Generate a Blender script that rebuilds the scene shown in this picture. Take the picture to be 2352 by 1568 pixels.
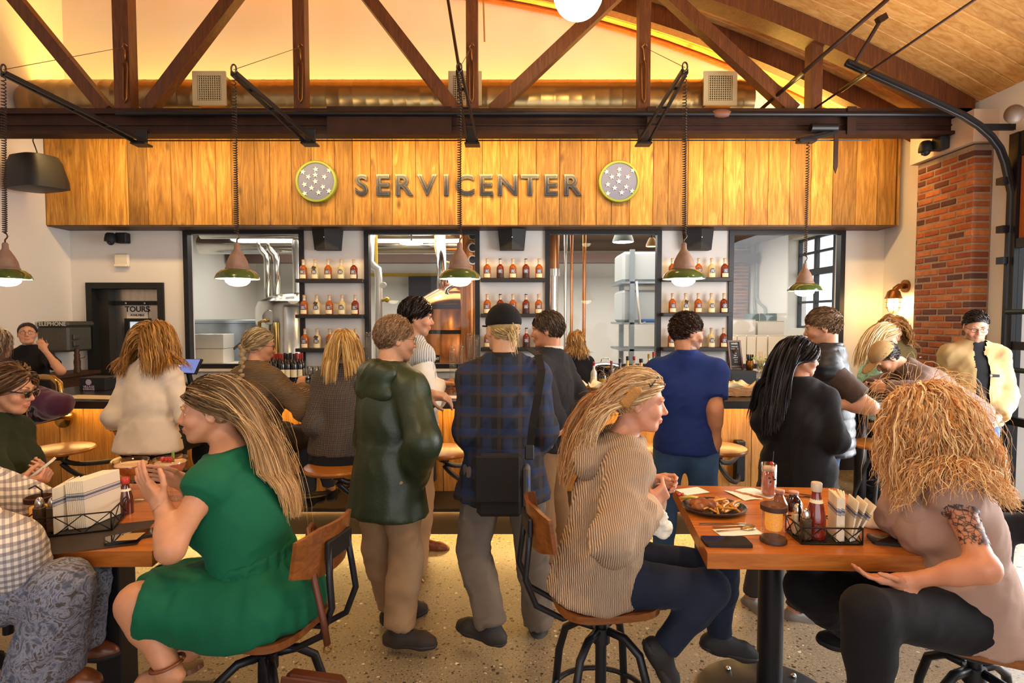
import bpy, math, random
import numpy as np
from mathutils import Vector, Matrix
random.seed(7); RNG = np.random.default_rng(7)
for o in list(bpy.data.objects): bpy.data.objects.remove(o)
SC = bpy.context.scene
COL = SC.collection
# ------------------------------------------------------------------ camera, world, light, exposure
F_PX, CX, CY, CAM_H = 1280.0, 1176.0, 784.0, 1.68
PITCH = math.atan(56.0 / F_PX)
cam_d = bpy.data.cameras.new('camera'); cam = bpy.data.objects.new('camera', cam_d); COL.objects.link(cam)
cam_d.sensor_width = 36.0; cam_d.lens = F_PX * 36.0 / 2352.0; cam_d.clip_start = 0.05; cam_d.clip_end = 200
cam.location = (0, 0, CAM_H); cam.rotation_euler = (math.pi / 2 - PITCH, 0, 0)
SC.camera = cam
w = bpy.data.worlds.new('sky'); SC.world = w; w.use_nodes = True
bgn = w.node_tree.nodes['Background']; bgn.inputs[0].default_value = (0.93, 0.96, 1.0, 1); bgn.inputs[1].default_value = 1.5
vs = SC.view_settings
vs.view_transform = 'Standard'; vs.look = 'None'; vs.gamma = 1.0; vs.use_curve_mapping = False; vs.exposure = 0.5
SC.cycles.use_denoising = True
SC.cycles.max_bounces = 8; SC.cycles.diffuse_bounces = 4; SC.cycles.glossy_bounces = 3; SC.cycles.transmission_bounces = 6; SC.cycles.transparent_max_bounces = 8
SC.cycles.caustics_reflective = False; SC.cycles.caustics_refractive = False
SC.cycles.sample_clamp_indirect = 4.0

def ray(px, py):
    u = (px - CX) / F_PX; v = (CY - py) / F_PX
    c, s = math.cos(PITCH), math.sin(PITCH)
    return np.array([u, c + v * s, -s + v * c])
def P(px, py, Y):                     # photo pixel at world depth Y
    d = ray(px, py); return np.array([0, 0, CAM_H]) + d * (Y / d[1])
def PZ(px, py, z):                    # photo pixel on the horizontal plane z
    d = ray(px, py); return np.array([0, 0, CAM_H]) + d * ((z - CAM_H) / d[2])
def PX(px, py, X):                    # photo pixel on the plane x = X
    d = ray(px, py); return np.array([0, 0, CAM_H]) + d * (X / d[0])

def area(name, loc, rot, sx, sy, power, col):
    l = bpy.data.lights.new(name, 'AREA'); l.shape = 'RECTANGLE'; l.size = sx; l.size_y = sy; l.energy = power; l.color = col
    o = bpy.data.objects.new(name, l); COL.objects.link(o); o.location = loc; o.rotation_euler = rot; return o
WARM = (1.0, 0.56, 0.18); WARM2 = (1.0, 0.66, 0.34); DAY = (0.96, 0.98, 1.0)
R = math.radians
# LED strips that stand in the room: above the sign board, washing the gable wall and the board; in the still room
area('cove_light', (-0.4, 6.43, 3.78), (R(180), 0, 0), 9.2, 0.18, 190, (1.0, .60, .11))
area('board_wash_light', (-0.3, 5.56, 3.46), (R(58), 0, 0), 8.6, 0.10, 75, (1.0, .64, .25))
area('still_room_light', (-0.5, 8.9, 3.0), (0, 0, 0), 8.0, 2.4, 210, (1.0, 0.95, 0.86))
# daylight through the open overhead doors behind the viewer and on the side wall
area('street_door_daylight', (0.6, -1.6, 1.9), (R(90), 0, 0), 5.5, 2.6, 28, DAY)
area('side_door_daylight', (4.25, 3.0, 1.7), (R(90), 0, R(90)), 3.2, 2.8, 230, DAY)
# ------------------------------------------------------------------ geometry helpers: geo = (verts Nx3, faces)
def cat(*gs):
    vs_, fs, n = [], [], 0
    for v, f in gs:
        v = np.asarray(v, float); vs_.append(v); fs += [tuple(i + n for i in q) for q in f]; n += len(v)
    return np.concatenate(vs_), fs
def box(x0, x1, y0, y1, z0, z1):
    v = [(x, y, z) for x in (x0, x1) for y in (y0, y1) for z in (z0, z1)]
    return np.array(v, float), [(0, 1, 3, 2), (4, 6, 7, 5), (0, 4, 5, 1), (2, 3, 7, 6), (0, 2, 6, 4), (1, 5, 7, 3)]
def rbox(x0, x1, y0, y1, z0, z1, b=0.004):    # chamfered box (24 verts)
    c = np.array([(x0 + x1) / 2, (y0 + y1) / 2, (z0 + z1) / 2]); h = np.array([x1 - x0, y1 - y0, z1 - z0]) / 2
    b = min(b, h.min() * .9)
    V = []; idx = {}
    for sx in (-1, 1):
        for sy in (-1, 1):
            for sz in (-1, 1):
                for a in range(3):
                    p = np.array([sx, sy, sz]) * (h - b); p[a] += (sx, sy, sz)[a] * b
                    idx[(sx, sy, sz, a)] = len(V); V.append(c + p)
    Fc = []
    for a in range(3):
        o1, o2 = [i for i in range(3) if i != a]
        for s in (-1, 1):
            q = []
            for s1, s2 in ((-1, -1), (1, -1), (1, 1), (-1, 1)):
                k = [0, 0, 0]; k[a] = s; k[o1] = s1; k[o2] = s2; q.append(idx[(*k, a)])
            Fc.append(tuple(q if (s > 0) != (a == 1) else q[::-1]))
    for a in range(3):                        # edge strips
        o1, o2 = [i for i in range(3) if i != a]
        for s1 in (-1, 1):
            for s2 in (-1, 1):
                k0 = [0, 0, 0]; k1 = [0, 0, 0]
                k0[o1] = k1[o1] = s1; k0[o2] = k1[o2] = s2; k0[a] = -1; k1[a] = 1
                q = (idx[(*k0, o1)], idx[(*k1, o1)], idx[(*k1, o2)], idx[(*k0, o2)]); Fc.append(q)
    for sx in (-1, 1):
        for sy in (-1, 1):
            for sz in (-1, 1): Fc.append(tuple(idx[(sx, sy, sz, a)] for a in range(3)))
    return np.array(V), Fc
def frame_of(d):
    d = np.asarray(d, float); d = d / np.linalg.norm(d)
    a = np.array([0, 0, 1.0]) if abs(d[2]) < .9 else np.array([1.0, 0, 0])
    u = np.cross(d, a); u /= np.linalg.norm(u); return u, np.cross(d, u), d
def cyl(a, b, r0, r1=None, n=12, cap=True):
    a = np.asarray(a, float); b = np.asarray(b, float); r1 = r0 if r1 is None else r1
    u, v, _ = frame_of(b - a); t = np.arange(n) * 2 * math.pi / n
    ring = np.cos(t)[:, None] * u + np.sin(t)[:, None] * v
    V = np.concatenate([a + ring * r0, b + ring * r1]); Fc = [(i, (i + 1) % n, n + (i + 1) % n, n + i) for i in range(n)]
    if cap: Fc += [tuple(range(n - 1, -1, -1)), tuple(range(n, 2 * n))]
    return V, Fc
def bar(a, b, w, h, up=(0, 0, 1)):            # rectangular bar from a to b, width w, height h
    a = np.asarray(a, float); b = np.asarray(b, float); d = (b - a) / np.linalg.norm(b - a)
    up = np.asarray(up, float); s = np.cross(d, up); s /= np.linalg.norm(s); u = np.cross(s, d)
    V = [p + s * sx * w / 2 + u * sz * h / 2 for p in (a, b) for sx in (-1, 1) for sz in (-1, 1)]
    return np.array(V), [(0, 1, 3, 2), (4, 6, 7, 5), (0, 4, 5, 1), (2, 3, 7, 6), (0, 2, 6, 4), (1, 5, 7, 3)]
def tube(path, r, n=8, closed=False, cap=True):
    p = np.asarray(path, float); m = len(p); r = np.broadcast_to(np.asarray(r, float), (m,))
    t = np.zeros_like(p); t[1:-1] = p[2:] - p[:-2]; t[0] = p[1] - p[0]; t[-1] = p[-1] - p[-2]
    if closed: t[0] = t[-1] = p[1] - p[-1 - 1 if np.allclose(p[0], p[-1]) else -1]
    t /= np.linalg.norm(t, axis=1)[:, None] + 1e-12
    u, _, _ = frame_of(t[0]); V = []; ang = np.arange(n) * 2 * math.pi / n
    for i in range(m):
        u = u - t[i] * u.dot(t[i]); u /= np.linalg.norm(u); v = np.cross(t[i], u)
        V.append(p[i] + (np.cos(ang)[:, None] * u + np.sin(ang)[:, None] * v) * r[i])
    V = np.concatenate(V); Fc = []
    mm = m if closed else m - 1
    for i in range(mm):
        j = (i + 1) % m
        Fc += [(i * n + k, i * n + (k + 1) % n, j * n + (k + 1) % n, j * n + k) for k in range(n)]
    if cap and not closed: Fc += [tuple(range(n - 1, -1, -1)), tuple(range((m - 1) * n, m * n))]
    return V, Fc
def lathe(prof, c=(0, 0, 0), n=24, cap0=False, cap1=False):     # prof [(r, z)]
    c = np.asarray(c, float); t = np.arange(n) * 2 * math.pi / n; V = []
    for r, z in prof: V.append(np.stack([np.cos(t) * r, np.sin(t) * r, np.full(n, z)], 1) + c)
    V = np.concatenate(V); m = len(prof); Fc = []
    for i in range(m - 1): Fc += [(i * n + k, i * n + (k + 1) % n, (i + 1) * n + (k + 1) % n, (i + 1) * n + k) for k in range(n)]
    if cap0: Fc.append(tuple(range(n - 1, -1, -1)))
    if cap1: Fc.append(tuple(range((m - 1) * n, m * n)))
    return V, Fc
def ball(c, r, n=12, m=8):
    r = np.broadcast_to(np.asarray(r, float), (3,)); V = [(0, 0, -1)]; Fc = []
    for j in range(1, m):
        a = -math.pi / 2 + math.pi * j / m
        V += [(math.cos(a) * math.cos(2 * math.pi * k / n), math.cos(a) * math.sin(2 * math.pi * k / n), math.sin(a)) for k in range(n)]
    V.append((0, 0, 1)); T = len(V) - 1
    Fc += [(0, 1 + (k + 1) % n, 1 + k) for k in range(n)]
    for j in range(m - 2): Fc += [(1 + j * n + k, 1 + j * n + (k + 1) % n, 1 + (j + 1) * n + (k + 1) % n, 1 + (j + 1) * n + k) for k in range(n)]
    Fc += [(T, 1 + (m - 2) * n + k, 1 + (m - 2) * n + (k + 1) % n) for k in range(n)]
    return np.array(V) * r + np.asarray(c, float), Fc
def prism(poly, y0, y1):                       # polygon in xz, extruded along y
    n = len(poly); V = [(x, y0, z) for x, z in poly] + [(x, y1, z) for x, z in poly]
    return np.array(V, float), [tuple(range(n)), tuple(range(2 * n - 1, n - 1, -1))] + [(i, n + i, n + (i + 1) % n, (i + 1) % n) for i in range(n)]
def slab(poly, z0, z1):                        # polygon in xy, extruded along z
    n = len(poly); V = [(x, y, z0) for x, y in poly] + [(x, y, z1) for x, y in poly]
    return np.array(V, float), [tuple(range(n - 1, -1, -1)), tuple(range(n, 2 * n))] + [(i, (i + 1) % n, n + (i + 1) % n, n + i) for i in range(n)]
def grid(fn, nu, nv):                          # fn(u, v) -> point, u, v in 0..1
    V = [fn(i / nu, j / nv) for j in range(nv + 1) for i in range(nu + 1)]
    return np.array(V, float), [(j * (nu + 1) + i, j * (nu + 1) + i + 1, (j + 1) * (nu + 1) + i + 1, (j + 1) * (nu + 1) + i) for j in range(nv) for i in range(nu)]
def mv(g, d=(0, 0, 0), rz=0, rx=0, ry=0, s=1.0):
    v = np.asarray(g[0], float) * s
    M_ = Matrix.Rotation(rz, 3, 'Z') @ Matrix.Rotation(ry, 3, 'Y') @ Matrix.Rotation(rx, 3, 'X')
    return v @ np.array(M_).T + np.asarray(d, float), g[1]
def rrect(w, h, r, n=5):                       # rounded rectangle outline, centred
    o = []
    for cx, cy, a0 in ((w / 2 - r, h / 2 - r, 0), (-w / 2 + r, h / 2 - r, 90), (-w / 2 + r, -h / 2 + r, 180), (w / 2 - r, -h / 2 + r, 270)):
        o += [(cx + r * math.cos(R(a0 + 90 * k / n)), cy + r * math.sin(R(a0 + 90 * k / n))) for k in range(n + 1)]
    return o
_mesh_cache = {}
def mesh_of(name, g, mats, smooth=False, mi=None):
    me = bpy.data.meshes.new(name); me.from_pydata(np.asarray(g[0]).tolist(), [], g[1]); me.update()
    for m in (mats if isinstance(mats, (list, tuple)) else [mats]): me.materials.append(m)
    if mi is not None: me.polygons.foreach_set('material_index', mi)
    if smooth:
        me.polygons.foreach_set('use_smooth', [True] * len(me.polygons))
        if smooth is not True:
            try: me.set_sharp_from_angle(angle=R(smooth))
            except Exception: pass
    return me
def wloc(o):
    p = np.zeros(3)
    while o is not None: p = p + np.array(o.location); o = o.parent
    return p
def mk(name, g, mat, parent=None, smooth=False, origin=None):   # geometry given in world space
    o0 = wloc(parent) if parent is not None else np.zeros(3)
    if origin is not None: o0 = np.asarray(origin, float)
    me = mesh_of(name, (np.asarray(g[0]) - o0, g[1]), mat, smooth)
    o = bpy.data.objects.new(name, me); COL.objects.link(o)
    if parent is not None:
        o.parent = parent
        if origin is not None: o.location = o0 - wloc(parent)
    elif origin is not None: o.location = o0
    return o
def tag(o, label=None, cat_=None, group=None, kind=None):
    if label: o['label'] = label
    if cat_: o['category'] = cat_
    if group: o['group'] = group
    if kind: o['kind'] = kind
    return o
def thing(name, label, cat_, loc=(0, 0, 0), group=None, kind=None):
    o = bpy.data.objects.new(name, None); COL.objects.link(o); o.location = loc; o.empty_display_size = .05
    return tag(o, label, cat_, group, kind)
def inst(name, me, parent=None, loc=(0, 0, 0), rot=(0, 0, 0), scale=(1, 1, 1)):
    o = bpy.data.objects.new(name, me); COL.objects.link(o); o.parent = parent; o.location = loc; o.rotation_euler = rot; o.scale = scale; return o
def copy_tree(o, parent=None):
    c = o.copy(); COL.objects.link(c); c.parent = parent
    for ch in list(o.children): copy_tree(ch, c)
    return c
def text_geo(s, size, depth=0.002, bold=0.0, align='CENTER', bevel=0.0):   # lettering in the xz plane facing -y
    cu = bpy.data.curves.new('lettering', 'FONT'); cu.body = s; cu.size = size; cu.extrude = depth; cu.offset = bold; cu.align_x = align; cu.align_y = 'CENTER'
    cu.bevel_depth = bevel; cu.resolution_u = 4
    o = bpy.data.objects.new('lettering', cu); COL.objects.link(o)
    dg = bpy.context.evaluated_depsgraph_get(); dg.update()
    me = o.evaluated_get(dg).to_mesh()
    V = np.array([tuple(v.co) for v in me.vertices]).reshape(-1, 3); Fc = [tuple(p.vertices) for p in me.polygons]
    o.evaluated_get(dg).to_mesh_clear(); bpy.data.objects.remove(o); bpy.data.curves.remove(cu)
    return np.stack([V[:, 0], -V[:, 2], V[:, 1]], 1), Fc
# ------------------------------------------------------------------ materials
def lin(h):
    h = h.lstrip('#'); c = [int(h[i:i + 2], 16) / 255 for i in (0, 2, 4)]
    return tuple((x / 12.92 if x <= .04045 else ((x + .055) / 1.055) ** 2.4) for x in c) + (1.0,)
_M = {}
def newmat(name):
    m = bpy.data.materials.new(name); m.use_nodes = True; nt = m.node_tree
    return m, nt, nt.nodes['Principled BSDF']
def coords(nt, scale=(1, 1, 1), rnd=False, kind='Object', rot=(0, 0, 0)):
    tc = nt.nodes.new('ShaderNodeTexCoord'); mp = nt.nodes.new('ShaderNodeMapping'); mp.inputs['Scale'].default_value = scale; mp.inputs['Rotation'].default_value = rot
    src = tc.outputs[kind]
    if rnd:
        oi = nt.nodes.new('ShaderNodeObjectInfo'); ml = nt.nodes.new('ShaderNodeMath'); ml.operation = 'MULTIPLY'; ml.inputs[1].default_value = 57.0
        nt.links.new(oi.outputs['Random'], ml.inputs[0])
        ad = nt.nodes.new('ShaderNodeVectorMath'); ad.operation = 'ADD'; nt.links.new(src, ad.inputs[0]); nt.links.new(ml.outputs[0], ad.inputs[1]); src = ad.outputs[0]
    nt.links.new(src, mp.inputs['Vector']); return mp.outputs[0]
def noise(nt, vec, scale, detail=3, rough=.55, dist=0.0):
    n = nt.nodes.new('ShaderNodeTexNoise'); n.inputs['Scale'].default_value = scale; n.inputs['Detail'].default_value = detail
    n.inputs['Roughness'].default_value = rough; n.inputs['Distortion'].default_value = dist
    nt.links.new(vec, n.inputs['Vector']); return n.outputs['Fac']
def ramp(nt, fac, stops, interp='LINEAR'):
    r = nt.nodes.new('ShaderNodeValToRGB'); r.color_ramp.interpolation = interp
    e = r.color_ramp.elements
    while len(e) < len(stops): e.new(.5)
    for i, (p, c) in enumerate(stops): e[i].position = p; e[i].color = c if len(c) == 4 else (*c, 1)
    nt.links.new(fac, r.inputs[0]); return r.outputs[0]
def mixc(nt, fac, a, b, mode='MIX'):
    m = nt.nodes.new('ShaderNodeMix'); m.data_type = 'RGBA'; m.blend_type = mode
    for i, x in ((0, fac), (6, a), (7, b)):
        if isinstance(x, (int, float)): m.inputs[i].default_value = x
        elif isinstance(x, tuple): m.inputs[i].default_value = x
        else: nt.links.new(x, m.inputs[i])
    return m.outputs[2]
def math_(nt, op, a, b=None):
    m = nt.nodes.new('ShaderNodeMath'); m.operation = op
    for i, x in ((0, a), (1, b)):
        if x is None: continue
        if isinstance(x, (int, float)): m.inputs[i].default_value = x
        else: nt.links.new(x, m.inputs[i])
    return m.outputs[0]
def bump(nt, b, h, strength, dist=.01):
    n = nt.nodes.new('ShaderNodeBump'); n.inputs['Strength'].default_value = strength; n.inputs['Distance'].default_value = dist
    nt.links.new(h, n.inputs['Height']); nt.links.new(n.outputs[0], b.inputs['Normal'])
def pbr(name, col, rough=.6, metal=0.0, var=0.0, vscale=8.0, bmp=0.0, bscale=60.0, spec=.5, emit=None, estr=0.0, rnd=0.0, stretch=(1, 1, 1), coat=0.0, sheen=0.0):
    if name in _M: return _M[name]
    m, nt, b = newmat(name); c = lin(col) if isinstance(col, str) else col
    b.inputs['Base Color'].default_value = c; b.inputs['Roughness'].default_value = rough; b.inputs['Metallic'].default_value = metal
    b.inputs['Specular IOR Level'].default_value = spec; b.inputs['Coat Weight'].default_value = coat
    if sheen: b.inputs['Sheen Weight'].default_value = sheen; b.inputs['Sheen Roughness'].default_value = .4
    if var or bmp or rnd:
        vec = coords(nt, stretch, rnd=True)
    if var or rnd:
        f = noise(nt, vec, vscale, 4)
        lo = tuple(max(0, x * (1 - var)) for x in c[:3]); hi = tuple(min(1, x * (1 + var)) for x in c[:3])
        o = ramp(nt, f, [(.3, lo), (.7, hi)])
        if rnd:
            oi = nt.nodes.new('ShaderNodeObjectInfo'); k = math_(nt, 'MULTIPLY_ADD', oi.outputs['Random'], rnd); nt.nodes[-1].inputs[2].default_value = 1 - rnd / 2
            h = nt.nodes.new('ShaderNodeHueSaturation'); nt.links.new(o, h.inputs['Color']); nt.links.new(k, h.inputs['Value']); o = h.outputs[0]
        nt.links.new(o, b.inputs['Base Color'])
    if bmp: bump(nt, b, noise(nt, vec, bscale, 4), bmp)
    if emit: b.inputs['Emission Color'].default_value = lin(emit) if isinstance(emit, str) else emit; b.inputs['Emission Strength'].default_value = estr
    _M[name] = m; return m
def wood(name, dark, mid, light, grain=(14, 14, 1.1), rough=.55, rnd=.5, knots=True, bmp=.25, scale=1.0):
    if name in _M: return _M[name]
    m, nt, b = newmat(name); vec = coords(nt, tuple(g * scale for g in grain), rnd=True)
    f = noise(nt, vec, 2.2, 6, .62, 1.6); f2 = noise(nt, vec, 9.0, 3, .5, .4)
    base = ramp(nt, f, [(.25, lin(dark)), (.5, lin(mid)), (.75, lin(light))])
    base = mixc(nt, .14, base, ramp(nt, f2, [(.35, lin(dark)), (.65, lin(light))]), 'MIX')
    if knots:
        kv = coords(nt, tuple((3.0 if g > 5 else 1.7) * scale for g in grain), rnd=True)
        vo = nt.nodes.new('ShaderNodeTexVoronoi'); vo.inputs['Scale'].default_value = 1.15; nt.links.new(kv, vo.inputs['Vector'])
        k = ramp(nt, vo.outputs['Distance'], [(.035, (1, 1, 1, 1)), (.13, (0, 0, 0, 1))])
        base = mixc(nt, math_(nt, 'MULTIPLY', k, .75), base, tuple(x * .35 for x in lin(dark)[:3]) + (1,))
    oi = nt.nodes.new('ShaderNodeObjectInfo'); k = math_(nt, 'MULTIPLY_ADD', oi.outputs['Random'], rnd); nt.nodes[-1].inputs[2].default_value = 1 - rnd / 2
    h = nt.nodes.new('ShaderNodeHueSaturation'); nt.links.new(base, h.inputs['Color']); nt.links.new(k, h.inputs['Value'])
    nt.links.new(h.outputs[0], b.inputs['Base Color']); b.inputs['Roughness'].default_value = rough
    if bmp: bump(nt, b, f, bmp, .004)
    _M[name] = m; return m
def glass(name, tint=(1, 1, 1, 1), gloss=.12, rough=0.0):           # thin pane: see-through with a mirror glint
    if name in _M: return _M[name]
    m = bpy.data.materials.new(name); m.use_nodes = True; nt = m.node_tree; nt.nodes.clear()
    o = nt.nodes.new('ShaderNodeOutputMaterial'); t = nt.nodes.new('ShaderNodeBsdfTransparent'); t.inputs[0].default_value = tint
    g = nt.nodes.new('ShaderNodeBsdfGlossy'); g.inputs['Roughness'].default_value = rough; mx = nt.nodes.new('ShaderNodeMixShader')
    fr = nt.nodes.new('ShaderNodeLayerWeight'); fr.inputs[0].default_value = .5
    nt.links.new(math_(nt, 'MULTIPLY_ADD', math_(nt, 'POWER', fr.outputs['Facing'], 4.0), .7), mx.inputs[0]); nt.nodes[-1].inputs[2].default_value = .012 + gloss * .06
    nt.links.new(t.outputs[0], mx.inputs[1]); nt.links.new(g.outputs[0], mx.inputs[2]); nt.links.new(mx.outputs[0], o.inputs[0])
    _M[name] = m; return m
def lamp(name, col, strength):
    return pbr(name, (1, 1, 1, 1), .4, emit=col if isinstance(col, str) else (*col[:3], 1), estr=strength)
def terrazzo():
    m, nt, b = newmat('polished_concrete'); vec = coords(nt)
    n1 = noise(nt, vec, 1.3, 5, .6); base = ramp(nt, n1, [(.3, lin('#75664f')), (.7, lin('#98866a'))])
    n2 = noise(nt, vec, 90, 2); base = mixc(nt, .35, base, ramp(nt, n2, [(.35, lin('#5a4f40')), (.65, lin('#ab9b80'))]))
    for sc, th, lo in ((42, .33, .0), (95, .30, .3)):
        dv = nt.nodes.new('ShaderNodeVectorMath'); dv.operation = 'ADD'
        nn = nt.nodes.new('ShaderNodeTexNoise'); nn.inputs['Scale'].default_value = sc * 1.2; nt.links.new(vec, nn.inputs['Vector'])
        sv = nt.nodes.new('ShaderNodeVectorMath'); sv.operation = 'SCALE'; sv.inputs['Scale'].default_value = .5 / sc; nt.links.new(nn.outputs['Color'], sv.inputs[0])
        nt.links.new(vec, dv.inputs[0]); nt.links.new(sv.outputs[0], dv.inputs[1])
        vo = nt.nodes.new('ShaderNodeTexVoronoi'); vo.inputs['Scale'].default_value = sc; vo.inputs['Randomness'].default_value = 1; nt.links.new(dv.outputs[0], vo.inputs['Vector'])
        sep = nt.nodes.new('ShaderNodeSeparateColor'); nt.links.new(vo.outputs['Color'], sep.inputs[0])
        d = math_(nt, 'LESS_THAN', vo.outputs['Distance'], math_(nt, 'MULTIPLY', sep.outputs[1], th * 1.5))
        chip = ramp(nt, sep.outputs[0], [(0, lin('#241d17')), (.45, lin('#3c3027')), (.75, lin('#6b5a4a')), (.9, lin('#a08d78')), (1, lin('#e0d6c6'))])
        keep = math_(nt, 'GREATER_THAN', sep.outputs[2], .3)
        base = mixc(nt, math_(nt, 'MULTIPLY', d, keep), base, chip)
    nt.links.new(base, b.inputs['Base Color']); b.inputs['Roughness'].default_value = .42
    return m
WHITE = pbr('white_wall_paint', '#e6dfd8', .8, var=.03, vscale=1.2)
BLACK = pbr('black_painted_steel', '#17161a', .42, metal=.2)
IRON = pbr('dark_rusted_steel', '#3a2014', .55, metal=.45, var=.35, vscale=5, bmp=.1)
SOFTBLACK = pbr('matte_black', '#141314', .6)
# ------------------------------------------------------------------ the room shell
WY, XL, XR = 6.6, -5.2, 4.38           # back wall, side walls
def arch(X): return 5.48 - .0437 * (X + 2.0) ** 2 if X > -2 else 5.48 - .06 * (X + 2.0)
def struct(name, g, mat, parent=None, smooth=False):
    o = mk(name, g, mat, parent, smooth)
    if parent is None: o['kind'] = 'structure'
    return o
struct('floor', box(-9, 9, -3, 14.2, -.1, 0), terrazzo())
def holed_wall(x0, x1, z0, ztop, holes, ya, yb):         # wall in xz with rectangular holes, top edge by function
    xs = sorted({x0, x1, *[h[0] for h in holes], *[h[1] for h in holes], *np.linspace(x0, x1, 13)}); g = []
    zs = sorted({z0, *[h[2] for h in holes], *[h[3] for h in holes]})
    for i in range(len(xs) - 1):
        a, b = xs[i], xs[i + 1]
        for j in range(len(zs)):
            c = zs[j]; d = zs[j + 1] if j + 1 < len(zs) else None
            mx, mz = (a + b) / 2, (c + d) / 2 if d else None
            if d and any(h[0] < mx < h[1] and h[2] < mz < h[3] for h in holes): continue
            if d: g.append(box(a, b, ya, yb, c, d))
            else:
                v, f = box(a, b, ya, yb, c, 1); v[[1, 3], 2] = ztop(a); v[[5, 7], 2] = ztop(b); g.append((v, f))
    return cat(*g)
def wx(px, py=650): return P(px, py, WY)[0]
def wz(py, px=1176): return P(px, py, WY)[2]
WZ0, WZ1 = wz(846), wz(527)
WINS = [(wx(425), wx(700)), (wx(838), wx(1102)), (wx(1252), wx(1518)), (wx(1672), wx(1937))]
DX0, DX1, DZ = wx(200), wx(377), wz(649)
holes = [(a, b, WZ0, WZ1) for a, b in WINS] + [(DX0, DX1, 0.0, DZ)]
struct('wall_back', holed_wall(XL - .2, XR, 0, lambda x: arch(max(x, XL)) + .05, holes, WY, WY + .18), WHITE)
struct('wall_left', box(XL - .2, XL, -.5, WY, 0, 5.7), WHITE)
# side wall with the overhead-door opening (Y 1.2 .. 4.86)
struct('wall_right', cat(box(XR, XR + .2, 4.88, WY + .18, 0, 3.9), box(XR, XR + .2, -3, 1.0, 0, 3.9), box(XR, XR + .2, 1.0, 4.88, 3.25, 3.9)), WHITE)
struct('wall_front', cat(box(-9, -2.2, -3.1, -3, 0, 5.3), box(3.8, 9, -3.1, -3, 0, 5.3), box(-2.2, 3.8, -3.1, -3, 2.8, 5.3)), WHITE)
struct('wall_far_left', cat(box(-9, -8.9, -3, 0, 0, 5.3), box(-9, XL, -.6, -.5, 0, 5.3)), WHITE)
# ceiling: boards running down the curve of the roof, one part each
CEILW = wood('pine_ceiling_boards', '#b87736', '#dc9f55', '#edbd78', grain=(.35, 5, 5), rough=.6, rnd=.3, bmp=.1)
xs = np.linspace(XL - .1, XR + .15, 26)
ceil = struct('ceiling', cat(*[(lambda a, b: (lambda v_f: v_f)(((np.array([(a, -3, arch(a) + .03), (b, -3, arch(b) + .03), (b, 6.75, arch(b) + .03), (a, 6.75, arch(a) + .03)])), [(0, 1, 2, 3)])))(xs[i], xs[i + 1]) for i in range(25)]), pbr('ceiling_gap_brown', '#3a200c', .8))
def board_geo(wd):
    V, Fc = [], []
    for x in xs: V += [(x, .009, arch(x)), (x, wd - .009, arch(x)), (x, wd - .001, arch(x) + .02), (x, .001, arch(x) + .02)]
    for i in range(25):
        a, b = i * 4, i * 4 + 4; Fc += [(a, a + 1, b + 1, b), (a + 1, a + 2, b + 2, b + 1), (a + 3, a, b, b + 3)]
    return np.array(V), Fc
bd = mesh_of('ceiling_board', board_geo(.19), CEILW)
for k in range(28): inst('ceiling_board', bd, ceil, (0, 1.32 + .19 * k, 0))
TRIMW = wood('red_brown_trim_wood', '#7a3d16', '#9a5522', '#b86c30', grain=(1, 12, 12), rnd=.1, knots=False)
tx = np.linspace(-1.2, 4.2, 14)
struct('trim_1', tube([(x, 6.57, arch(x) - .035) for x in tx], .03, 6), TRIMW)
# ------------------------------------------------------------------ still room beyond the windows
SX0, SX1, SY1, SZ1 = -5.3, 4.6, 11.6, 3.05
SIDE_WIN = (7.75, 9.3, 1.5, 2.95)
def holed_side(x0, x1, y0, y1, z0, z1, h):
    return cat(box(x0, x1, y0, h[0], z0, z1), box(x0, x1, h[1], y1, z0, z1), box(x0, x1, h[0], h[1], z0, h[2]), box(x0, x1, h[0], h[1], h[3], z1))
STILLW = pbr('still_room_white_paint', '#f0ece2', .7)
struct('wall_still_room_back', cat(box(SX0 - .2, -1.9, SY1, SY1 + .2, 0, SZ1), box(-1.9, -.55, SY1, SY1 + .2, 0, 1.55), box(-1.9, -.55, SY1, SY1 + .2, 1.95, SZ1), box(-.55, SX1 + .2, SY1, SY1 + .2, 0, SZ1)), STILLW)
struct('wall_still_room_side', holed_side(SX1, SX1 + .3, WY + .18, SY1, 0, SZ1, SIDE_WIN), STILLW)
struct('wall_still_room_left', box(SX0 - .2, SX0, WY + .18, SY1, 0, SZ1), STILLW)
struct('ceiling_still_room', box(SX0 - .2, SX1 + .3, WY + .18, SY1 + .2, SZ1, SZ1 + .1), pbr('still_room_brown_deck', '#6b5443', .7, var=.15, vscale=3))
# window frames and panes of the four serving windows
PANE = glass('clear_window_glass', gloss=.0)
for n, (a, b) in enumerate(WINS):
    t = thing('window_%d' % (n + 1), None, None, ((a + b) / 2, WY, WZ0), kind='structure')
    fw, y0, y1 = .055, WY - .03, WY + .06
    mk('window_frame', cat(box(a, a + fw, y0, y1, WZ0, WZ1), box(b - fw, b, y0, y1, WZ0, WZ1), box(a + fw, b - fw, y0, y1, WZ1 - fw, WZ1), box(a + fw, b - fw, y0, y1, WZ0, WZ0 + fw)), BLACK, t)
    mk('pane', box(a + fw, b - fw, WY + .012, WY + .018, WZ0 + fw, WZ1 - fw), PANE, t)
    mk('window_sill', box(a - .04, b + .04, WY - .06, WY - .03, WZ0 - .03, WZ0), WHITE, t)
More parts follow.
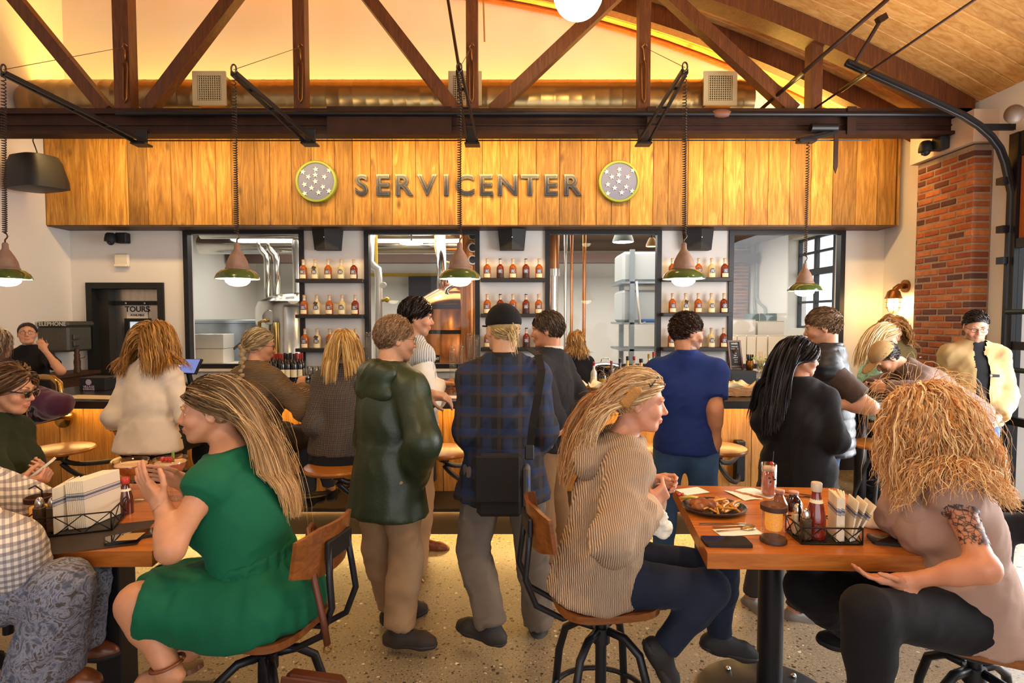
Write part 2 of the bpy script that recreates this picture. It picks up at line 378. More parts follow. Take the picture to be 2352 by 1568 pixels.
# the window on the still room's side wall, seen at a slant
t = thing('window_5', None, None, (SX1 + .15, 8.5, 1.5), kind='structure')
g = []; y0, y1, z0, z1 = SIDE_WIN; xw = SX1 + .18
ys = np.linspace(y0, y1, 4); zz = [z0, z0 + .42, z0 + .86, z0 + .93, z0 + 1.38, z1]
STEELB = pbr('blue_grey_window_steel', '#3b4247', .5)
for y in ys: g.append(box(xw - .03, xw + .03, y - .03, y + .03, z0, z1))
for z in (z0 + .02, z0 + .42, z0 + 1.2, z1 - .02): g.append(box(xw - .025, xw + .025, y0, y1, z - .018, z + .018))
g.append(box(xw - .035, xw + .035, y0, y1, z0 + .84, z0 + .94))
mk('window_frame', cat(*g), STEELB, t)
pm = mesh_of('pane', box(-.003, .003, -.22, .22, -.13, .13), PANE)
for i in range(3):
    for z in (z0 + .22, z0 + .63, z0 + 1.07, z0 + 1.33): inst('pane', pm, t, (.03, (ys[i] + ys[i + 1]) / 2 - 8.5, z - 1.5))
# roller door band with bright strip windows in the far wall of the still room
t = thing('window_6', None, None, (-1.2, SY1, 1.5), kind='structure')
mk('window_frame', cat(*[box(x - .03, x + .03, SY1 - .02, SY1 + .06, 1.5, 2.0) for x in (-1.9, -1.25, -.55)], box(-1.9, -.55, SY1 - .02, SY1 + .06, 1.5, 1.56), box(-1.9, -.55, SY1 - .02, SY1 + .06, 1.94, 2.0)), BLACK, t)
mk('door_hood', box(-2.1, -.4, SY1 - .25, SY1 - .02, 1.98, 2.5), pbr('dark_speckled_drum', '#1c1f2b', .4, var=.3, vscale=40), t)
mk('yellow_rail', box(-2.9, -.4, SY1 - .12, SY1 - .02, 2.52, 2.58), pbr('yellow_paint', '#d9b23a', .5), t)
for x in (-1.575, -.9): inst('pane', mesh_of('pane', box(-.3, .3, -.003, .003, -.19, .19), PANE), t, (x + 1.2, .05, .25))
# door with the tours notice
STAINLESS = pbr('brushed_stainless', '#b8b0a6', .28, metal=1.0, var=.12, vscale=3, stretch=(6, 6, .6))
t = thing('door_1', None, None, ((DX0 + DX1) / 2, WY, 0), kind='structure')
mk('door_frame', cat(box(DX0, DX0 + .07, WY - .03, WY + .3, 0, DZ), box(DX1 - .07, DX1, WY - .03, WY + .3, 0, DZ), box(DX0 + .07, DX1 - .07, WY - .03, WY + .3, DZ - .07, DZ)), SOFTBLACK, t)
mk('door_leaf', box(DX0 + .07, DX1 - .07, WY + .2, WY + .25, 0.01, DZ - .07), STAINLESS, t)
mk('side_panel', box(DX0 + .07, wx(236), WY + .08, WY + .199, 0.01, DZ - .07), pbr('dark_door_edge', '#2b2622', .5), t)
zb = P(300, 695, WY + .19)[2]
br = mk('closer_bar', box(DX0 + .16, DX1 - .07, WY + .15, WY + .19, zb - .03, zb + .02), SOFTBLACK, t)
for px in (245, 290, 333):
    p = P(px, 696, WY + .15); mk('rivet', mv(lathe([(0.0, 0), (.009, .002), (.012, .01)], n=10), p, rx=R(90)), pbr('bright_steel', '#d8d4cc', .25, metal=1), br)
p0, p1 = P(290, 698, WY + .19), P(340, 731, WY + .19)
sg = mk('tours_notice', box(p0[0], p1[0], WY + .192, WY + .199, p1[2], p0[2]), pbr('white_card', '#f2ece2', .6), t)
cx_ = (p0[0] + p1[0]) / 2
mk('lettering', mv(text_geo('TOURS', .092, .001, .0022), (cx_, WY + .19, p0[2] - .065)), pbr('dark_red_ink', '#3a1c1c', .6), sg)
mk('lettering', mv(text_geo('AVAILABLE', .034, .001, .0008), (cx_, WY + .19, p0[2] - .135)), pbr('dark_red_ink', '#3a1c1c', .6), sg)
p0, p1 = P(288, 731, WY + .19), P(345, 786, WY + .19)
fr = mk('porthole_frame', cat(box(p0[0], p1[0], WY + .17, WY + .199, p0[2] - .04, p0[2]), box(p0[0], p1[0], WY + .17, WY + .199, p1[2], p1[2] + .04), box(p0[0], p0[0] + .055, WY + .17, WY + .199, p1[2] + .04, p0[2] - .04), box(p1[0] - .03, p1[0], WY + .17, WY + .199, p1[2] + .04, p0[2] - .04)), SOFTBLACK, t)
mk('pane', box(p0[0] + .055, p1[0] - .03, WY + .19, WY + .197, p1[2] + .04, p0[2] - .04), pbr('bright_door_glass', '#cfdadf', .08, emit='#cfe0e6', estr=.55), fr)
# ------------------------------------------------------------------ sign board over the bar
FASW = wood('barn_board_pine', '#6e4512', '#ab7629', '#d8a552', grain=(7, 7, .7), rough=.6, rnd=.8, bmp=.3)
FY = 6.27
fx0, fx1 = P(104, 420, FY)[0], P(2062, 420, FY)[0]; fz0, fz1 = P(1176, 517, FY)[2], 3.72
fas = thing('sign_board', 'long board of vertical reclaimed planks carrying the SERVICENTER letters', 'sign board', ((fx0 + fx1) / 2, FY, fz0))
mk('core', cat(box(fx0 + .02, fx1 - .02, FY + .03, WY - .002, fz0 + .02, fz1)), SOFTBLACK, fas)
mk('bottom_board', box(fx0, fx1, FY + .005, WY - .003, fz0 - .012, fz0 + .02), wood('dark_barn_board', '#3d2410', '#5c3a1a', '#7a5226', grain=(1, 12, 12), rnd=.1), fas)
x = fx0; rr = random.Random(3); widths = []
while x < fx1 - .05:
    wd = min(rr.choice([.17, .2, .22, .24, .26]), fx1 - x); widths.append((x, wd)); x += wd
for x, wd in widths:
    inst('plank', mesh_of('plank', rbox(.002, wd - .002, 0, .028, 0, fz1 - fz0, .003), FASW), fas, (x - (fx0 + fx1) / 2, rr.uniform(-.006, 0), 0))
inst('end_plank', mesh_of('plank', rbox(0, .025, 0, WY - FY - .003, 0, fz1 - fz0, .003), FASW), fas, (fx0 - (fx0 + fx1) / 2 - .026, 0, 0))
inst('end_plank', mesh_of('plank', rbox(0, .025, 0, WY - FY - .003, 0, fz1 - fz0, .003), FASW), fas, (fx1 - (fx0 + fx1) / 2 + .001, 0, 0))
# letters
NAVY = pbr('navy_enamel_letter', '#232a3c', .25, coat=.6)
GLINT = pbr('painted_letter_highlight', '#b89a5e', .3, metal=.7)  # pale gold line paints the bevel highlight onto each letter
word = thing('servicenter_lettering', 'raised navy letters with painted edge highlights spelling SERVICENTER on the plank board', 'sign lettering', P(1076, 425, FY - .03))
for ch, px in zip('SERVICENTER', (831, 880, 929, 981, 1025, 1068, 1117, 1166, 1217, 1266, 1316)):
    c = P(px, 425, FY - .02)
    outline = text_geo(ch, .305, .010, .010); inner = text_geo(ch, .305, .010, .001)
    ctr = (outline[0].max(0) + outline[0].min(0)) / 2; hz = .232 / (outline[0][:, 2].max() - outline[0][:, 2].min())
    def fit(g, dy): v = (g[0] - ctr) * np.array([hz * 1.02, 1, hz]); return v + c + np.array([0, dy, 0]), g[1]
    lo = mk('letter', fit(outline, 0), NAVY, word)
    mk('letter_highlight_line', fit(text_geo(ch, .305, .002, .0010), -.011), GLINT, lo)
    mk('letter_face', fit(text_geo(ch, .305, .003, -.0008), -.013), NAVY, lo)
def star(r): return [(r * (1 if k % 2 == 0 else .42) * math.sin(k * math.pi / 5), r * (1 if k % 2 == 0 else .42) * math.cos(k * math.pi / 5)) for k in range(10)]
STARS = [(-26, -15), (0, -20), (27, -18), (-15, -5), (-1, -9), (17, -5), (-1, 4), (-23, 10), (-9, 17), (14, 15), (-23, 28), (5, 26), (26, 23)]
stm = mesh_of('star', prism(star(.030), 0, .012), pbr('cream_enamel', '#efe9d2', .5))
for px, lab in ((728, 'round blue and green sign with cream stars beside letter S'), (1421, 'round blue and green sign with cream stars beside letter R')):
    c = P(px, 418, FY - .02); rad = 47 / F_PX * FY
    t = thing('star_roundel', lab, 'round sign', c, group='star roundels on the plank board')
    mk('rim', mv(lathe([(rad * .86, .028), (rad * .88, .04), (rad * .97, .04), (rad, .03), (rad, 0), (rad * .8, 0)], n=48), c, rx=R(90)), pbr('moss_green_enamel', '#7d8a2e', .4), t, 40)
    mk('disc', mv(lathe([(0, .026), (rad * .87, .026), (rad * .87, 0)], n=48), c, rx=R(90)), pbr('slate_blue_enamel', '#61698f', .5, var=.05), t)
    for sx, sy in STARS: inst('star', stm, t, (sx / F_PX * FY * 1.12, -.038, -sy / F_PX * FY * 1.12 + .02), (0, rr.uniform(-.4, .4), 0))
# ------------------------------------------------------------------ truss
TY = 5.4
def tp(px, py): return P(px, py, TY)
TIM = wood('stained_truss_timber', '#3c1d0a', '#5c2f10', '#794218', grain=(12, 12, 1.2), rough=.5, rnd=.15, knots=False)
zb0, zb1 = tp(1176, 315)[2], tp(1176, 257)[2]
tr = thing('roof_truss', 'dark steel and timber roof truss spanning above the plank board', 'roof truss', (0, TY, zb0))
mk('bottom_chord', cat(box(XL + .002, 4.3, TY - .05, TY + .05, zb0, zb1), box(XL + .002, 4.3, TY - .10, TY - .05, zb0, zb0 + .03), box(XL + .002, 4.3, TY - .10, TY - .05, zb1 - .05, zb1), box(XL + .002, 4.3, TY - .065, TY - .05, zb0 + .09, zb0 + .1)), IRON, tr)
for a, b in ((760, 1040), (1480, 1500), (1930, 1950)):
    mk('splice_plate', box(tp(a, 285)[0], tp(b, 285)[0], TY - .115, TY - .1, zb0 - .012, zb1 + .01), IRON, tr)
TM = pbr('brown_red_timber', '#74401f', .5, var=.25, vscale=4, stretch=(1, 1, 1))
def webbar(a, b, wd=.115, nm='web_post'):
    a3, b3 = tp(*a), tp(*b); d = b3 - a3; mk(nm, bar(a3, b3, .11, wd, up=np.cross(d, (0, 1, 0))), TIM, tr)
for px in (290, 693, 1085, 1477, 1868): 
    X_ = tp(px, 200)[0]; mk('web_post', box(X_ - (.075 if px == 290 else .055), X_ + (.075 if px == 290 else .055), TY - .06, TY + .06, zb1, arch(X_) - .12), TIM, tr)
for a, b in (((248, 256), (-110, -180)), ((338, 256), (690, -206)), ((1048, 256), (690, -206)), ((1132, 256), (1480, -72)), ((1822, 256), (1490, -50)), ((-75, 256), (-120, -180))):
    webbar(a, b, nm='web_diagonal')
ax = np.linspace(XL + .05, 4.33, 30)
def arch_beam(Y, h, wd):
    V, Fc = [], []
    for x in ax:
        for y, z in ((Y - wd / 2, -h), (Y + wd / 2, -h), (Y + wd / 2, 0), (Y - wd / 2, 0)): V.append((x, y, arch(x) - .012 + z))
    for i in range(29):
        for k in range(4): Fc.append((i * 4 + k, i * 4 + (k + 1) % 4, i * 4 + 4 + (k + 1) % 4, i * 4 + 4 + k))
    return np.array(V), Fc
mk('top_chord', arch_beam(TY, .2, .2), TIM, tr)
tag(mk('rafter', arch_beam(6.0, .2, .12), TIM, origin=(0, 6.0, 5)), 'dark curved rafter under the ceiling boards between truss and gable wall', 'rafter')
# pipe along the truss
pz = tp(1176, 272)[2]
pipe = thing('conduit_pipe', 'black conduit pipe running along the front of the truss chord', 'pipe', (0, TY - .13, pz))
mk('pipe_run', cyl((tp(290, 272)[0], TY - .135, pz), (4.33, TY - .135, pz - .01), .022, n=10), BLACK, pipe, 40)
mk('coupling', mv(ball((0, 0, 0), (.1, .035, .04)), (tp(1645, 272)[0], TY - .135, pz)), pbr('brown_rust_sleeve', '#7a4a35', .6), pipe, True)
# ------------------------------------------------------------------ duct with grilles
DUCT = pbr('galvanised_duct', '#a98f62', .3, metal=.9, var=.12, vscale=5)
DY_, DR = 6.05, .235
dc = P(1000, 238, DY_)[2]; dx0, dx1 = P(64, 230, DY_)[0], P(1715, 230, DY_)[0]
du = thing('air_duct', 'long round galvanised air duct above the truss chord', 'duct', (0, DY_, dc))
n = 26; xs_ = np.linspace(dx0 + .2, dx1 - .12, 54); prof = []
for i, x in enumerate(xs_):
    prof += [(x - .012, DR), (x, DR + .0025), (x + .012, DR)]
prof = [(dx0, 0.0), (dx0 + .0, DR * .75), (dx0 + .08, DR * .95)] + prof + [(dx1, DR * .98), (dx1, 0.0)]
v, f = lathe([(r, x) for x, r in prof], n=n); v = np.stack([v[:, 2], v[:, 1] + DY_, v[:, 0] + dc], 1)
mk('duct_body', (v, f), DUCT, du, 35)
GR = pbr('cream_grille_paint', '#d9c79b', .5)
for px in (480, 1068, 1655):
    c = P(px, 202, DY_ - DR - .10); s = .168
    mk('boot', cat(box(c[0] - s * .8, c[0] + s * .8, c[1] + .02, DY_, c[2] - s * .95, c[2] + s * .9)), DUCT, du)
    fr = mk('grille_frame', cat(box(c[0] - s, c[0] + s, c[1], c[1] + .02, c[2] + s * .74, c[2] + s), box(c[0] - s, c[0] + s, c[1], c[1] + .02, c[2] - s, c[2] - s * .74), box(c[0] - s, c[0] - s * .72, c[1], c[1] + .02, c[2] - s * .74, c[2] + s * .74), box(c[0] + s * .72, c[0] + s, c[1], c[1] + .02, c[2] - s * .74, c[2] + s * .74)), GR, du)
    mk('grille_bars', cat(*[box(c[0] + k * .022 - .004, c[0] + k * .022 + .004, c[1] + .006, c[1] + .014, c[2] - s * .74, c[2] + s * .74) for k in range(-5, 6)], *[box(c[0] - s * .72, c[0] + s * .72, c[1] + .012, c[1] + .018, c[2] + k * .022 - .004, c[2] + k * .022 + .004) for k in range(-5, 6)]), GR, fr)
    mk('grille_back', box(c[0] - s * .72, c[0] + s * .72, c[1] + .0185, c[1] + .0195, c[2] - s * .74, c[2] + s * .74), pbr('duct_dark', '#4a3a22', .8), fr)
# ------------------------------------------------------------------ brick pier
MORT = pbr('grey_mortar', '#998572', .9, var=.15, vscale=40)
BRK = [pbr('brick_' + c[1:], c, .8, var=.2, vscale=18, bmp=.4, bscale=50, rnd=.35) for c in ('#a4582c', '#8c4628', '#6b3c2c', '#b86f40', '#5f3a32')]
bx0 = PX(2098, 600, 4.2)[1]; by0, by1, bX = 5.13, 5.85, 4.2; ztop = P(2240, 331, by0)[2]
pier = thing('brick_pier', 'weathered orange and brown brick pier against the white side wall', 'brick pier', (bX + .1, (by0 + by1) / 2, 0))
mk('mortar_core', box(bX + .006, XR - .001, by0 + .006, by1 - .006, 0, ztop), MORT, pier)
ch = .0655; lb = .2
bmeshes = {}
def brick(L, D, k):
    key = (round(L, 3), round(D, 3), k)
    if key not in bmeshes: bmeshes[key] = mesh_of('brick', rbox(0, D, 0, L, 0, ch - .014, .007), BRK[k])
    return bmeshes[key]
row = 0; z = .002; rb = random.Random(11)
while z + ch < ztop + .01:
    off = 0 if row % 2 == 0 else .095
    y = by0; first = True
    while y < by1 - .02:
        L = lb if not (first and off) else off
        L = min(L, by1 - y); first = False
        D = .165 if (y == by0) else .09
        inst('brick', brick(L - .014, D, rb.choice([0, 0, 0, 1, 1, 2, 3, 3, 4])), pier, (-.1 + rb.uniform(-.004, .003), y - (by0 + by1) / 2 + rb.uniform(-.002, .002), z))
        y += L
    z += ch; row += 1
mk('render_cap', cat(box(bX - .05, XR - .001, by0 - .04, by1 + .04, ztop + .012, ztop + .3)), pbr('pinkish_plaster', '#cdb6a4', .85, var=.06), pier)
# ------------------------------------------------------------------ overhead door, track and opening on the side wall
TKX = 4.30
tk = thing('door_track', 'black curved steel track of the overhead garage door', 'door track', (TKX, 4.85, 0))
pts = [P(2318, y, 4.85) for y in range(1000, 380, -60)]
pts = [(TKX, 4.85, 0.02)] + [(TKX, 4.85, z) for z in (1.2, 2.2, 2.75)]
pts += [P(a, b, 4.85) for a, b in ((2308, 372), (2296, 340), (2276, 313), (2248, 288), (2210, 264), (2120, 222), (2040, 186), (1944, 143))]
mk('rail', tube(pts, .032, 6), BLACK, tk, 30)
mk('flange', tube([np.array(p) + (.0, -.03, -.012) for p in pts], .016, 5), BLACK, tk, 30)
for y in (415, 526, 598):
    c = P(2304, y, 4.85); mk('track_bracket', box(c[0] - .02, TKX, 4.83, 4.9, c[2] - .03, c[2] + .03), BLACK, tk)
mk('brace', bar(P(2255, 292, 4.85), P(2330, 292, 4.85), .03, .05), BLACK, tk)
rh = thing('track_hanger', 'steel hanger strut holding the track end to the ceiling boards', 'strut', P(1965, 140, 4.85))
mk('strut', cyl(P(1965, 142, 4.85), P(2025, 42, 4.75), .016, n=8), IRON, rh)
mk('bracket', bar(P(2015, 48, 4.75), P(2034, 38, 4.75), .05, .05), IRON, rh)
for i, (a, b, Ya, Yb, lab) in enumerate((((2046, -8), (1742, 256), 4.6, 5.5, 'thick tie rod with turnbuckle crossing the top chord'), ((2250, -8), (1872, 248), 3.9, 5.3, 'thin tie rod with turnbuckle anchored at the truss post'))):
    rd = thing('tie_rod', lab, 'tie rod', P(*b, Yb)); A, B = P(*a, Ya), P(*b, Yb)
    mk('rod', cyl(A, B, .018 - .008 * i, n=8), IRON, rd, True); q = A + (B - A) * .62; q2 = A + (B - A) * (.78 if i == 0 else .8)
    mk('turnbuckle', cyl(q, q2, .026 - .006 * i, .02, n=8), pbr('brassy_steel', '#7d6a3a', .35, metal=.8), rd, True)
XG = 4.32; dj = thing('door_2', None, None, (XG, 4.8, 0), kind='structure')
mk('door_jamb', cat(box(XG - .03, XR, 4.79, 4.88, 0, 3.25), box(XG - .02, XR, 1.0, 4.79, 3.05, 3.25), box(XG - .02, XG + .03, 3.92, 4.0, 0, 3.05), box(XG - .02, XG + .03, 2.9, 2.98, 0, 3.05), box(XG - .02, XG + .03, 1.0, 1.1, 0, 3.05)), BLACK, dj)
mk('lower_rail', cat(*[box(XG - .02, XG + .03, 1.1, 4.79, z, z + .07) for z in (.02, .75, 1.4)]), BLACK, dj)
mk('orange_panel', box(XG + .0, XG + .03, 1.1, 4.785, 2.35, 3.045), pbr('orange_brown_panel', '#a5561c', .6), dj)
mk('panel_rail', box(XG - .025, XG + .035, 1.1, 4.79, 2.27, 2.35), BLACK, dj)
for y0, y1 in ((4.0, 4.79), (2.98, 3.92), (1.1, 2.9)):
    mk('pane', box(XG + .008, XG + .014, y0, y1, .82, 2.27), PANE, dj)
mk('push_bar', cyl((XG - .06, 3.9, P(2340, 715, 4.4)[2]), (XG - .06, 4.80, P(2340, 715, 4.4)[2]), .022), pbr('dark_green_steel', '#25352c', .4, metal=.5), dj)
mk('push_bar', cyl((XG - .06, 3.9, P(2340, 858, 4.4)[2]), (XG - .06, 4.80, P(2340, 858, 4.4)[2]), .022), pbr('dark_green_steel', '#25352c', .4, metal=.5), dj)
c = P(2330, 262, 4.62); t = thing('wall_floodlight', 'brown round floodlight on an arm above the overhead door', 'floodlight', c); FLM = pbr('brown_grey_metal', '#6a5648', .5)
mk('head', ball(c, (.075, .06, .075), 18, 12), FLM, t, True); mk('arm', cyl(c, (XR, c[1] + .05, c[2] + .05), .02), FLM, t, True)
# ------------------------------------------------------------------ things fixed to the walls
def dome_cam(name, lab, c, d, rz=0):
    t = thing(name, lab, 'camera', c)
    mk('bracket', mv(cat(rbox(-.02, .11, -.02, .07, -.01, .11, .01)), c, rz), SOFTBLACK, t)
    mk('housing', mv(cat(lathe([(.0, .1), (.035, .1), (.05, .085), (.062, .03), (.062, 0), (0, 0)], (-.045, -.05, 0), 18), ball((-.045, -.05, 0), (.04, .04, .042))), c, rz), SOFTBLACK, t, 40)
    mk('lens', mv(ball((-.045, -.075, -.02), .018), c, rz), pbr('dark_lens', '#222831', .1), t, True)
    return t
c = P(270, 556, WY - .07); dome_cam('security_camera', 'black dome security camera above the tours door', c, 0)
c = PX(2146, 345, 4.082); dome_cam('security_camera', 'black dome security camera at the top of the brick pier', c, 0, R(-90))
c = P(281, 598, WY - .02)
t = thing('wall_sensor', 'small cream sensor box on the wall above the tours door', 'sensor box', c)
mk('case', rbox(c[0] - .085, c[0] + .085, WY - .045, WY - .001, c[2] - .08, c[2] + .08, .014), pbr('cream_plastic', '#e2d8c6', .5), t)
mk('lower_lip', rbox(c[0] - .08, c[0] + .07, WY - .056, WY - .045, c[2] - .075, c[2] - .045, .008), pbr('cream_plastic2', '#efe6d2', .5), t)
# telephone box on the side wall
c = PX(108, 770, XL + .16); ym = 6.27
t = thing('telephone_box', 'old grey metal wall box with lid lettered TELEPHONE', 'telephone box', (XL + .13, ym, 1.35))
GRY = pbr('grey_hammered_metal', '#55524a', .55, var=.12, vscale=30, metal=.3, bmp=.15, bscale=120)
tb0, tb1 = P(100, 808, ym - .15)[2], P(100, 738, ym - .15)[2]
mk('case', rbox(XL + .001, XL + .34, ym - .17, ym + .18, tb0, tb1 - .05, .02), GRY, t)
lid = mk('lid', cat(rbox(XL + .001, XL + .36, ym - .19, ym + .2, tb1 - .055, tb1, .018)), GRY, t)
mk('lettering', mv(text_geo('TELEPHONE', .062, .001, .001), (XL + .17, ym - .193, tb1 - .028)), pbr('pale_grey_print', '#cfcabb', .6), lid)
for z in (tb0 + .09, tb1 - .17): mk('hinge', rbox(XL + .34, XL + .365, ym - .12, ym - .04, z - .03, z + .03, .006), GRY, t)
# hanging loudspeaker at the side wall
c = P(83, 398, 5.7)
t = thing('hanging_loudspeaker', 'black rounded loudspeaker hanging from a wire near the plank board', 'loudspeaker', c)
V = []; 
prof_ = [(.19, .155, -.17), (.235, .20, -.155), (.235, .20, -.09), (.2, .175, .1), (.175, .155, .165), (.13, .12, .18)]
for a, b, z in prof_: V += [(x * 1.0, y, z) for x, y in rrect(a * 2, b * 2, .09, 4)]
m_ = 20; Fc = [(i * m_ + k, i * m_ + (k + 1) % m_, (i + 1) * m_ + (k + 1) % m_, (i + 1) * m_ + k) for i in range(5) for k in range(m_)] + [tuple(range(m_ - 1, -1, -1)), tuple(range(5 * m_, 6 * m_))]
mk('cabinet', mv((np.array(V), Fc), c, rz=R(-18), rx=R(4)), pbr('black_plastic', '#171312', .5, bmp=.05, bscale=200), t, 40)
mk('wire', tube([c + (0.03, 0, .17), c + (.02, -.02, .25), c + (-.02, 0, .32), c + (.0, 0, .5)], .006, 5), SOFTBLACK, t)
# wall loudspeakers
for px, lab in ((751, 'black wedge loudspeaker above the shelves left of the copper still window'.replace('left of', 'between the steel tank window and')), (1176, 'black wedge loudspeaker above the shelves next to the pipe window'), (1605, 'black wedge loudspeaker above the shelves next to the brick-view window')):
    c = P(px, 549, WY - .1); t = thing('wall_loudspeaker', lab, 'loudspeaker', (c[0], WY, c[2]))
    a = .165; h = .125
    top = [(-a, .10), (a, .10), (a * 1.0, -.02), (0, -.09), (-a, -.02)]; bot = [(-a * .85, .10), (a * .85, .10), (a * .86, -.01), (0, -.07), (-a * .85, -.01)]
    V = [(x + c[0], WY - .11 + y * 1.0, c[2] + h) for x, y in top] + [(x + c[0], WY - .11 + y, c[2] - h) for x, y in bot]
    mk('cabinet', (np.array(V), [(0, 1, 2, 3, 4), (9, 8, 7, 6, 5)] + [(i, 5 + i, 5 + (i + 1) % 5, (i + 1) % 5) for i in range(5)]), pbr('black_grille_cloth', '#1a1716', .6, bmp=.2, bscale=400), t)
    mk('badge', ball((c[0], WY - .207, c[2] + .01), (.008, .004, .008)), pbr('bright_steel', '#d8d4cc', .25, metal=1), t)
# caged wall lamp
c = PX(2052, 690, XR - .14)
t = thing('caged_wall_lamp', 'brass bulkhead wall lamp with wire cage beside the brick pier', 'wall lamp', c)
BR = pbr('aged_brass', '#8a5a2c', .35, metal=.8)
mk('arm', tube([(XR - .001, c[1], c[2] + .16), (XR - .08, c[1], c[2] + .16), (XR - .12, c[1], c[2] + .13), (c[0], c[1], c[2] + .08)], .03, 10), BR, t, True)
mk('wall_plate', cyl((XR - .001, c[1], c[2] + .16), (XR - .025, c[1], c[2] + .16), .07, n=20), BR, t, 40)
mk('hood', lathe([(.035, .12), (.06, .1), (.075, .05), (.085, .03), (.085, .02), (.0, .02)], c, 20), BR, t, 40)
cage = [tube([c + (.068 * math.cos(a), .068 * math.sin(a), .03), c + (.072 * math.cos(a), .072 * math.sin(a), -.06), c + (.05 * math.cos(a), .05 * math.sin(a), -.12), c + (0, 0, -.14)], .004, 5) for a in np.arange(6) * math.pi / 3]
cage += [tube([c + (r * math.cos(a), r * math.sin(a), z) for a in np.linspace(0, 2 * math.pi, 17)], .004, 5) for r, z in ((.072, -.02), (.07, -.08))]
mk('cage', cat(*cage), BR, t)
mk('bulb', lathe([(0.03, .03), (.05, 0), (.05, -.07), (.03, -.105), (0, -.115)], c, 16), lamp('sconce_bulb', (1.0, .62, .22), 70), t, True)
# ------------------------------------------------------------------ pendant lamps on swing arms
PY_ = 4.0
GREEN = pbr('green_enamel_shade', '#3f5426', .22, coat=.5, var=.15, vscale=6)
CAPM = pbr('rusty_brown_cap', '#8a6a58', .6, var=.25, vscale=14)
WHITE_EN = pbr('white_enamel', '#f2ead8', .35)
LENS = lamp('pendant_lens_glow', (1.0, .80, .48), 16)
HOOKM = pbr('hook_steel', '#5a4a3a', .4, metal=.8)
zrim = P(545, 641, PY_)[2]
pend = thing('pendant_lamp', 'green enamel pendant', 'pendant lamp', (0, 0, 0), group='green pendant lamps over the bar')
mk('shade', lathe([(.150, 0), (.149, .008), (.134, .038), (.108, .06), (.078, .07), (.078, .064), (.106, .054), (.13, .034), (.144, .002), (.150, 0)], n=40), GREEN, pend, 50)
mk('shade_lining', lathe([(.1445, .001), (.124, .026), (.08, .042)], n=40), WHITE_EN, pend, True)
mk('cap', lathe([(.080, .066), (.082, .078), (.076, .082), (.074, .095), (.068, .125), (.05, .165), (.03, .2), (.02, .215), (.018, .25), (.012, .26), (0, .262)], n=28), CAPM, pend, 50)
mk('lens', lathe([(.085, .03), (.085, .0), (.078, -.022), (.055, -.042), (.025, -.05), (0, -.052)], n=28), LENS, pend, True)
mk('hook', tube([(0, 0, .262), (0, 0, .28), (.012, 0, .29), (.02, 0, .305), (.012, 0, .322), (-.004, 0, .33)], .005, 6), HOOKM, pend, True)
arm_bases = [(325, 327), (712, 326), (1085, 327), (1478, 326)]
tips = [(8, 168), (537, 168), (1055, 165), (1573, 163)]
lamps = [15, 546, 1056, 1570]
names = ['beside the hanging loudspeaker', 'in front of the steel tank window', 'in front of the copper still window', 'next to the white tank shelving window']
def coil(top, bot, turns=62):
    t = np.linspace(0, 1, turns * 7); u = t ** .82; th = t * turns * 2 * math.pi
    r = .013 + .004 * np.sin(t * 9) * .3
    return np.stack([top[0] + (bot[0] - top[0]) * u + r * np.cos(th), top[1] + (bot[1] - top[1]) * u + r * np.sin(th), top[2] + (bot[2] - top[2]) * u], 1)
CORD = pbr('brown_coil_cord', '#2e1c12', .5)
first = True
for (bx_, by_), (tx_, ty_), lx, nm in zip(arm_bases, tips, lamps, names):
    B, T = P(bx_, by_, TY - .12), P(tx_, ty_, PY_)
    a = thing('lamp_bracket', 'black twin-bar swing arm holding the pendant ' + nm, 'lamp arm', B, group='swing arms on the truss')
    s = np.cross(T - B, (0, 0, 1)); s /= np.linalg.norm(s)
    for sg in (-1, 1): mk('arm_bar', bar(B + s * sg * .05, T + s * sg * .016, .018, .03), BLACK, a)
    for k in (.3, .55, .8): q = B + (T - B) * k; mk('spacer', bar(q - s * .045 * (1 - k * .6), q + s * .045 * (1 - k * .6), .012, .02), BLACK, a)
    mk('base_bracket', cat(rbox(B[0] - .07, B[0] + .07, B[1] - .06, B[1] + .06, B[2] - .03, B[2] - .012, .003), rbox(B[0] - .05, B[0] + .05, B[1], TY - .1, B[2] - .012, zb0 + .04, .004)), BLACK, a)
    mk('tip_loop', tube([T + (.018 * math.cos(t), 0, .03 + .03 * math.sin(t)) for t in np.linspace(0, 2 * math.pi, 15)], .006, 6), HOOKM, a, True)
    lp = pend if first else copy_tree(pend)
    first = False
    lp['label'] = 'green enamel pendant lamp with glowing lens hanging ' + nm
    lz = P(lx, 641, PY_)[2]; lp.location = (P(lx, 641, PY_)[0], PY_, lz)
    co = thing('coil_cord', 'brown coiled cord of the pendant ' + nm, 'cord', T, group='coiled lamp cords')
    mk('coil', tube(coil(T, (lp.location.x, PY_, lz + .33)), .0038, 5), CORD, co, True)
# the fifth lamp hangs straight from the truss
B = P(1856, 318, TY - .14); lp = copy_tree(pend); lp['label'] = 'green enamel pendant lamp hanging in front of the daylit muntin window'
q = P(1848, 668, TY - .14); lp.location = (q[0], TY - .14, q[2])
co = thing('coil_cord', 'brown coiled cord of the pendant in front of the muntin window', 'cord', B, group='coiled lamp cords'); mk('coil', tube(coil(B, (q[0], TY - .14, q[2] + .33), 50), .0042, 5), CORD, co, True)
a = thing('lamp_bracket', 'folded black swing arm on the truss by the pointed stake', 'lamp arm', B, group='swing arms on the truss')
mk('arm_bar', bar(P(1830, 322, TY - .14), P(1925, 300, TY - .14), .03, .03), BLACK, a); mk('arm_bar', bar(P(1838, 326, TY - .17), P(1918, 306, TY - .17), .025, .025), BLACK, a)
mk('base_bracket', rbox(B[0] - .1, B[0] + .06, B[1] - .05, TY - .1, B[2] - .04, B[2] - .01, .004), BLACK, a)
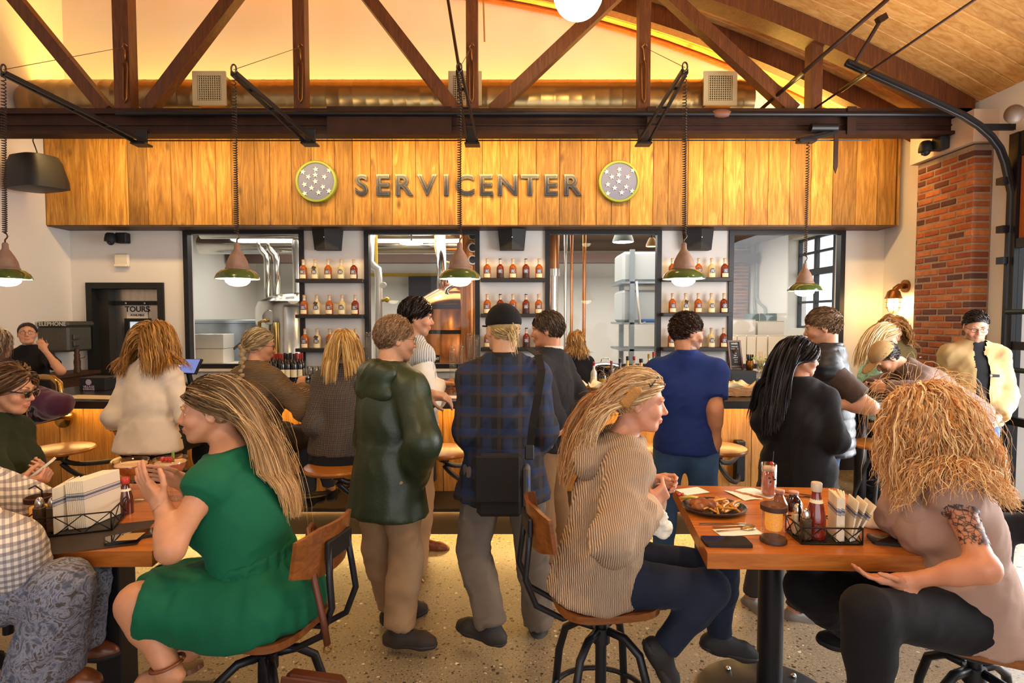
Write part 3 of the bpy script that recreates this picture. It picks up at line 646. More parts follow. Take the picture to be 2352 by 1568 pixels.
mk('roller', cyl(P(1862, 293, TY - .16), P(1922, 293, TY - .16), .035, n=12), BLACK, a, 40)
st = thing('hanging_stake', 'flat pointed dark metal stake hanging from the truss chord', 'stake', P(1921, 305, TY - .13))
A = P(1921, 300, TY - .13); E = P(1921, 398, TY - .13)
mk('blade', prism([(A[0] - .02, A[2]), (A[0] + .02, A[2]), (A[0] + .02, E[2] + .06), (A[0], E[2]), (A[0] - .02, E[2] + .06)], TY - .135, TY - .125), IRON, st)
# thin cable below the truss and tension wires
cb = mk('cable', cyl(P(335, 323, TY - .1), P(2000, 322, TY - .1), .006, n=6), BLACK, origin=P(1176, 323, TY - .1)); tag(cb, 'thin black cable strung under the truss chord', 'cable')
for (px, (tx_, ty_)) in zip((287, 690, 1083, 1479), tips):
    h = P(px, 108, TY - .075); T = P(tx_, ty_ - 8, PY_)
    k = thing('turnbuckle_hook', 'brass turnbuckle hook on a truss post, wired to the ' + {287: 'arm by the loudspeaker', 690: 'arm before the tank window', 1083: 'arm before the still window', 1479: 'arm before the shelving window'}[px], 'hook', h, group='turnbuckle hooks on truss posts')
    e = P(px, 236, TY - .075); m = P(px, 145, TY - .075)
    mk('loop', tube([m + (-.018, 0, 0), m + (-.02, 0, -.06), e + (-.016, 0, .04), e, e + (.016, 0, .04), m + (.02, 0, -.06), m + (.018, 0, 0), m + (0, 0, .03)], .008, 6), BR, k, True)
    mk('hook', tube([m + (0, 0, .02), h + (0, 0, -.03), h + (-.02, -.01, 0), h + (.01, -.02, .03), h + (.025, -.01, .0)], .01, 6), BR, k, True)
    mk('wire', cyl(h, T, .0025, n=5), HOOKM, k)
A0 = lambda p: (p[0], p[1], arch(p[0]) - .001)
# centre stay running up from the middle arm tip, cord above, globe lamp
sr = mk('stay_rod', cyl(P(1055, 160, PY_), P(1024, -30, 4.6), .012, n=8), IRON, origin=P(1055, 160, PY_)); tag(sr, 'dark stay rod rising from the middle swing arm tip', 'rod')
cr = mk('pull_rope', cyl(P(1113, 97, 6.3), A0(P(1109, -40, 6.3)), .01, n=6), pbr('ochre_cord', '#9c7a3a', .7), origin=P(1113, 97, 6.3)); tag(cr, 'short ochre cord end hanging before the gable wall', 'cord')
c = P(1328, -14, 4.3)
gl = thing('globe_lamp', 'large glowing opal globe lamp near the roof', 'globe lamp', c)
mk('globe', ball(c, .185, 24, 16), lamp('opal_globe_glow', (1.0, .74, .36), 14), gl, True)
mk('stem', cyl(c + (0, 0, .18), (c[0], c[1], arch(c[0]) - .001), .012), BR, gl)
for gx, gy, nm in ((-1.9, 2.7, 'over the cocktail table'), (2.5, 2.7, 'near the overhead door')):  # two added globes out of view, put in to brighten the ceiling boards
    g2 = copy_tree(gl); g2['label'] = 'added unseen opal globe lamp ' + nm; g2.location = (gx, gy, 3.5)
# added pendants out of view, a warm fill over the tables
for (x, y, z, nm) in ((-1.6, 1.9, 3.15, 'over the table with the paper napkins'), (1.5, 1.9, 3.15, 'over the table with the fries'), (0.0, 1.0, 3.1, 'over the aisle between the tables')):
    lp = copy_tree(pend); lp['label'] = 'added unseen green pendant lamp ' + nm; lp.location = (x, y, z)
    mk('cord', cyl((x, y, z + .33), (x, y, arch(x) - .001), .006, n=6), CORD, lp, origin=(x, y, z))
    l = bpy.data.lights.new('warm_fill_spot', 'SPOT'); l.energy = 50; l.color = WARM2; l.shadow_soft_size = .08; l.spot_size = R(150); l.spot_blend = .6
    o = bpy.data.objects.new('warm_fill_spot', l); COL.objects.link(o); o.parent = lp; o.location = (0, 0, -.06)
# ------------------------------------------------------------------ bar
BZ, BY0, BY1, FPY = 1.03, 4.3, 5.25, 4.62
bX0, bX1 = P(-40, 925, BY0)[0], 2.28
BARW = wood('honey_barn_boards', '#8a551b', '#b57a30', '#d59c4e', grain=(13, 13, .9), rough=.5, rnd=.35, bmp=.3)
bar_t = thing('bar_counter', 'long bar with black counter top and honey plank front', 'bar counter', ((bX0 + bX1) / 2, 4.7, 0))
CT = pbr('black_counter_top', '#1b1715', .3, var=.2, vscale=6, coat=.2)
mk('counter_top', rbox(bX0, bX1, BY0, BY1, BZ - .062, BZ, .004), CT, bar_t)
mk('carcass', box(bX0 + .05, bX1 - .05, FPY + .03, BY1 - .05, 0.0, BZ - .062), SOFTBLACK, bar_t)
x = bX0 + .05; rr = random.Random(5)
while x < bX1 - .06:
    wd = min(rr.choice([.2, .24, .28, .3]), bX1 - .05 - x)
    inst('plank', mesh_of('plank', rbox(.002, wd - .002, 0, .028, .2, BZ - .064, .003), BARW), bar_t, (x - (bX0 + bX1) / 2, FPY - 4.7 + rr.uniform(-.005, .0), 0)); x += wd
mk('foot_step', cat(box(bX0 + .05, bX1 - .05, 4.25, FPY + .03, 0, .19), rbox(bX0 + .05, bX1 - .05, 4.2, FPY + .03, .19, .222, .004)), pbr('dark_step', '#1d1511', .45, var=.2, vscale=5), bar_t)
LED = lamp('led_strip_glow', (1.0, .62, .2), 9)
mk('led_strip', box(bX0 + .2, bX1 - .2, BY0 + .16, BY0 + .172, BZ - .07, BZ - .0625), lamp('led_strip_bar', (1.0, .62, .2), 60), bar_t)
mk('led_strip', box(bX0 + .2, bX1 - .2, 4.232, 4.246, .1845, .1895), lamp('led_strip_step', (1.0, .62, .2), 110), bar_t)
mk('service_ledge', rbox(P(1570, 860, 5.1)[0], bX1 - .1, 4.95, BY1, BZ + .0005, 1.2, .004), SOFTBLACK, bar_t)
# back bar under the windows
bb = thing('back_bar', 'dark back bar counter running along the wall under the windows', 'counter', (-.4, 6.3, 0))
mk('top', rbox(P(440, 850, 6.3)[0], wx(1925), 6.02, WY - .065, .92, .96, .004), CT, bb)
mk('cabinet', box(P(445, 850, 6.3)[0], wx(1920), 6.06, WY - .07, 0, .919), pbr('dark_cabinet', '#2a1c13', .5), bb)
sb = thing('side_counter', 'low dark wooden counter beside the tours door under the phone box', 'counter', (-4.8, 6.0, 0))
DW = wood('dark_walnut', '#2c1810', '#432716', '#5a371f', grain=(1, 12, 12), rnd=.1, knots=False)
q0 = P(207, 852, 6.35); mk('top', rbox(XL + .003, q0[0] - .02, 5.35, 6.55, 1.02, 1.06, .004), DW, sb); mk('body', box(XL + .01, q0[0] - .06, 5.5, 6.5, 0, 1.019), DW, sb)
# shelves and bottles
SHELF = pbr('near_black_shelf', '#1f1a1b', .5)
sh_px = [((678, 832), (645, 727, 805)), ((1104, 1252), (643, 725, 803)), ((1524, 1684), (642, 723, 803))]
GL_AMBER = ['#c9601c', '#a33e12', '#d9a441']
def liquid(name, col, rough=.06):
    if name in _M: return _M[name]
    m, nt, b = newmat(name); b.inputs['Base Color'].default_value = lin(col); b.inputs['Roughness'].default_value = rough; b.inputs['Coat Weight'].default_value = .6
    b.inputs['Subsurface Weight'].default_value = .0; b.inputs['Emission Color'].default_value = lin(col); b.inputs['Emission Strength'].default_value = 0.0
    b.inputs['Transmission Weight'].default_value = .35; b.inputs['IOR'].default_value = 1.15
    _M[name] = m; return m
LIQ = {'amber': liquid('amber_whiskey', '#c4621e'), 'dark': liquid('dark_bourbon', '#8c3413'), 'clear': liquid('pale_gold_spirit', '#ead49a')}
NECKG = pbr('clear_neck_glass', '#d9c9b4', .1, coat=.5)
CORKS = {'tan': pbr('tan_cork_stopper', '#b98a52', .6), 'black': pbr('black_stopper', '#2a2224', .5)}
PAPER = pbr('cream_label_paper', '#efdfba', .7); DLAB = pbr('black_label_paper', '#2b2226', .6); BLUE_L = pbr('blue_label_disc', '#4a5680', .5); WDOT = pbr('white_print', '#f4efe2', .6)
body_prof = [(.0, 0), (.040, 0), (.043, .004), (.043, .115), (.040, .132), (.03, .147), (.018, .157), (.0165, .165)]
neck_prof = [(.0165, .165), (.0155, .205), (.018, .207), (.018, .215)]
cap_prof = [(.0165, .208), (.0175, .212), (.0175, .228), (0, .228)]
lab_geo = grid(lambda u, v: (.0435 * math.sin((u - .5) * 1.9), -.0435 * math.cos((u - .5) * 1.9), .008 + v * .045), 8, 1)
disc_geo = cat(*[(lambda r0, r1, off: grid(lambda u, v: ((lambda x, z: (x, -(off) * math.cos(x / .0435), z + .083))((r0 + (r1 - r0) * v) * math.cos(u * 2 * math.pi), (r0 + (r1 - r0) * v) * math.sin(u * 2 * math.pi))), 20, 1))(0.0, .029, .0442)])
dots = []
for sx, sy in STARS: dots.append(mv(ball((0, 0, 0), (.0036, .0008, .0036), 6, 4), (sx * .0006, -.0447 * math.cos(sx * .0006 / .0435), -sy * .0006 + .083)))
dot_geo = cat(*dots)
BM = {k: mesh_of('bottle_body', lathe(body_prof, n=20), LIQ[k], 40) for k in LIQ}
NM = mesh_of('neck', lathe(neck_prof, n=14), NECKG, True); CM = {k: mesh_of('stopper', lathe(cap_prof, n=12), CORKS[k], 40) for k in CORKS}
LM = {'cream': mesh_of('label', lab_geo, PAPER, True), 'black': mesh_of('label', lab_geo, DLAB, True)}; DM = mesh_of('round_label', disc_geo, BLUE_L, True); SM = mesh_of('label_stars', dot_geo, WDOT)
TM_ = mesh_of('hang_tag', mv(box(-.022, .022, -.001, .001, -.018, .018), (0, -.045, .13), ry=R(20), rx=R(-25)), DLAB)
def spirit_bottle(loc, liq, cork, lab, label, group, tg=False, s=1.0):
    t = thing('spirit_bottle', label, 'bottle', loc, group); t.scale = (s, s, s)
    inst('bottle_body', BM[liq], t); inst('neck', NM, t); inst('stopper', CM[cork], t); inst('label', LM[lab], t)
    d = inst('round_label', DM, t); inst('label_stars', SM, d)
    if tg: inst('hang_tag', TM_, t)
where = ['by the steel tank window', 'by the copper still window and pipes', 'by the brick-view window']
tier = ['top', 'middle', 'bottom']
pat = [['amber', 'clear', 'amber', 'clear', 'dark'], ['amber', 'dark', 'amber', 'dark', 'amber'], ['amber', 'clear', 'amber', 'clear', 'dark']]
cols5 = [[(697, 724, 754, 784, 813), (699, 728, 757, 786, 816), (701, 729, 758, 788, 817)],
         [(1119, 1149, 1178, 1208, 1238), (1119, 1149, 1178, 1208, 1237), (1120, 1150, 1178, 1209, 1238)],
         [(1544, 1573, 1604, 1634, 1664), (1544, 1574, 1603, 1633, 1662), (1542, 1571, 1603, 1633, 1661)]]
cname = {'amber': 'amber whiskey', 'clear': 'pale clear spirit', 'dark': 'dark bourbon'}
for si, ((a, b), rows) in enumerate(sh_px):
    for ri, py in enumerate(rows):
        SYf = WY - .16; zt = P(1176, py - 5, SYf)[2]; xa, xb = P(a, py, SYf)[0], P(b, py, SYf)[0]
        s_ = mk('bottle_shelf', rbox(xa, xb, SYf, WY - .001, zt - .042, zt, .003), SHELF, origin=((xa + xb) / 2, SYf, zt))
        tag(s_, '%s dark floating bottle shelf on the wall %s' % (tier[ri], where[si]), 'shelf', 'floating bottle shelves')
        for k, px in enumerate(cols5[si][ri]):
            liq = pat[si][k]; blk = (si == 1 and k in (1, 3))
            tg = (si == 0 and k == 1) or (si == 2 and ri == 1 and k == 1)
            lab = '%s bottle%s, %s from the %s, %s shelf' % (cname[liq], ' with black label' if blk else ' with hang tag' if tg else '', ('first', 'second', 'third', 'fourth', 'fifth')[k], ('tank window', 'copper still window', 'white rack window')[si], tier[ri])
            spirit_bottle((P(px, py, WY - .085)[0], WY - .085, zt), liq, 'black' if blk else 'tan', 'black' if blk else 'cream', lab, 'bottles on the wall shelves', tg, 1.0)
# shelf strip light: small warm lamps under sign board wash the shelves
# ------------------------------------------------------------------ swing stools at the bar
SEATW = wood('varnished_seat_wood', '#8a4d18', '#a9651f', '#bd7a30', grain=(2, 14, 14), rough=.3, rnd=.2, knots=False, bmp=.05)
def swing_stool(px, py, where_, z=.76, side=1, wallY=FPY, rot=0):
    c = PZ(px, py, z)
    t = thing('swing_stool', 'round wooden swing-out stool ' + where_, 'stool', (c[0], c[1], 0), group='swing-out stools')
    mk('seat', lathe([(0, z + .004), (.17, z), (.198, z - .006), (.205, z - .018), (.198, z - .032), (.15, z - .036), (0, z - .036)], (c[0], c[1], 0), 36), SEATW, t, 40)
    mk('seat_plate', cyl((c[0], c[1], z - .036), (c[0], c[1], z - .09), .06, .035, 14), BLACK, t)
    for zz_, dz in ((.62, 0), (.40, -.12)):
        A = np.array([c[0], c[1], z - .08 + dz * .3]); W_ = np.array([c[0] + side * .42, wallY - .03, zz_ - .03])
        pts_ = [A, A + (side * .05, .02, -.08), A + (side * .16, .1, (W_[2] - A[2]) * .8), (W_ + A) / 2 + (side * .1, .05, (W_[2] - A[2]) * .5), W_]
        tt = np.linspace(0, 1, 14); pp = np.array(pts_); n_ = len(pp) - 1
        sm = np.array([sum(math.comb(n_, k) * (1 - u) ** (n_ - k) * u ** k * pp[k] for k in range(n_ + 1)) for u in tt])
        mk('curved_arm', tube(sm, .018, 7), BLACK, t, True)
    mk('wall_hinge', rbox(c[0] + side * .42 - .04, c[0] + side * .42 + .04, wallY - .07, wallY - .0, .32, .66, .01), BLACK, t)
swing_stool(140, 1026, 'next to the brass rail, empty')
swing_stool(338, 1048, 'under the woman in the cream blouse')
swing_stool(600, 1060, 'under the woman with the braid')
swing_stool(775, 1066, 'under the woman in the dotted top')
swing_stool(1020, 1030, 'behind the man in the cable-knit vest', side=1)
swing_stool(1470, 1026, 'behind the woman in the ribbed cardigan', side=1)
swing_stool(1648, 1024, 'beside the blue polo')
# ------------------------------------------------------------------ round-ended table at the far end of the bar
rt0 = PZ(2018, 908, 1.06)
rt = thing('round_table', 'black round-topped high table with a pale edge band beyond the bar', 'table', (rt0[0] + .28, 4.55, 0))
cx_, cy_ = rt0[0] - .06, 4.50
mk('table_top', cyl((cx_, cy_, 1.03), (cx_, cy_, 1.062), .5, n=48), CT, rt, 40)
mk('edge_band', lathe([(.5, 1.006), (.506, 1.008), (.506, 1.058), (.5, 1.06)], (cx_, cy_, 0), 48), pbr('grey_edge_band', '#9b9a98', .35, metal=.6), rt, True)
mk('leg', cyl((cx_, cy_, .03), (cx_, cy_, 1.03), .045), BLACK, rt, True); mk('base', lathe([(0, .035), (.1, .035), (.28, .012), (.28, 0)], (cx_, cy_, 0), 28), BLACK, rt, 40)
def loose_stool(px, py, z, lab):
    c = PZ(px, py, z); t = thing('round_stool', lab, 'stool', (c[0], c[1], 0), group='round stools by the high table')
    mk('seat', lathe([(0, z + .004), (.17, z), (.195, z - .006), (.2, z - .018), (.19, z - .034), (0, z - .036)], (c[0], c[1], 0), 32), SEATW, t, 40)
    mk('screw_post', cyl((c[0], c[1], .3), (c[0], c[1], z - .036), .025), BLACK, t)
    for k in range(4):
        a = math.pi / 4 + k * math.pi / 2; e = np.array([c[0] + .21 * math.cos(a), c[1] + .21 * math.sin(a), 0.0]); h = np.array([c[0] + .06 * math.cos(a), c[1] + .06 * math.sin(a), z - .12])
        mk('leg', tube([h + (0, 0, .03), h + (e - h) * .12 + (.02 * math.cos(a), .02 * math.sin(a), 0), (h + e) / 2 + (.03 * math.cos(a), .03 * math.sin(a), .02), e], .014, 7), BLACK, t, True)
    mk('foot_ring', tube([(c[0] + .165 * math.cos(a), c[1] + .165 * math.sin(a), .22) for a in np.linspace(0, 2 * math.pi, 25)], .01, 6), BLACK, t, True)
loose_stool(2040, 978, .74, 'round honey wood stool tucked against the high table')
loose_stool(2025, 1016, .74, 'round honey wood stool in front of the high table')
# ------------------------------------------------------------------ figures: smooth distance fields meshed on a grid
A_ = lambda *v: np.array(v, float)
def nrm(v): v = np.asarray(v, float); return v / (np.linalg.norm(v) + 1e-12)
def fastmesh(name, V, Q, mats, attr=None, smooth=True):
    V = np.ascontiguousarray(V, np.float32); Q = np.ascontiguousarray(Q, np.int32); k = Q.shape[1]
    me = bpy.data.meshes.new(name); me.vertices.add(len(V)); me.vertices.foreach_set('co', V.ravel())
    me.loops.add(Q.size); me.loops.foreach_set('vertex_index', Q.ravel())
    me.polygons.add(len(Q)); me.polygons.foreach_set('loop_start', np.arange(len(Q), dtype=np.int32) * k)
    me.polygons.foreach_set('use_smooth', np.full(len(Q), smooth, bool))
    me.update(calc_edges=True); me.validate()
    for m in (mats if isinstance(mats, (list, tuple)) else [mats]): me.materials.append(m)
    for an, av in (attr or {}).items():
        if av.ndim == 1: a = me.attributes.new(an, 'FLOAT', 'POINT'); a.data.foreach_set('value', av.astype(np.float32))
        else: a = me.attributes.new(an, 'FLOAT_COLOR', 'POINT'); a.data.foreach_set('color', av.astype(np.float32).ravel())
    return me
def rc(a, b, r1, r2, k=.03, cut=None, mode=1): return ('rc', np.asarray(a, float), np.asarray(b, float), r1, r2, k, cut, mode)
def el(c, r, M=None, k=.03, cut=None, mode=1): return ('el', np.asarray(c, float), np.asarray(r, float), M, None, k, cut, mode)
def bxp(c, r, M=None, k=.02, cut=None, mode=1, rd=.01): return ('bx', np.asarray(c, float), np.asarray(r, float), M, rd, k, cut, mode)
def ec(a, b, ra, rb, M, k=.03, cut=None, mode=1): return ('ec', np.asarray(a, float), np.asarray(b, float), (ra, rb), M, k, cut, mode)
def prim_box(p):
    if p[0] == 'rc': lo = np.minimum(p[1] - p[3], p[2] - p[4]); hi = np.maximum(p[1] + p[3], p[2] + p[4])
    elif p[0] in ('el', 'bx'):
        e = p[2] + (p[4] or 0) if p[0] == 'bx' else p[2]
        e = np.abs(p[3]) @ e if p[3] is not None else e; lo, hi = p[1] - e, p[1] + e
    else: m = max(*p[3][0], *p[3][1]); lo = np.minimum(p[1], p[2]) - m; hi = np.maximum(p[1], p[2]) + m
    return lo, hi
def axis(lo, hi, c, fines):
    o = [lo]; x = lo
    while x < hi:
        st = c
        for a, b, f in fines:
            if a - 1e-9 <= x < b: st = min(st, f)
            elif x < a < x + st: st = min(st, max(a - x, f))
        x += st; o.append(x)
    return np.array(o, np.float32)
def mesh_field(prims, c=.011, fines=(), bounds=None):
    c = c * 1.34 if c >= .0085 else c
    bs = [prim_box(p) for p in prims if p[7] > 0]; lo = np.min([b[0] for b in bs], 0) - .03; hi = np.max([b[1] for b in bs], 0) + .03
    if bounds is not None: lo, hi = np.maximum(lo, bounds[0]), np.minimum(hi, bounds[1])
    X = [axis(lo[i], hi[i], c, [(f[0][i], f[1][i], f[2]) for f in fines]) for i in range(3)]
    f = np.full([len(x) for x in X], .05, np.float32)
    for p in prims:
        a, b = prim_box(p); k = p[5]; pad = .05 + k
        s = [slice(max(0, np.searchsorted(X[i], a[i] - pad) - 1), np.searchsorted(X[i], b[i] + pad) + 1) for i in range(3)]
        x, y, z = X[0][s[0]][:, None, None], X[1][s[1]][None, :, None], X[2][s[2]][None, None, :]
        if x.size == 0 or y.size == 0 or z.size == 0: continue
        if p[0] == 'rc':
            ba = (p[2] - p[1]); L = ba @ ba + 1e-12; ax_, ay_, az_ = x - p[1][0], y - p[1][1], z - p[1][2]
            h = np.clip((ax_ * ba[0] + ay_ * ba[1] + az_ * ba[2]) / L, 0, 1)
            d = np.sqrt((ax_ - h * ba[0]) ** 2 + (ay_ - h * ba[1]) ** 2 + (az_ - h * ba[2]) ** 2) - (p[3] + (p[4] - p[3]) * h)
        else:
            q = (x - p[1][0], y - p[1][1], z - p[1][2]); M = p[3] if p[0] != 'ec' else p[4]
            if M is not None: q = tuple(q[0] * M[0, i] + q[1] * M[1, i] + q[2] * M[2, i] for i in range(3))
            if p[0] == 'el':
                r = p[2]; k0 = np.sqrt((q[0] / r[0]) ** 2 + (q[1] / r[1]) ** 2 + (q[2] / r[2]) ** 2); k1 = np.sqrt((q[0] / r[0] ** 2) ** 2 + (q[1] / r[1] ** 2) ** 2 + (q[2] / r[2] ** 2) ** 2)
                d = k0 * (k0 - 1) / (k1 + 1e-9)
            elif p[0] == 'bx':
                r = p[2]; dx, dy, dz = np.abs(q[0]) - r[0], np.abs(q[1]) - r[1], np.abs(q[2]) - r[2]
                d = np.sqrt(np.maximum(dx, 0) ** 2 + np.maximum(dy, 0) ** 2 + np.maximum(dz, 0) ** 2) + np.minimum(np.maximum(np.maximum(dx, dy), dz), 0) - p[4]
            else:
                ax3 = M.T @ (p[2] - p[1]); L = ax3[2]; t = np.clip(q[2] / L, 0, 1); (ra, rb) = p[3]
                u0 = q[0] - ax3[0] * t; v0 = q[1] - ax3[1] * t
                rx = ra[0] + (rb[0] - ra[0]) * t; ry = ra[1] + (rb[1] - ra[1]) * t
                d = (np.sqrt((u0 / rx) ** 2 + (v0 / ry) ** 2) - 1) * np.minimum(rx, ry)
                d = np.maximum(d, np.maximum(-q[2] * np.sign(L), (q[2] - L) * np.sign(L)))
        if p[6]:
            for pt, n in p[6]: d = np.maximum(d, (x - pt[0]) * n[0] + (y - pt[1]) * n[1] + (z - pt[2]) * n[2])
        o = f[s[0], s[1], s[2]]
        if p[7] > 0: h = np.clip(.5 + .5 * (o - d) / k, 0, 1); f[s[0], s[1], s[2]] = o + (d - o) * h - k * h * (1 - h)
        else: h = np.clip(.5 - .5 * (o + d) / k, 0, 1); f[s[0], s[1], s[2]] = o + (-d - o) * h + k * h * (1 - h)
    return nets(f, X)
def nets(f, X):
    n = f.shape; ins = f < 0; cid, cp, quads = [], [], []
    def flat(i, j, k): return (i.astype(np.int64) * n[1] + j) * n[2] + k
    for a in range(3):
        sl0 = [slice(None)] * 3; sl1 = [slice(None)] * 3; sl0[a] = slice(0, -1); sl1[a] = slice(1, None)
        m = ins[tuple(sl0)] != ins[tuple(sl1)]
        o1, o2 = [i for i in range(3) if i != a]
        sl = [slice(None)] * 3; sl[o1] = slice(1, n[o1] - 1); sl[o2] = slice(1, n[o2] - 1); mm = np.zeros_like(m); mm[tuple(sl)] = m[tuple(sl)]
        I = np.array(np.nonzero(mm)); J = I.copy(); J[a] += 1
        v0, v1 = f[tuple(I)], f[tuple(J)]; t = v0 / (v0 - v1)
        pos = np.stack([X[i][I[i]] for i in range(3)], 1).astype(np.float64); pos[:, a] += t * (X[a][J[a]] - X[a][I[a]])
        cs = []
        for d1, d2 in ((-1, -1), (0, -1), (0, 0), (-1, 0)):
            C = I.copy(); C[o1] += d1; C[o2] += d2; c_ = flat(*C); cs.append(c_); cid.append(c_); cp.append(pos)
        q = np.stack(cs, 1); flip = (v0 > 0) ^ (a == 1); q[flip] = q[flip][:, ::-1]; quads.append(q)
    cid = np.concatenate(cid); cp = np.concatenate(cp); Q = np.concatenate(quads)
    u, inv = np.unique(cid, return_inverse=True); cnt = np.bincount(inv)
    V = np.stack([np.bincount(inv, cp[:, i]) / cnt for i in range(3)], 1)
    return V, np.searchsorted(u, Q)
_LAT = np.random.default_rng(5).random((32, 32, 32)).astype(np.float32) * 2 - 1
def vnoise(p):
    i = np.floor(p).astype(int); f = p - i; f = f * f * (3 - 2 * f); r = 0
    for a in (0, 1):
        for b in (0, 1):
            for c in (0, 1):
                r = r + _LAT[(i[:, 0] + a) % 32, (i[:, 1] + b) % 32, (i[:, 2] + c) % 32] * (f[:, 0] if a else 1 - f[:, 0]) * (f[:, 1] if b else 1 - f[:, 1]) * (f[:, 2] if c else 1 - f[:, 2])
    return r
def vnormals(V, Q):
    n = np.cross(V[Q[:, 2]] - V[Q[:, 0]], V[Q[:, 3]] - V[Q[:, 1]]); N = np.zeros_like(V)
    for k in range(4): 
        for i in range(3): N[:, i] += np.bincount(Q[:, k], n[:, i], len(V))
    return N / (np.linalg.norm(N, axis=1)[:, None] + 1e-12)
def wrinkle(V, Q, amp, seed=0, sc=(14, 14, 7), dirn=None):
    if amp <= 0: return V
    N = vnormals(V, Q); p = V + seed * 3.17
    w = p + .03 * np.stack([vnoise(p * 9), vnoise(p * 9 + 5), vnoise(p * 9 + 9)], 1)
    if dirn is None:
        a = vnoise(w * np.array(sc)); b = vnoise((w @ np.array([[.7, 0, .7], [0, 1, 0], [-.7, 0, .7]])) * np.array([26, 20, 7]) + 7)
    else: a = vnoise(w * np.array(sc)); b = vnoise(w * np.array(dirn) + 3)
    ridge = 1 - 2 * np.abs(b)
    return V + N * (amp * (.55 * a + .55 * ridge))[:, None]
# -------------------------------------------------- materials for people
def skin_mat(col):
    nm = 'skin_' + col[1:]
    if nm in _M: return _M[nm]
    m, nt, b = newmat(nm); at = nt.nodes.new('ShaderNodeAttribute'); at.attribute_name = 'tint'
    vec = coords(nt); f = noise(nt, vec, 26, 3); c = lin(col)
    base = ramp(nt, f, [(.3, tuple(x * .93 for x in c[:3])), (.7, tuple(min(1, x * 1.06) for x in c[:3]))])
    nt.links.new(mixc(nt, 1.0, base, at.outputs['Color'], 'MULTIPLY'), b.inputs['Base Color']); b.inputs['Roughness'].default_value = .48
    b.inputs['Subsurface Weight'].default_value = .12; b.inputs['Subsurface Radius'].default_value = (.012, .004, .002); b.inputs['Subsurface Scale'].default_value = .6
    bump(nt, b, noise(nt, vec, 260, 2), .12, .002); _M[nm] = m; return m
def hair_mat(dark, light):
    nm = 'hair_' + dark[1:] + light[1:]
    if nm in _M: return _M[nm]
    m, nt, b = newmat(nm); at = nt.nodes.new('ShaderNodeAttribute'); at.attribute_name = 'shade'
    nt.links.new(ramp(nt, at.outputs['Fac'], [(0, lin(dark)), (1, lin(light))]), b.inputs['Base Color']); b.inputs['Roughness'].default_value = .42; b.inputs['Specular IOR Level'].default_value = .35
    _M[nm] = m; return m
def cloth(name, col, rough=.85, var=.12, vscale=5, bmp=.25, bscale=350, sheen=.04): return pbr(name, col, rough, var=var, vscale=vscale, bmp=bmp, bscale=bscale, sheen=sheen, spec=.25)
def knit(name, c1, c2, scale=170, axis_=0, strength=.8, dist=.006):
    if name in _M: return _M[name]
    m, nt, b = newmat(name); vec = coords(nt); wv = nt.nodes.new('ShaderNodeTexWave'); wv.bands_direction = 'XYZ'[axis_]; wv.inputs['Scale'].default_value = scale / 6.3 / 1.0; wv.inputs['Distortion'].default_value = 2.5; wv.inputs['Detail'].default_value = 2
    wv.inputs['Detail Scale'].default_value = .6
    nt.links.new(vec, wv.inputs['Vector']); nt.links.new(ramp(nt, wv.outputs['Fac'], [(.1, lin(c1)), (.7, lin(c2))]), b.inputs['Base Color']); b.inputs['Roughness'].default_value = .9
    bump(nt, b, wv.outputs['Fac'], strength, dist); _M[name] = m; return m
def dots_mat(name, base, dot, scale=75, size=.26):
    m, nt, b = newmat(name); vec = coords(nt); sp = nt.nodes.new('ShaderNodeSeparateXYZ'); nt.links.new(vec, sp.inputs[0]); a_ = math_(nt, 'SINE', math_(nt, 'MULTIPLY', math_(nt, 'ADD', sp.outputs[0], sp.outputs[2]), scale * 4.4)); b_ = math_(nt, 'SINE', math_(nt, 'MULTIPLY', math_(nt, 'SUBTRACT', sp.outputs[0], sp.outputs[2]), scale * 4.4))
    nt.links.new(mixc(nt, math_(nt, 'GREATER_THAN', math_(nt, 'MULTIPLY', a_, b_), 1 - size * 2), lin(base), lin(dot)), b.inputs['Base Color']); b.inputs['Roughness'].default_value = .85; return m
def check_mat(name, a, b2, c2, scale=44):
    m, nt, b = newmat(name); vec = coords(nt); sp = nt.nodes.new('ShaderNodeSeparateXYZ'); nt.links.new(vec, sp.inputs[0])
    xy = math_(nt, 'ADD', sp.outputs[0], math_(nt, 'MULTIPLY', sp.outputs[1], .9))
    f1 = math_(nt, 'GREATER_THAN', math_(nt, 'SINE', math_(nt, 'MULTIPLY', xy, scale * 6.28)), 0.1); f2 = math_(nt, 'GREATER_THAN', math_(nt, 'SINE', math_(nt, 'MULTIPLY', sp.outputs[2], scale * 6.28)), .1)
    base = mixc(nt, math_(nt, 'MULTIPLY', f1, .6), lin(a), lin(b2)); nt.links.new(mixc(nt, math_(nt, 'MULTIPLY', f2, .6), base, lin(c2)), b.inputs['Base Color']); b.inputs['Roughness'].default_value = .85; return m
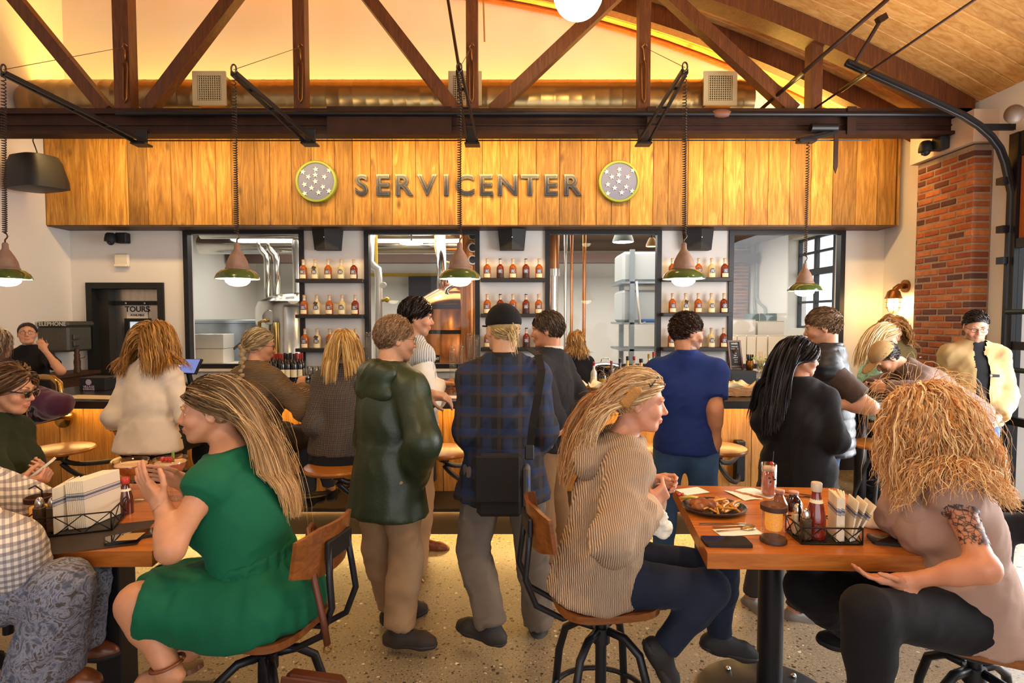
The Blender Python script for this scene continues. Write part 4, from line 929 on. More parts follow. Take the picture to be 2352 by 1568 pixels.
def plaid_mat(name, base, c1, c2):
    m, nt, b = newmat(name); vec = coords(nt); sp = nt.nodes.new('ShaderNodeSeparateXYZ'); nt.links.new(vec, sp.inputs[0])
    def band(o, sc, th, ph): return math_(nt, 'GREATER_THAN', math_(nt, 'SINE', math_(nt, 'ADD', math_(nt, 'MULTIPLY', o, sc), ph)), th)
    n = noise(nt, vec, 30, 2); o = mixc(nt, math_(nt, 'MULTIPLY', band(sp.outputs[0], 62, .2, 0), .5), lin(base), lin(c1))
    o = mixc(nt, math_(nt, 'MULTIPLY', band(sp.outputs[2], 62, .3, 1), .6), o, lin(c1)); o = mixc(nt, math_(nt, 'MULTIPLY', band(sp.outputs[0], 62, .85, 2.6), .6), o, lin(c2)); o = mixc(nt, math_(nt, 'MULTIPLY', band(sp.outputs[2], 62, .88, 2.2), .6), o, lin(c2))
    o = mixc(nt, math_(nt, 'MULTIPLY', n, .3), o, lin(base)); nt.links.new(o, b.inputs['Base Color']); b.inputs['Roughness'].default_value = .9; bump(nt, b, noise(nt, vec, 300, 2), .2); return m
def print_mat(name, stops, scale=9, dist=2.0):
    m, nt, b = newmat(name); vec = coords(nt); f = noise(nt, vec, scale, 4, .6, dist); nt.links.new(ramp(nt, f, [(p, lin(c)) for p, c in stops]), b.inputs['Base Color']); b.inputs['Roughness'].default_value = .8; return m
SHOE_SOLE = pbr('dark_rubber_sole', '#2a2320', .7); EYEW = pbr('eye_white', '#efe9e2', .2); IRIS = pbr('brown_iris', '#2c1c12', .15); LIPC = None
GLASSM = glass('spectacle_glass', gloss=.3)
# -------------------------------------------------- skeletons
def rotz(a): c, s = math.cos(a), math.sin(a); return np.array([[c, -s, 0], [s, c, 0], [0, 0, 1.0]])
def head_frame(yaw, pitch=0, roll=0):      # columns: right, forward, up; pitch > 0 looks down
    return rotz(R(yaw)) @ np.array(Matrix.Rotation(R(-pitch), 3, 'X')) @ np.array(Matrix.Rotation(R(roll), 3, 'Y'))
class Sk: pass
def skeleton(x, y, h=1.75, yaw=0, fem=False, sit=None, lean=0, hyaw=None, hpitch=5, hroll=0, stance=.11, over=None, build=1.0, wide=1.0, twist=0, side_lean=0):
    s = Sk(); k = h / 1.75; s.k = k; s.fem = fem; s.b = build; s.yaw = yaw; M = rotz(R(yaw)); s.M = M; s.base = A_(x, y, 0)
    W = lambda p: s.base + M @ np.asarray(p, float)
    s.W = W; j = {}
    hipz = .93 * k if sit is None else sit + .10 * k
    up = np.array(Matrix.Rotation(R(-lean), 3, 'X')) @ np.array(Matrix.Rotation(R(side_lean), 3, 'Y')) @ A_(0, 0, 1)
    j['pelvis'] = A_(0, 0, hipz); pel = j['pelvis']
    fw = nrm(np.cross(up, A_(1, 0, 0))); rt = np.array(Matrix.Rotation(R(twist), 3, 'Z')) @ A_(1, 0, 0); rt = nrm(rt - up * (rt @ up))
    j['waist'] = pel + up * .14 * k; j['chest'] = pel + up * .32 * k; j['neck'] = pel + up * .545 * k - fw * .01
    sw = (.142 if fem else .160) * k * wide
    j['shR'] = pel + up * .462 * k + rt * sw; j['shL'] = pel + up * .462 * k - rt * sw
    j['head'] = j['neck'] + up * .160 * k + fw * .035 * k
    for sd, sg in (('R', 1), ('L', -1)):
        j['hip' + sd] = pel + A_(sg * .092 * k * (1.05 if fem else 1), 0, -.02)
        if sit is None:
            j['kn' + sd] = A_(sg * stance * .95, .015, .50 * k); j['an' + sd] = A_(sg * stance, -.01, .085 * k)
        else:
            j['kn' + sd] = pel + A_(sg * .11, .43 * k, -.03); j['an' + sd] = A_(sg * .12, .40 * k, max(.10, sit - .43 * k))
        j['el' + sd] = j['sh' + sd] + A_(sg * .05, -.03, -.29 * k); j['wr' + sd] = j['el' + sd] + A_(sg * .0, .06, -.25 * k)
        j['ft' + sd] = None
    over = dict(over or {})
    for key, v in over.items(): j[key] = v if isinstance(v, tuple) and v[0] == 'w' else np.asarray(v, float) if v is not None else None
    s.j = {key: (v[1] if isinstance(v, tuple) else W(v)) if v is not None else None for key, v in j.items()}
    j = s.j
    s.up = nrm(j['neck'] - j['pelvis']); r = j['shR'] - j['shL']; r = nrm(r - s.up * (r @ s.up)); s.fw = np.cross(s.up, r); s.rt = r
    s.T = np.stack([s.rt, s.fw, s.up], 1)
    s.hM = head_frame(yaw if hyaw is None else hyaw, hpitch, hroll); s.hs = k * (.99 if fem else 1.0)
    return s
def torso_prims(s, i=0.0, hips=True, bust=None):
    j, k, b, T = s.j, s.k, s.b, s.T; p = []
    if hips: p.append(el(j['pelvis'] + s.up * .01 * k, A_(.165 * (1.06 if s.fem else 1), .118, .14) * k * b + i, T, .06))
    p.append(el((j['waist'] + j['chest']) / 2 - s.up * .05 * k, A_(.142 if not s.fem else .132, .105, .17) * k * b + i, T, .07))
    p.append(el(j['chest'], A_(.158 if not s.fem else .142, .115, .165) * k * (.5 + .5 * b) + i, T, .07))
    p.append(rc(j['shL'] - s.up * .01, j['shR'] - s.up * .01, .052 * k + i, .052 * k + i, .06))
    for sd in 'LR': p.append(rc(j['neck'] - s.up * .005, j['sh' + sd], .05 * k + i, .04 * k + i, .05))
    if s.fem and bust is not False:
        for sg in (-1, 1): p.append(el(j['chest'] + s.fw * .085 * k * b + s.rt * sg * .07 * k - s.up * .0, A_(.07, .065, .075) * k * b + i, T, .05))
    return p
def arm_prims(s, sd, i=0.0, t=2.0, cutend=False, grow=0.0):
    j, k, b = s.j, s.k, .6 + .4 * s.b; q = .88 if s.fem else 1.0; S, E, Wr = j['sh' + sd], j['el' + sd], j['wr' + sd]; p = []
    r0, r1, r2 = .050 * k * q * b, .041 * k * q * b, .029 * k * q
    t1 = min(t, 1.0); e = S + (E - S) * t1; re = r0 + (r1 - r0) * t1
    cut = [(e, nrm(E - S))] if (cutend and t <= 1) else None
    p.append(rc(S, e, r0 + i, re + i + grow * t1, .03, cut))
    if t > 1:
        t2 = min(t - 1, 1.0); e = E + (Wr - E) * t2; re2 = r1 + (r2 - r1) * t2
        if t2 > .15: p.append(rc(E, E + (Wr - E) * min(.35, t2), r1 + i + grow, r1 * 1.06 + i + grow, .03, [(e, nrm(Wr - E))] if cutend else None))
        p.append(rc(E, e, r1 + i + grow, re2 + i + grow, .025, [(e, nrm(Wr - E))] if cutend else None))
    return p
def leg_prims(s, sd, i=0.0, t=2.0, cutend=False, grow=0.0, slim=1.0):
    j, k, b = s.j, s.k, s.b; H, K, An = j['hip' + sd], j['kn' + sd], j['an' + sd]; p = []
    r0, r1, r2 = .092 * k * b * slim, .058 * k * (.6 + .4 * b) * slim, .038 * k * slim
    t1 = min(t, 1.0); e = H + (K - H) * t1; re = r0 + (r1 - r0) * t1
    cut = [(e, nrm(K - H))] if (cutend and t <= 1) else None
    p.append(rc(H, e, r0 + i, re + i, .05, cut))
    if t > 1:
        t2 = min(t - 1, 1.0); e = K + (An - K) * t2; re2 = r1 + (r2 - r1) * t2; c2 = [(e, nrm(An - K))] if cutend else None
        p.append(rc(K, K + (An - K) * min(.33, t2), r1 + i, r1 * 1.04 + i + grow * .3, .03, c2))
        p.append(rc(K, e, r1 + i, re2 + i + grow, .03, c2))
    return p
def head_prims(s, face=None):
    fc = dict(nose=1.0, jaw=1.0, wide=1.0); fc.update(face or {})
    c, M, h = s.j['head'], s.hM, s.hs; L = lambda x, y, z: c + M @ (A_(x, y, z) * h); wd = fc['wide']; nz = fc['nose']; jw = fc['jaw']
    p = [el(L(0, -.014, .03), A_(.075 * wd, .096, .088) * h, M, .02), el(L(0, .028, -.03), A_(.062 * wd, .066, .082) * h, M, .03),
         el(L(0, .034, -.076), A_(.046 * wd * jw, .048, .034) * h, M, .022), el(L(0, .068, -.098), A_(.02 * jw, .018, .017) * h, M, .02)]
    for sg in (-1, 1):
        p += [el(L(sg * .04, .062, -.028), A_(.028, .026, .028) * h, M, .02), el(L(sg * .028, .083, .024), A_(.027, .013, .009) * h, M, .012), rc(L(sg * .05, .0, -.04), L(sg * .035, .06, -.088), .018 * h * jw, .016 * h, .02)]
    for sg in (-1, 1): p.append(el(L(sg * .032, .099, .003), A_(.018, .018, .012) * h, M, .012, None, -1)); p.append(el(L(sg * .032, .0775, .0105), A_(.017, .0095, .0062) * h, M, .005)); p.append(el(L(sg * .032, .0770, -.0085), A_(.016, .008, .0045) * h, M, .005))
    p += [rc(L(0, .086, .010), L(0, .097 + .010 * nz, -.026), .0065 * h, .0095 * h * (.6 + .4 * nz), .01), el(L(0, .096 + .007 * nz, -.031), A_(.0115, .012, .0085) * h, M, .008)]
    for sg in (-1, 1): p.append(el(L(sg * .0115, .092, -.034), A_(.0078, .011, .0068) * h, M, .006))
    p += [el(L(0, .089, -.058), A_(.021, .013, .006) * h, M, .008), el(L(0, .0885, -.070), A_(.018, .012, .0065) * h, M, .007)]
    for sg in (-1, 1):
        p += [el(L(sg * .077 * wd, -.008, -.005), A_(.008, .02, .032) * h, M @ np.array(Matrix.Rotation(R(-sg * 18), 3, 'Z')), .008), el(L(sg * .086 * wd, -.004, -.003), A_(.006, .01, .017) * h, M, .006, None, -1)]
    nb = s.j['neck']; p.append(rc(L(0, -.03, -.05), nb - s.up * .02, .050 * s.k * (.88 if s.fem else 1.05), .058 * s.k * (.88 if s.fem else 1.05), .025))
    return p
def hand_prims(s, sd, pose):
    """pose: dict(dir=, palm= (normal out of the palm), curl=0..1 or list, spread, thumb)"""
    k = s.k * (.92 if s.fem else 1.0) * pose.get('size', 1.0); w0 = s.j['wr' + sd]; d = nrm(pose['dir']); n = np.asarray(pose['palm'], float); n = nrm(n - d * (n @ d)); sv = np.cross(d, n) * (1 if sd == 'R' else -1)   # sv points to the thumb side
    M = np.stack([sv, n, d], 1); L = lambda a, b, c: w0 + M @ (A_(a, b, c) * k)
    p = [rc(L(0, 0, -.02), L(0, 0, .02), .026 * k, .026 * k, .02), bxp(L(0, 0, .052), A_(.030, .006, .034) * k, M, .018, None, 1, .009 * k), rc(L(.025, .01, .03), L(.02, .008, .055), .016 * k, .012 * k, .015)]
    curl = pose.get('curl', .35); curl = [curl] * 4 if isinstance(curl, (int, float)) else curl; sp = pose.get('spread', .06)
    for q, (off, ln) in enumerate(((.030, .92), (.010, 1.0), (-.011, .95), (-.030, .78))):
        a = L(off, .0, .092); ang = 0; yaw_ = (1.5 - q) * sp; r = .0088 * k
        for seg, (sl, cf) in enumerate(((.043, 1.2), (.028, 1.5), (.022, 1.0))):
            ang += curl[q] * cf; dv = M @ A_(math.sin(yaw_) * math.cos(ang), math.sin(ang), math.cos(yaw_) * math.cos(ang)); b = a + dv * sl * ln * k
            p.append(rc(a, b, r, r * .92, .004 if seg else .008)); a = b; r *= .92
    th = pose.get('thumb', .5); a = L(.030, .008, .02); d1 = M @ nrm(A_(.75 - .3 * th, .25 + .5 * th, .65)); b = a + d1 * .042 * k; d2 = M @ nrm(A_(.35 - .5 * th, .25 + .5 * th, .9)); c = b + d2 * .034 * k; e = c + (M @ nrm(A_(.1 - .5 * th, .2 + .4 * th, .9))) * .026 * k
    p += [rc(a, b, .0135 * k, .0105 * k, .008), rc(b, c, .0105 * k, .0098 * k, .004), rc(c, e, .0098 * k, .0085 * k, .004)]
    return p
def mesh_regions(prims, c, regions):
    """one surface: coarse overall, finer inside each region (pt, n, lo, hi, res)"""
    V, Q = mesh_field(prims, c); Vs, Qs, n = [], [], 0; drop = np.zeros(len(Q), bool)
    for pt, nn, lo, hi, r in regions:
        ins = ((V - pt) @ nn > c * .8) & (V > lo).all(1) & (V < hi).all(1); drop |= ins[Q].all(1)
        v, q = mesh_field(prims, r, (), (lo - .012, hi + .012)); ok = ((v - pt) @ nn > -.004)[q].all(1); Vs.append(v); Qs.append(q[ok])
    Vs.insert(0, V); Qs.insert(0, Q[~drop]); off = np.cumsum([0] + [len(v) for v in Vs[:-1]]); V = np.concatenate(Vs); Q = np.concatenate([q + o for q, o in zip(Qs, off)])
    u, inv = np.unique(Q, return_inverse=True); return V[u], inv.reshape(Q.shape)
def tint_of(s, V, beard=0.0, lips=(.95, .62, .6), brow=None):
    c, M, h = s.j['head'], s.hM, s.hs; q = (V - c) @ M / h; T = np.ones((len(V), 4)); near = np.abs(q).max(1) < .16
    lm = near & (((q[:, 0] / .024) ** 2 + ((q[:, 2] + .0645) / .0125) ** 2) < 1) & (q[:, 1] > .08); T[lm, :3] *= np.array(lips)
    ck = near & (q[:, 1] > .03); w_ = np.exp(-(((np.abs(q[:, 0]) - .042) / .02) ** 2 + ((q[:, 2] + .03) / .022) ** 2)) * ck; T[:, 1] -= .13 * w_; T[:, 2] -= .13 * w_
    nm = np.exp(-((q[:, 0] / .014) ** 2 + ((q[:, 2] + .032) / .016) ** 2)) * (near & (q[:, 1] > .095)); T[:, 1] -= .12 * nm; T[:, 2] -= .1 * nm
    if beard:
        bm = near & (q[:, 1] > -.005) & (q[:, 2] < -.038 - .012 * (q[:, 1] < .05)) & (q[:, 2] > -.125) & ~(lm); mu = near & (q[:, 1] > .08) & (np.abs(q[:, 0]) < .028) & (q[:, 2] < -.043) & ~lm; bm = (bm & ~((q[:, 1] > .075) & (q[:, 2] > -.07) & (np.abs(q[:, 0]) > .03))) | mu; T[bm, :3] *= (1 - beard)
    if brow is not None:
        bm = near & (q[:, 1] > .06) & (np.abs(np.abs(q[:, 0]) - .031) < .019) & (np.abs(q[:, 2] - (.027 - 9 * (np.abs(q[:, 0]) - .034) ** 2 * 1.4)) < .0042); T[bm, :3] *= np.array(brow)
    return T
# -------------------------------------------------- hair
def strands(N, s, root_fn, steps=14, ds=.02, comb=None, grav=.5, lay=(.004, .02), curl=0.0, cfreq=9.0, colls=(), rad=.0022, seed=1, lenvar=.25, inertia=.6, frizz=0.0, shade=None, tip_shade=0.0, hug=0.0, ribbon=True, back_to=None):
    rg = np.random.default_rng(seed); c, M, h = s.j['head'], s.hM, s.hs
    u = rg.normal(size=(N * 6, 3)); u /= np.linalg.norm(u, axis=1)[:, None]; loc = A_(0, -.014, .03) + u * A_(.077, .098, .09)
    keep = root_fn(loc); loc, u = loc[keep][:N], u[keep][:N]; N = len(loc)
    layer = rg.uniform(lay[0], lay[1], N); L = 1 - rg.random(N) * lenvar
    pts = np.zeros((N, steps + 1, 3)); p = c + (loc * h) @ M.T; nrm_w = (u / A_(.077, .098, .09)) @ M.T; nrm_w /= np.linalg.norm(nrm_w, axis=1)[:, None]
    cb = (comb(loc) if callable(comb) else np.tile(np.asarray(comb if comb is not None else (0, -.4, -1.0), float), (N, 1))) @ M.T
    d = cb - nrm_w * (cb * nrm_w).sum(1)[:, None]; d = d / (np.linalg.norm(d, axis=1)[:, None] + 1e-9); d = d + nrm_w * .25; d /= np.linalg.norm(d, axis=1)[:, None]
    p = p + nrm_w * layer[:, None] * .5; pts[:, 0] = p
    hc = c + M @ (A_(0, -.014, .024) * h); hr = A_(.076, .097, .093) * h
    for i in range(steps):
        t = i / steps; g = A_(0, 0, -1) * grav * (.35 + 1.3 * t); d = d * inertia + (1 - inertia) * (cb * (1 - t) * .8 + g)
        if back_to is not None:
            ql = (p - hc) @ M / hr; nn = (ql / hr) @ M.T; nn /= np.linalg.norm(nn, axis=1)[:, None] + 1e-9; hm = (ql[:, 1] * .097 > back_to) & (i < steps * .5); d = np.where(hm[:, None], cb - nn * (cb * nn).sum(1)[:, None], d)
        d /= np.linalg.norm(d, axis=1)[:, None] + 1e-9
        p = p + d * (ds * L)[:, None]
        q = (p - hc) @ M / hr; k0 = np.linalg.norm(q, axis=1); lim = 1 + layer * (1 - .55 * t * (hug > 0)) / .09; m = (k0 < lim) | (t < hug) | (hm if back_to is not None else False); sc_ = np.where(m, lim / (k0 + 1e-9), 1.0); p = hc + ((q * sc_[:, None]) * hr) @ M.T
        for a, b, r in colls:
            ba = b - a; tt = np.clip(((p - a) @ ba) / (ba @ ba), 0, 1); cp_ = a + tt[:, None] * ba; dv = p - cp_; dd = np.linalg.norm(dv, axis=1); m = dd < r + layer; p = np.where(m[:, None], cp_ + dv / (dd[:, None] + 1e-9) * (r + layer)[:, None], p)
        dd = p - pts[:, i]; d = dd / (np.linalg.norm(dd, axis=1)[:, None] + 1e-9); pts[:, i + 1] = p
    tt = np.linspace(0, 1, steps + 1)[None, :, None]
    if curl:
        nv = lambda o_: vnoise(loc * 26 + o_)[:, None]; ph = nv(1)[:, :, None] * 9 + rg.uniform(0, .9, (N, 1, 1)); fr = cfreq * (1 + .3 * nv(2)[:, :, None]); r1 = 2.2 * np.concatenate([nv(3), nv(5), nv(7)], 1)[:, None] + .35 * rg.normal(size=(N, 1, 3)); r2 = 2.2 * np.concatenate([nv(9), nv(11), nv(13)], 1)[:, None] + .35 * rg.normal(size=(N, 1, 3)); amp = curl * rg.uniform(.7, 1.2, (N, 1, 1)) * np.minimum(1, tt * 4)
        pts = pts + amp * (np.cos(ph + fr * tt * 6.28) * r1 + np.sin(ph + fr * tt * 6.28) * r2) * .6
    if frizz: pts = pts + frizz * tt * rg.normal(size=(N, 1, 3)) + frizz * .1 * rg.normal(size=pts.shape) * tt
    tg = np.gradient(pts, axis=1); tg /= np.linalg.norm(tg, axis=2)[:, :, None] + 1e-9; rv = rg.normal(size=(N, 1, 3)); uu = np.cross(tg, rv); uu /= np.linalg.norm(uu, axis=2)[:, :, None] + 1e-9; vv = np.cross(tg, uu)
    rad_ = rad * rg.uniform(.6, 1.5, (N, 1, 1)) * (1 - .75 * tt ** 2); S = steps + 1; ns = 2 if ribbon else 3; rings = [pts + rad_ * (math.cos(a) * uu + math.sin(a) * vv) for a in np.arange(ns) * 2 * math.pi / ns]
    V = np.stack(rings, 2).reshape(-1, 3); idx = np.arange(N * S * ns).reshape(N, S, ns); Q = np.concatenate([np.stack([idx[:, :-1, k], idx[:, :-1, (k + 1) % ns], idx[:, 1:, (k + 1) % ns], idx[:, 1:, k]], -1).reshape(-1, 4) for k in range(1 if ribbon else ns)])
    sh = rg.random(N) if shade is None else np.clip(shade(loc) + rg.normal(0, .18, N), 0, 1); sh = np.clip(np.repeat(sh[:, None], S, 1) + tip_shade * tt[:, :, 0], 0, 1); sh = np.repeat(sh[:, :, None], ns, 2).ravel()
    return V, Q, sh
def hair_cap(s, thick=.007, plane=(A_(0, -.66, .75), -.008), extra=(), res=.006, ears=True):
    c, M, h = s.j['head'], s.hM, s.hs; n = M @ nrm(plane[0]); pt = c + n * plane[1] * h
    L = lambda x, y, z: c + M @ (A_(x, y, z) * h); cut = [(pt, -n)]
    pr = [el(L(0, -.014, .03), A_(.075, .096, .088) * h + thick, M, .01, cut)] + list(extra)
    return mesh_field(pr, res)
# -------------------------------------------------- person
def worn(parent, name, prims, mat, c=.010, fines=(), amp=.004, seed=0, sc=(14, 14, 7), dirn=None, label=None):
    V, Q = mesh_field(prims, c, fines); V = wrinkle(V, Q, amp, seed, sc, dirn); o0 = wloc(parent); me = fastmesh(name, V - o0, Q, mat)
    o = bpy.data.objects.new(name, me); COL.objects.link(o); o.parent = parent
    if label: o['label'] = label
    return o
def shoe_prims(s, sd, fdir, flat=True, L=.26, i=0.0, heel=0.0):
    an = s.j['an' + sd]; k = s.k * (.9 if s.fem else 1.0); f = nrm(A_(fdir[0], fdir[1], fdir[2] if len(fdir) > 2 else 0)); up = A_(0, 0, 1); up = nrm(up - f * (up @ f)); side = np.cross(f, up); z0 = an - up * (.075 * k)
    heel_ = z0 - f * .045 * k + up * .035 * k; ball_ = z0 + f * (L * .5) * k + up * .032 * k; toe = z0 + f * (L * .66) * k + up * .026 * k; base = z0
    cut = [(base, -up)]
    return [rc(heel_, ball_, .037 * k + i, .041 * k + i, .02, cut), rc(ball_, toe, .041 * k + i, .031 * k + i, .02, cut), rc(an - up * .02, z0 + f * .06 * k + up * .05 * k, .042 * k + i, .034 * k + i, .025, cut), rc(an + up * .0, an - up * .05, .042 * k + i, .042 * k + i, .02, cut)], (base, up, f)
def person(label, s, skin, top=None, res=.0135, fres=.0056, hands=None, face=None, beard=0.0, brow=(.45, .36, .3), lips=(.95, .66, .62), foot=None, shoe=None, show_legs=True, glasses=None, eyes=True, body_legs=2.0, ft_dirs=None, shoe_kw=None, skipfeet=False):
    root = thing('person', label, 'person', tuple(A_(s.j['pelvis'][0], s.j['pelvis'][1], 0)))
    s.root = root; pr = torso_prims(s)
    for sd in 'LR': pr += arm_prims(s, sd) + leg_prims(s, sd, t=body_legs)
    pr += head_prims(s, face); hc = s.j['head']; nk = nrm(hc - s.j['neck']); fines = [(s.j['neck'] + nk * .035, nk, hc - .17 * s.k, hc + .17 * s.k, fres)]
    hands = hands or {}
    for sd in 'LR':
        ps = hands.get(sd)
        if ps is None: ps = dict(dir=s.j['wr' + sd] - s.j['el' + sd], palm=-s.rt if sd == 'R' else s.rt, curl=.35)
        pr += hand_prims(s, sd, ps)
        if ps.get('fine'): w_ = s.j['wr' + sd] + nrm(ps['dir']) * .09; fines.append((s.j['wr' + sd], nrm(ps['dir']), w_ - .13, w_ + .13, fres))
    if not skipfeet:
        for sd in 'LR':
            f = (ft_dirs or {}).get(sd, s.M @ A_(.12 if sd == 'R' else -.12, 1, 0)); sp_, _ = shoe_prims(s, sd, f); pr += [q[:3] + (q[3] - .008, q[4] - .008) + q[5:] for q in sp_]
    V, Q = mesh_regions(pr, res, fines); T = tint_of(s, V, beard, lips, None); o0 = wloc(root)
    me = fastmesh('body', V - o0, Q, skin_mat(skin), {'tint': T}); o = bpy.data.objects.new('body', me); COL.objects.link(o); o.parent = root
    c, M, h = s.j['head'], s.hM, s.hs; L = lambda x, y, z: c + M @ (A_(x, y, z) * h)
    if eyes:
        for sg in (-1, 1):
            e = mk('eye', ball(L(sg * .032, .0735, .002), .0118 * h, 10, 8), EYEW, root, True); mk('iris', ball(L(sg * .032, .0800, .0015), .0064 * h, 8, 6), IRIS, e, True)
    if brow is not None and eyes:
        bmm = pbr('brow_%02d%02d%02d' % tuple(int(b_ * 99) for b_ in brow), tuple(b_ * x * .8 for b_, x in zip(brow, lin(skin)[:3])) + (1,), .7)
        for sg in (-1, 1): mk('eyebrow', tube([L(sg * .013, .0925, .0225), L(sg * .024, .0935, .0275), L(sg * .036, .0895, .0295), L(sg * .05, .078, .025)], np.array([.0032, .0042, .0036, .0015]) * h, 6), bmm, root, True)
    if shoe and not skipfeet:
        for sd in 'LR':
            f = (ft_dirs or {}).get(sd, s.M @ A_(.12 if sd == 'R' else -.12, 1, 0)); sp_, (b0, up, fd) = shoe_prims(s, sd, f, i=.004, **(shoe_kw or {})); so = worn(root, 'shoe', sp_, shoe, .009, amp=.001)
            sole = [q[:3] + (q[3] + .004, q[4] + .004) + (q[5], [(b0, -up), (b0 + up * .02, up)], q[7]) for q in sp_[:2]]; worn(so, 'sole', sole, SHOE_SOLE, .008, amp=0)
    if glasses:
        fm = pbr('spectacle_' + glasses[1:], glasses, .3, metal=.4); g = []
        for sg in (-1, 1):
            g.append(tube([L(sg * .032 + .022 * math.cos(a), .099 - .006 * abs(math.cos(a)), -.001 + .018 * math.sin(a)) for a in np.linspace(0, 2 * math.pi, 17)], .0016 * h, 5)); g.append(tube([L(sg * .054, .094, .004), L(sg * .072, .07, .006), L(sg * .08, .02, .006), L(sg * .082, -.012, -.004)], .0016 * h, 5))
        g.append(tube([L(-.011, .1, .004), L(0, .103, .007), L(.011, .1, .004)], .0016 * h, 5)); go = mk('glasses', cat(*g), fm, root, True)
        for sg in (-1, 1): mk('lens', (np.array([L(sg * .032 + .021 * math.cos(a), .099 - .006 * abs(math.cos(a)), -.001 + .017 * math.sin(a)) for a in np.linspace(0, 2 * math.pi, 16, endpoint=False)]), [tuple(range(16))]), GLASSM, go)
    return root
def add_hair(s, parts, mat, name='hair', label=None):
    Vs, Qs, Ss, n = [], [], [], 0
    for pz_ in parts:
        V, Q = pz_[0], pz_[1]; sh = pz_[2] if len(pz_) > 2 else np.full(len(V), .25); Vs.append(V); Qs.append(Q + n); Ss.append(np.broadcast_to(sh, (len(V),))); n += len(V)
    me = fastmesh(name, np.concatenate(Vs) - wloc(s.root), np.concatenate(Qs), mat, {'shade': np.concatenate(Ss)}); o = bpy.data.objects.new(name, me); COL.objects.link(o); o.parent = s.root
    if label: o['label'] = label
    return o
def region(front=.07, side=-.01, back=-.075):     # hairline test in head space
    def fn(l): return l[:, 2] > np.interp(l[:, 1], [-.11, -.06, 0.0, .05, .085], [back, back * .7, side, front * .55, front])
    return fn

def wj(px, py, Y): return ('w', P(px, py, Y))
def recut(ps, cut): return [p[:6] + ((p[6] or []) + cut,) + p[7:] for p in ps]
def top_prims(s, i=.014, sleeve=2.0, hem=-.06, flare=0.0, grow=.004, neck=.03, arms='LR', bust=None, hb=1.0):
    j, k = s.j, s.k; cut = [(j['pelvis'] + s.up * hem, -s.up), (j['neck'] + s.up * neck, s.up)]
    p = recut(torso_prims(s, i, True, bust), cut); a = j['pelvis'] + s.up * hem; b = j['waist']
    p.append(ec(a, b, ((.168 * s.b * hb) * k + i + flare, (.122 * s.b * hb) * k + i + flare), (.140 * k * s.b + i, .105 * k * s.b + i), s.T, .04))
    for sd in arms:
        if sleeve > 0: p += arm_prims(s, sd, i, sleeve, True, grow)
    return p
def trouser_prims(s, i=.010, t=1.95, grow=.01, waist=.09, slim=1.0):
    p = recut([el(s.j['pelvis'] + s.up * .01 * s.k, A_(.165 * (1.06 if s.fem else 1), .118, .14) * s.k * s.b + i, s.T, .06)], [(s.j['pelvis'] + s.up * waist, s.up)])
    for sd in 'LR': p += leg_prims(s, sd, i, t, True, grow, slim)
    return p
def collar(s, mat, h=.045, r=.062, name='collar', tilt=.012):
    n = s.j['neck']; k = s.k; return worn(s.root, name, [ec(n - s.up * .03, n + s.up * h - s.fw * tilt, (.085 * k, .08 * k), (r * k, r * k), s.T, .01)], mat, .008, amp=.0015)
def short_hair(s, dark, light, n=1100, thick=.008, top=.022, comb=(.25, -1, -.5), front=.072, side=-.005, back=-.08, seed=1, curl=.003, rad=.0024, steps=6, ds=.011, fringe=None, shade=None):
    parts = [hair_cap(s, thick, plane=(A_(0, -.70, .72), -.004)), strands(n * 2, s, region(front, side, back), steps=steps, ds=ds, comb=comb, grav=.25, lay=(thick * .9, top), hug=1.1, ribbon=True, rad=rad * .75, curl=curl, seed=seed, shade=shade)]
    if fringe: parts.append(strands(*fringe[0], **fringe[1]))
    return add_hair(s, parts, hair_mat(dark, light))
# ------------------------------------------------------------------ the people
def colls(s, extra=0.0):
    j, k, b = s.j, s.k, s.b
    return [(j['shL'], j['shR'], .07 * k + extra), (j['neck'], j['chest'], .10 * k + extra), (j['chest'] - s.rt * .06, j['chest'] + s.rt * .06, .13 * k * b + extra), (j['shL'], j['elL'], .062 * k + extra), (j['shR'], j['elR'], .062 * k + extra), (j['waist'], j['chest'], .125 * k * b + extra), (j['head'] + s.hM @ A_(0, .03, -.03) * s.hs, j['neck'], .068 * k)]
FELT = dict(amp=.006)
JEANS = cloth('blue_denim', '#3c5a82', .9, var=.25, vscale=7); KHAKI = cloth('khaki_twill', '#9c7a58', .85); BLKC = cloth('black_cloth', '#141215', .85, var=.2)
BROWNL = pbr('tan_brown_leather', '#7d4220', .35, var=.2, vscale=10, coat=.2); DBOOT = pbr('dark_brown_suede', '#2e221a', .8, var=.2)

# man in the dark green rain jacket
s = skeleton(-.63, 2.80, 1.68, yaw=-38, hyaw=-62, hpitch=6, lean=3, stance=.12, over={'anR': wj(915, 1448, 2.72), 'anL': wj(905, 1395, 3.02), 'elR': wj(972, 1015, 2.58), 'wrR': wj(950, 1095, 2.74), 'elL': wj(850, 1010, 3.05), 'wrL': wj(985, 905, 3.08)})
person('man in a dark green hooded rain jacket and khaki trousers, one hand pocketed', s, '#c48d6b', face=dict(nose=1.1), glasses='#7a6a50', beard=.12, shoe=DBOOT, ft_dirs={'L': (.9, .5), 'R': (.98, -.12)}, hands={'R': dict(dir=(-.5, .6, -.6), palm=(-1, 0, 0), curl=.9, size=.25), 'L': dict(dir=(.96, -.05, -.15), palm=(.1, .3, -1), curl=[.35, .4, .45, .5], fine=True, thumb=.6)})
GJ = pbr('dark_green_nylon', '#232e1a', .45, var=.3, vscale=4, bmp=.15, bscale=60)
worn(s.root, 'jacket', top_prims(s, .03, 1.98, -.20, .03, .012, hb=1.08), GJ, .010, amp=.010, seed=2, sc=(16, 16, 4), dirn=(13, 13, 3))
hb_ = s.j['neck'] - s.fw * .07 - s.up * .05
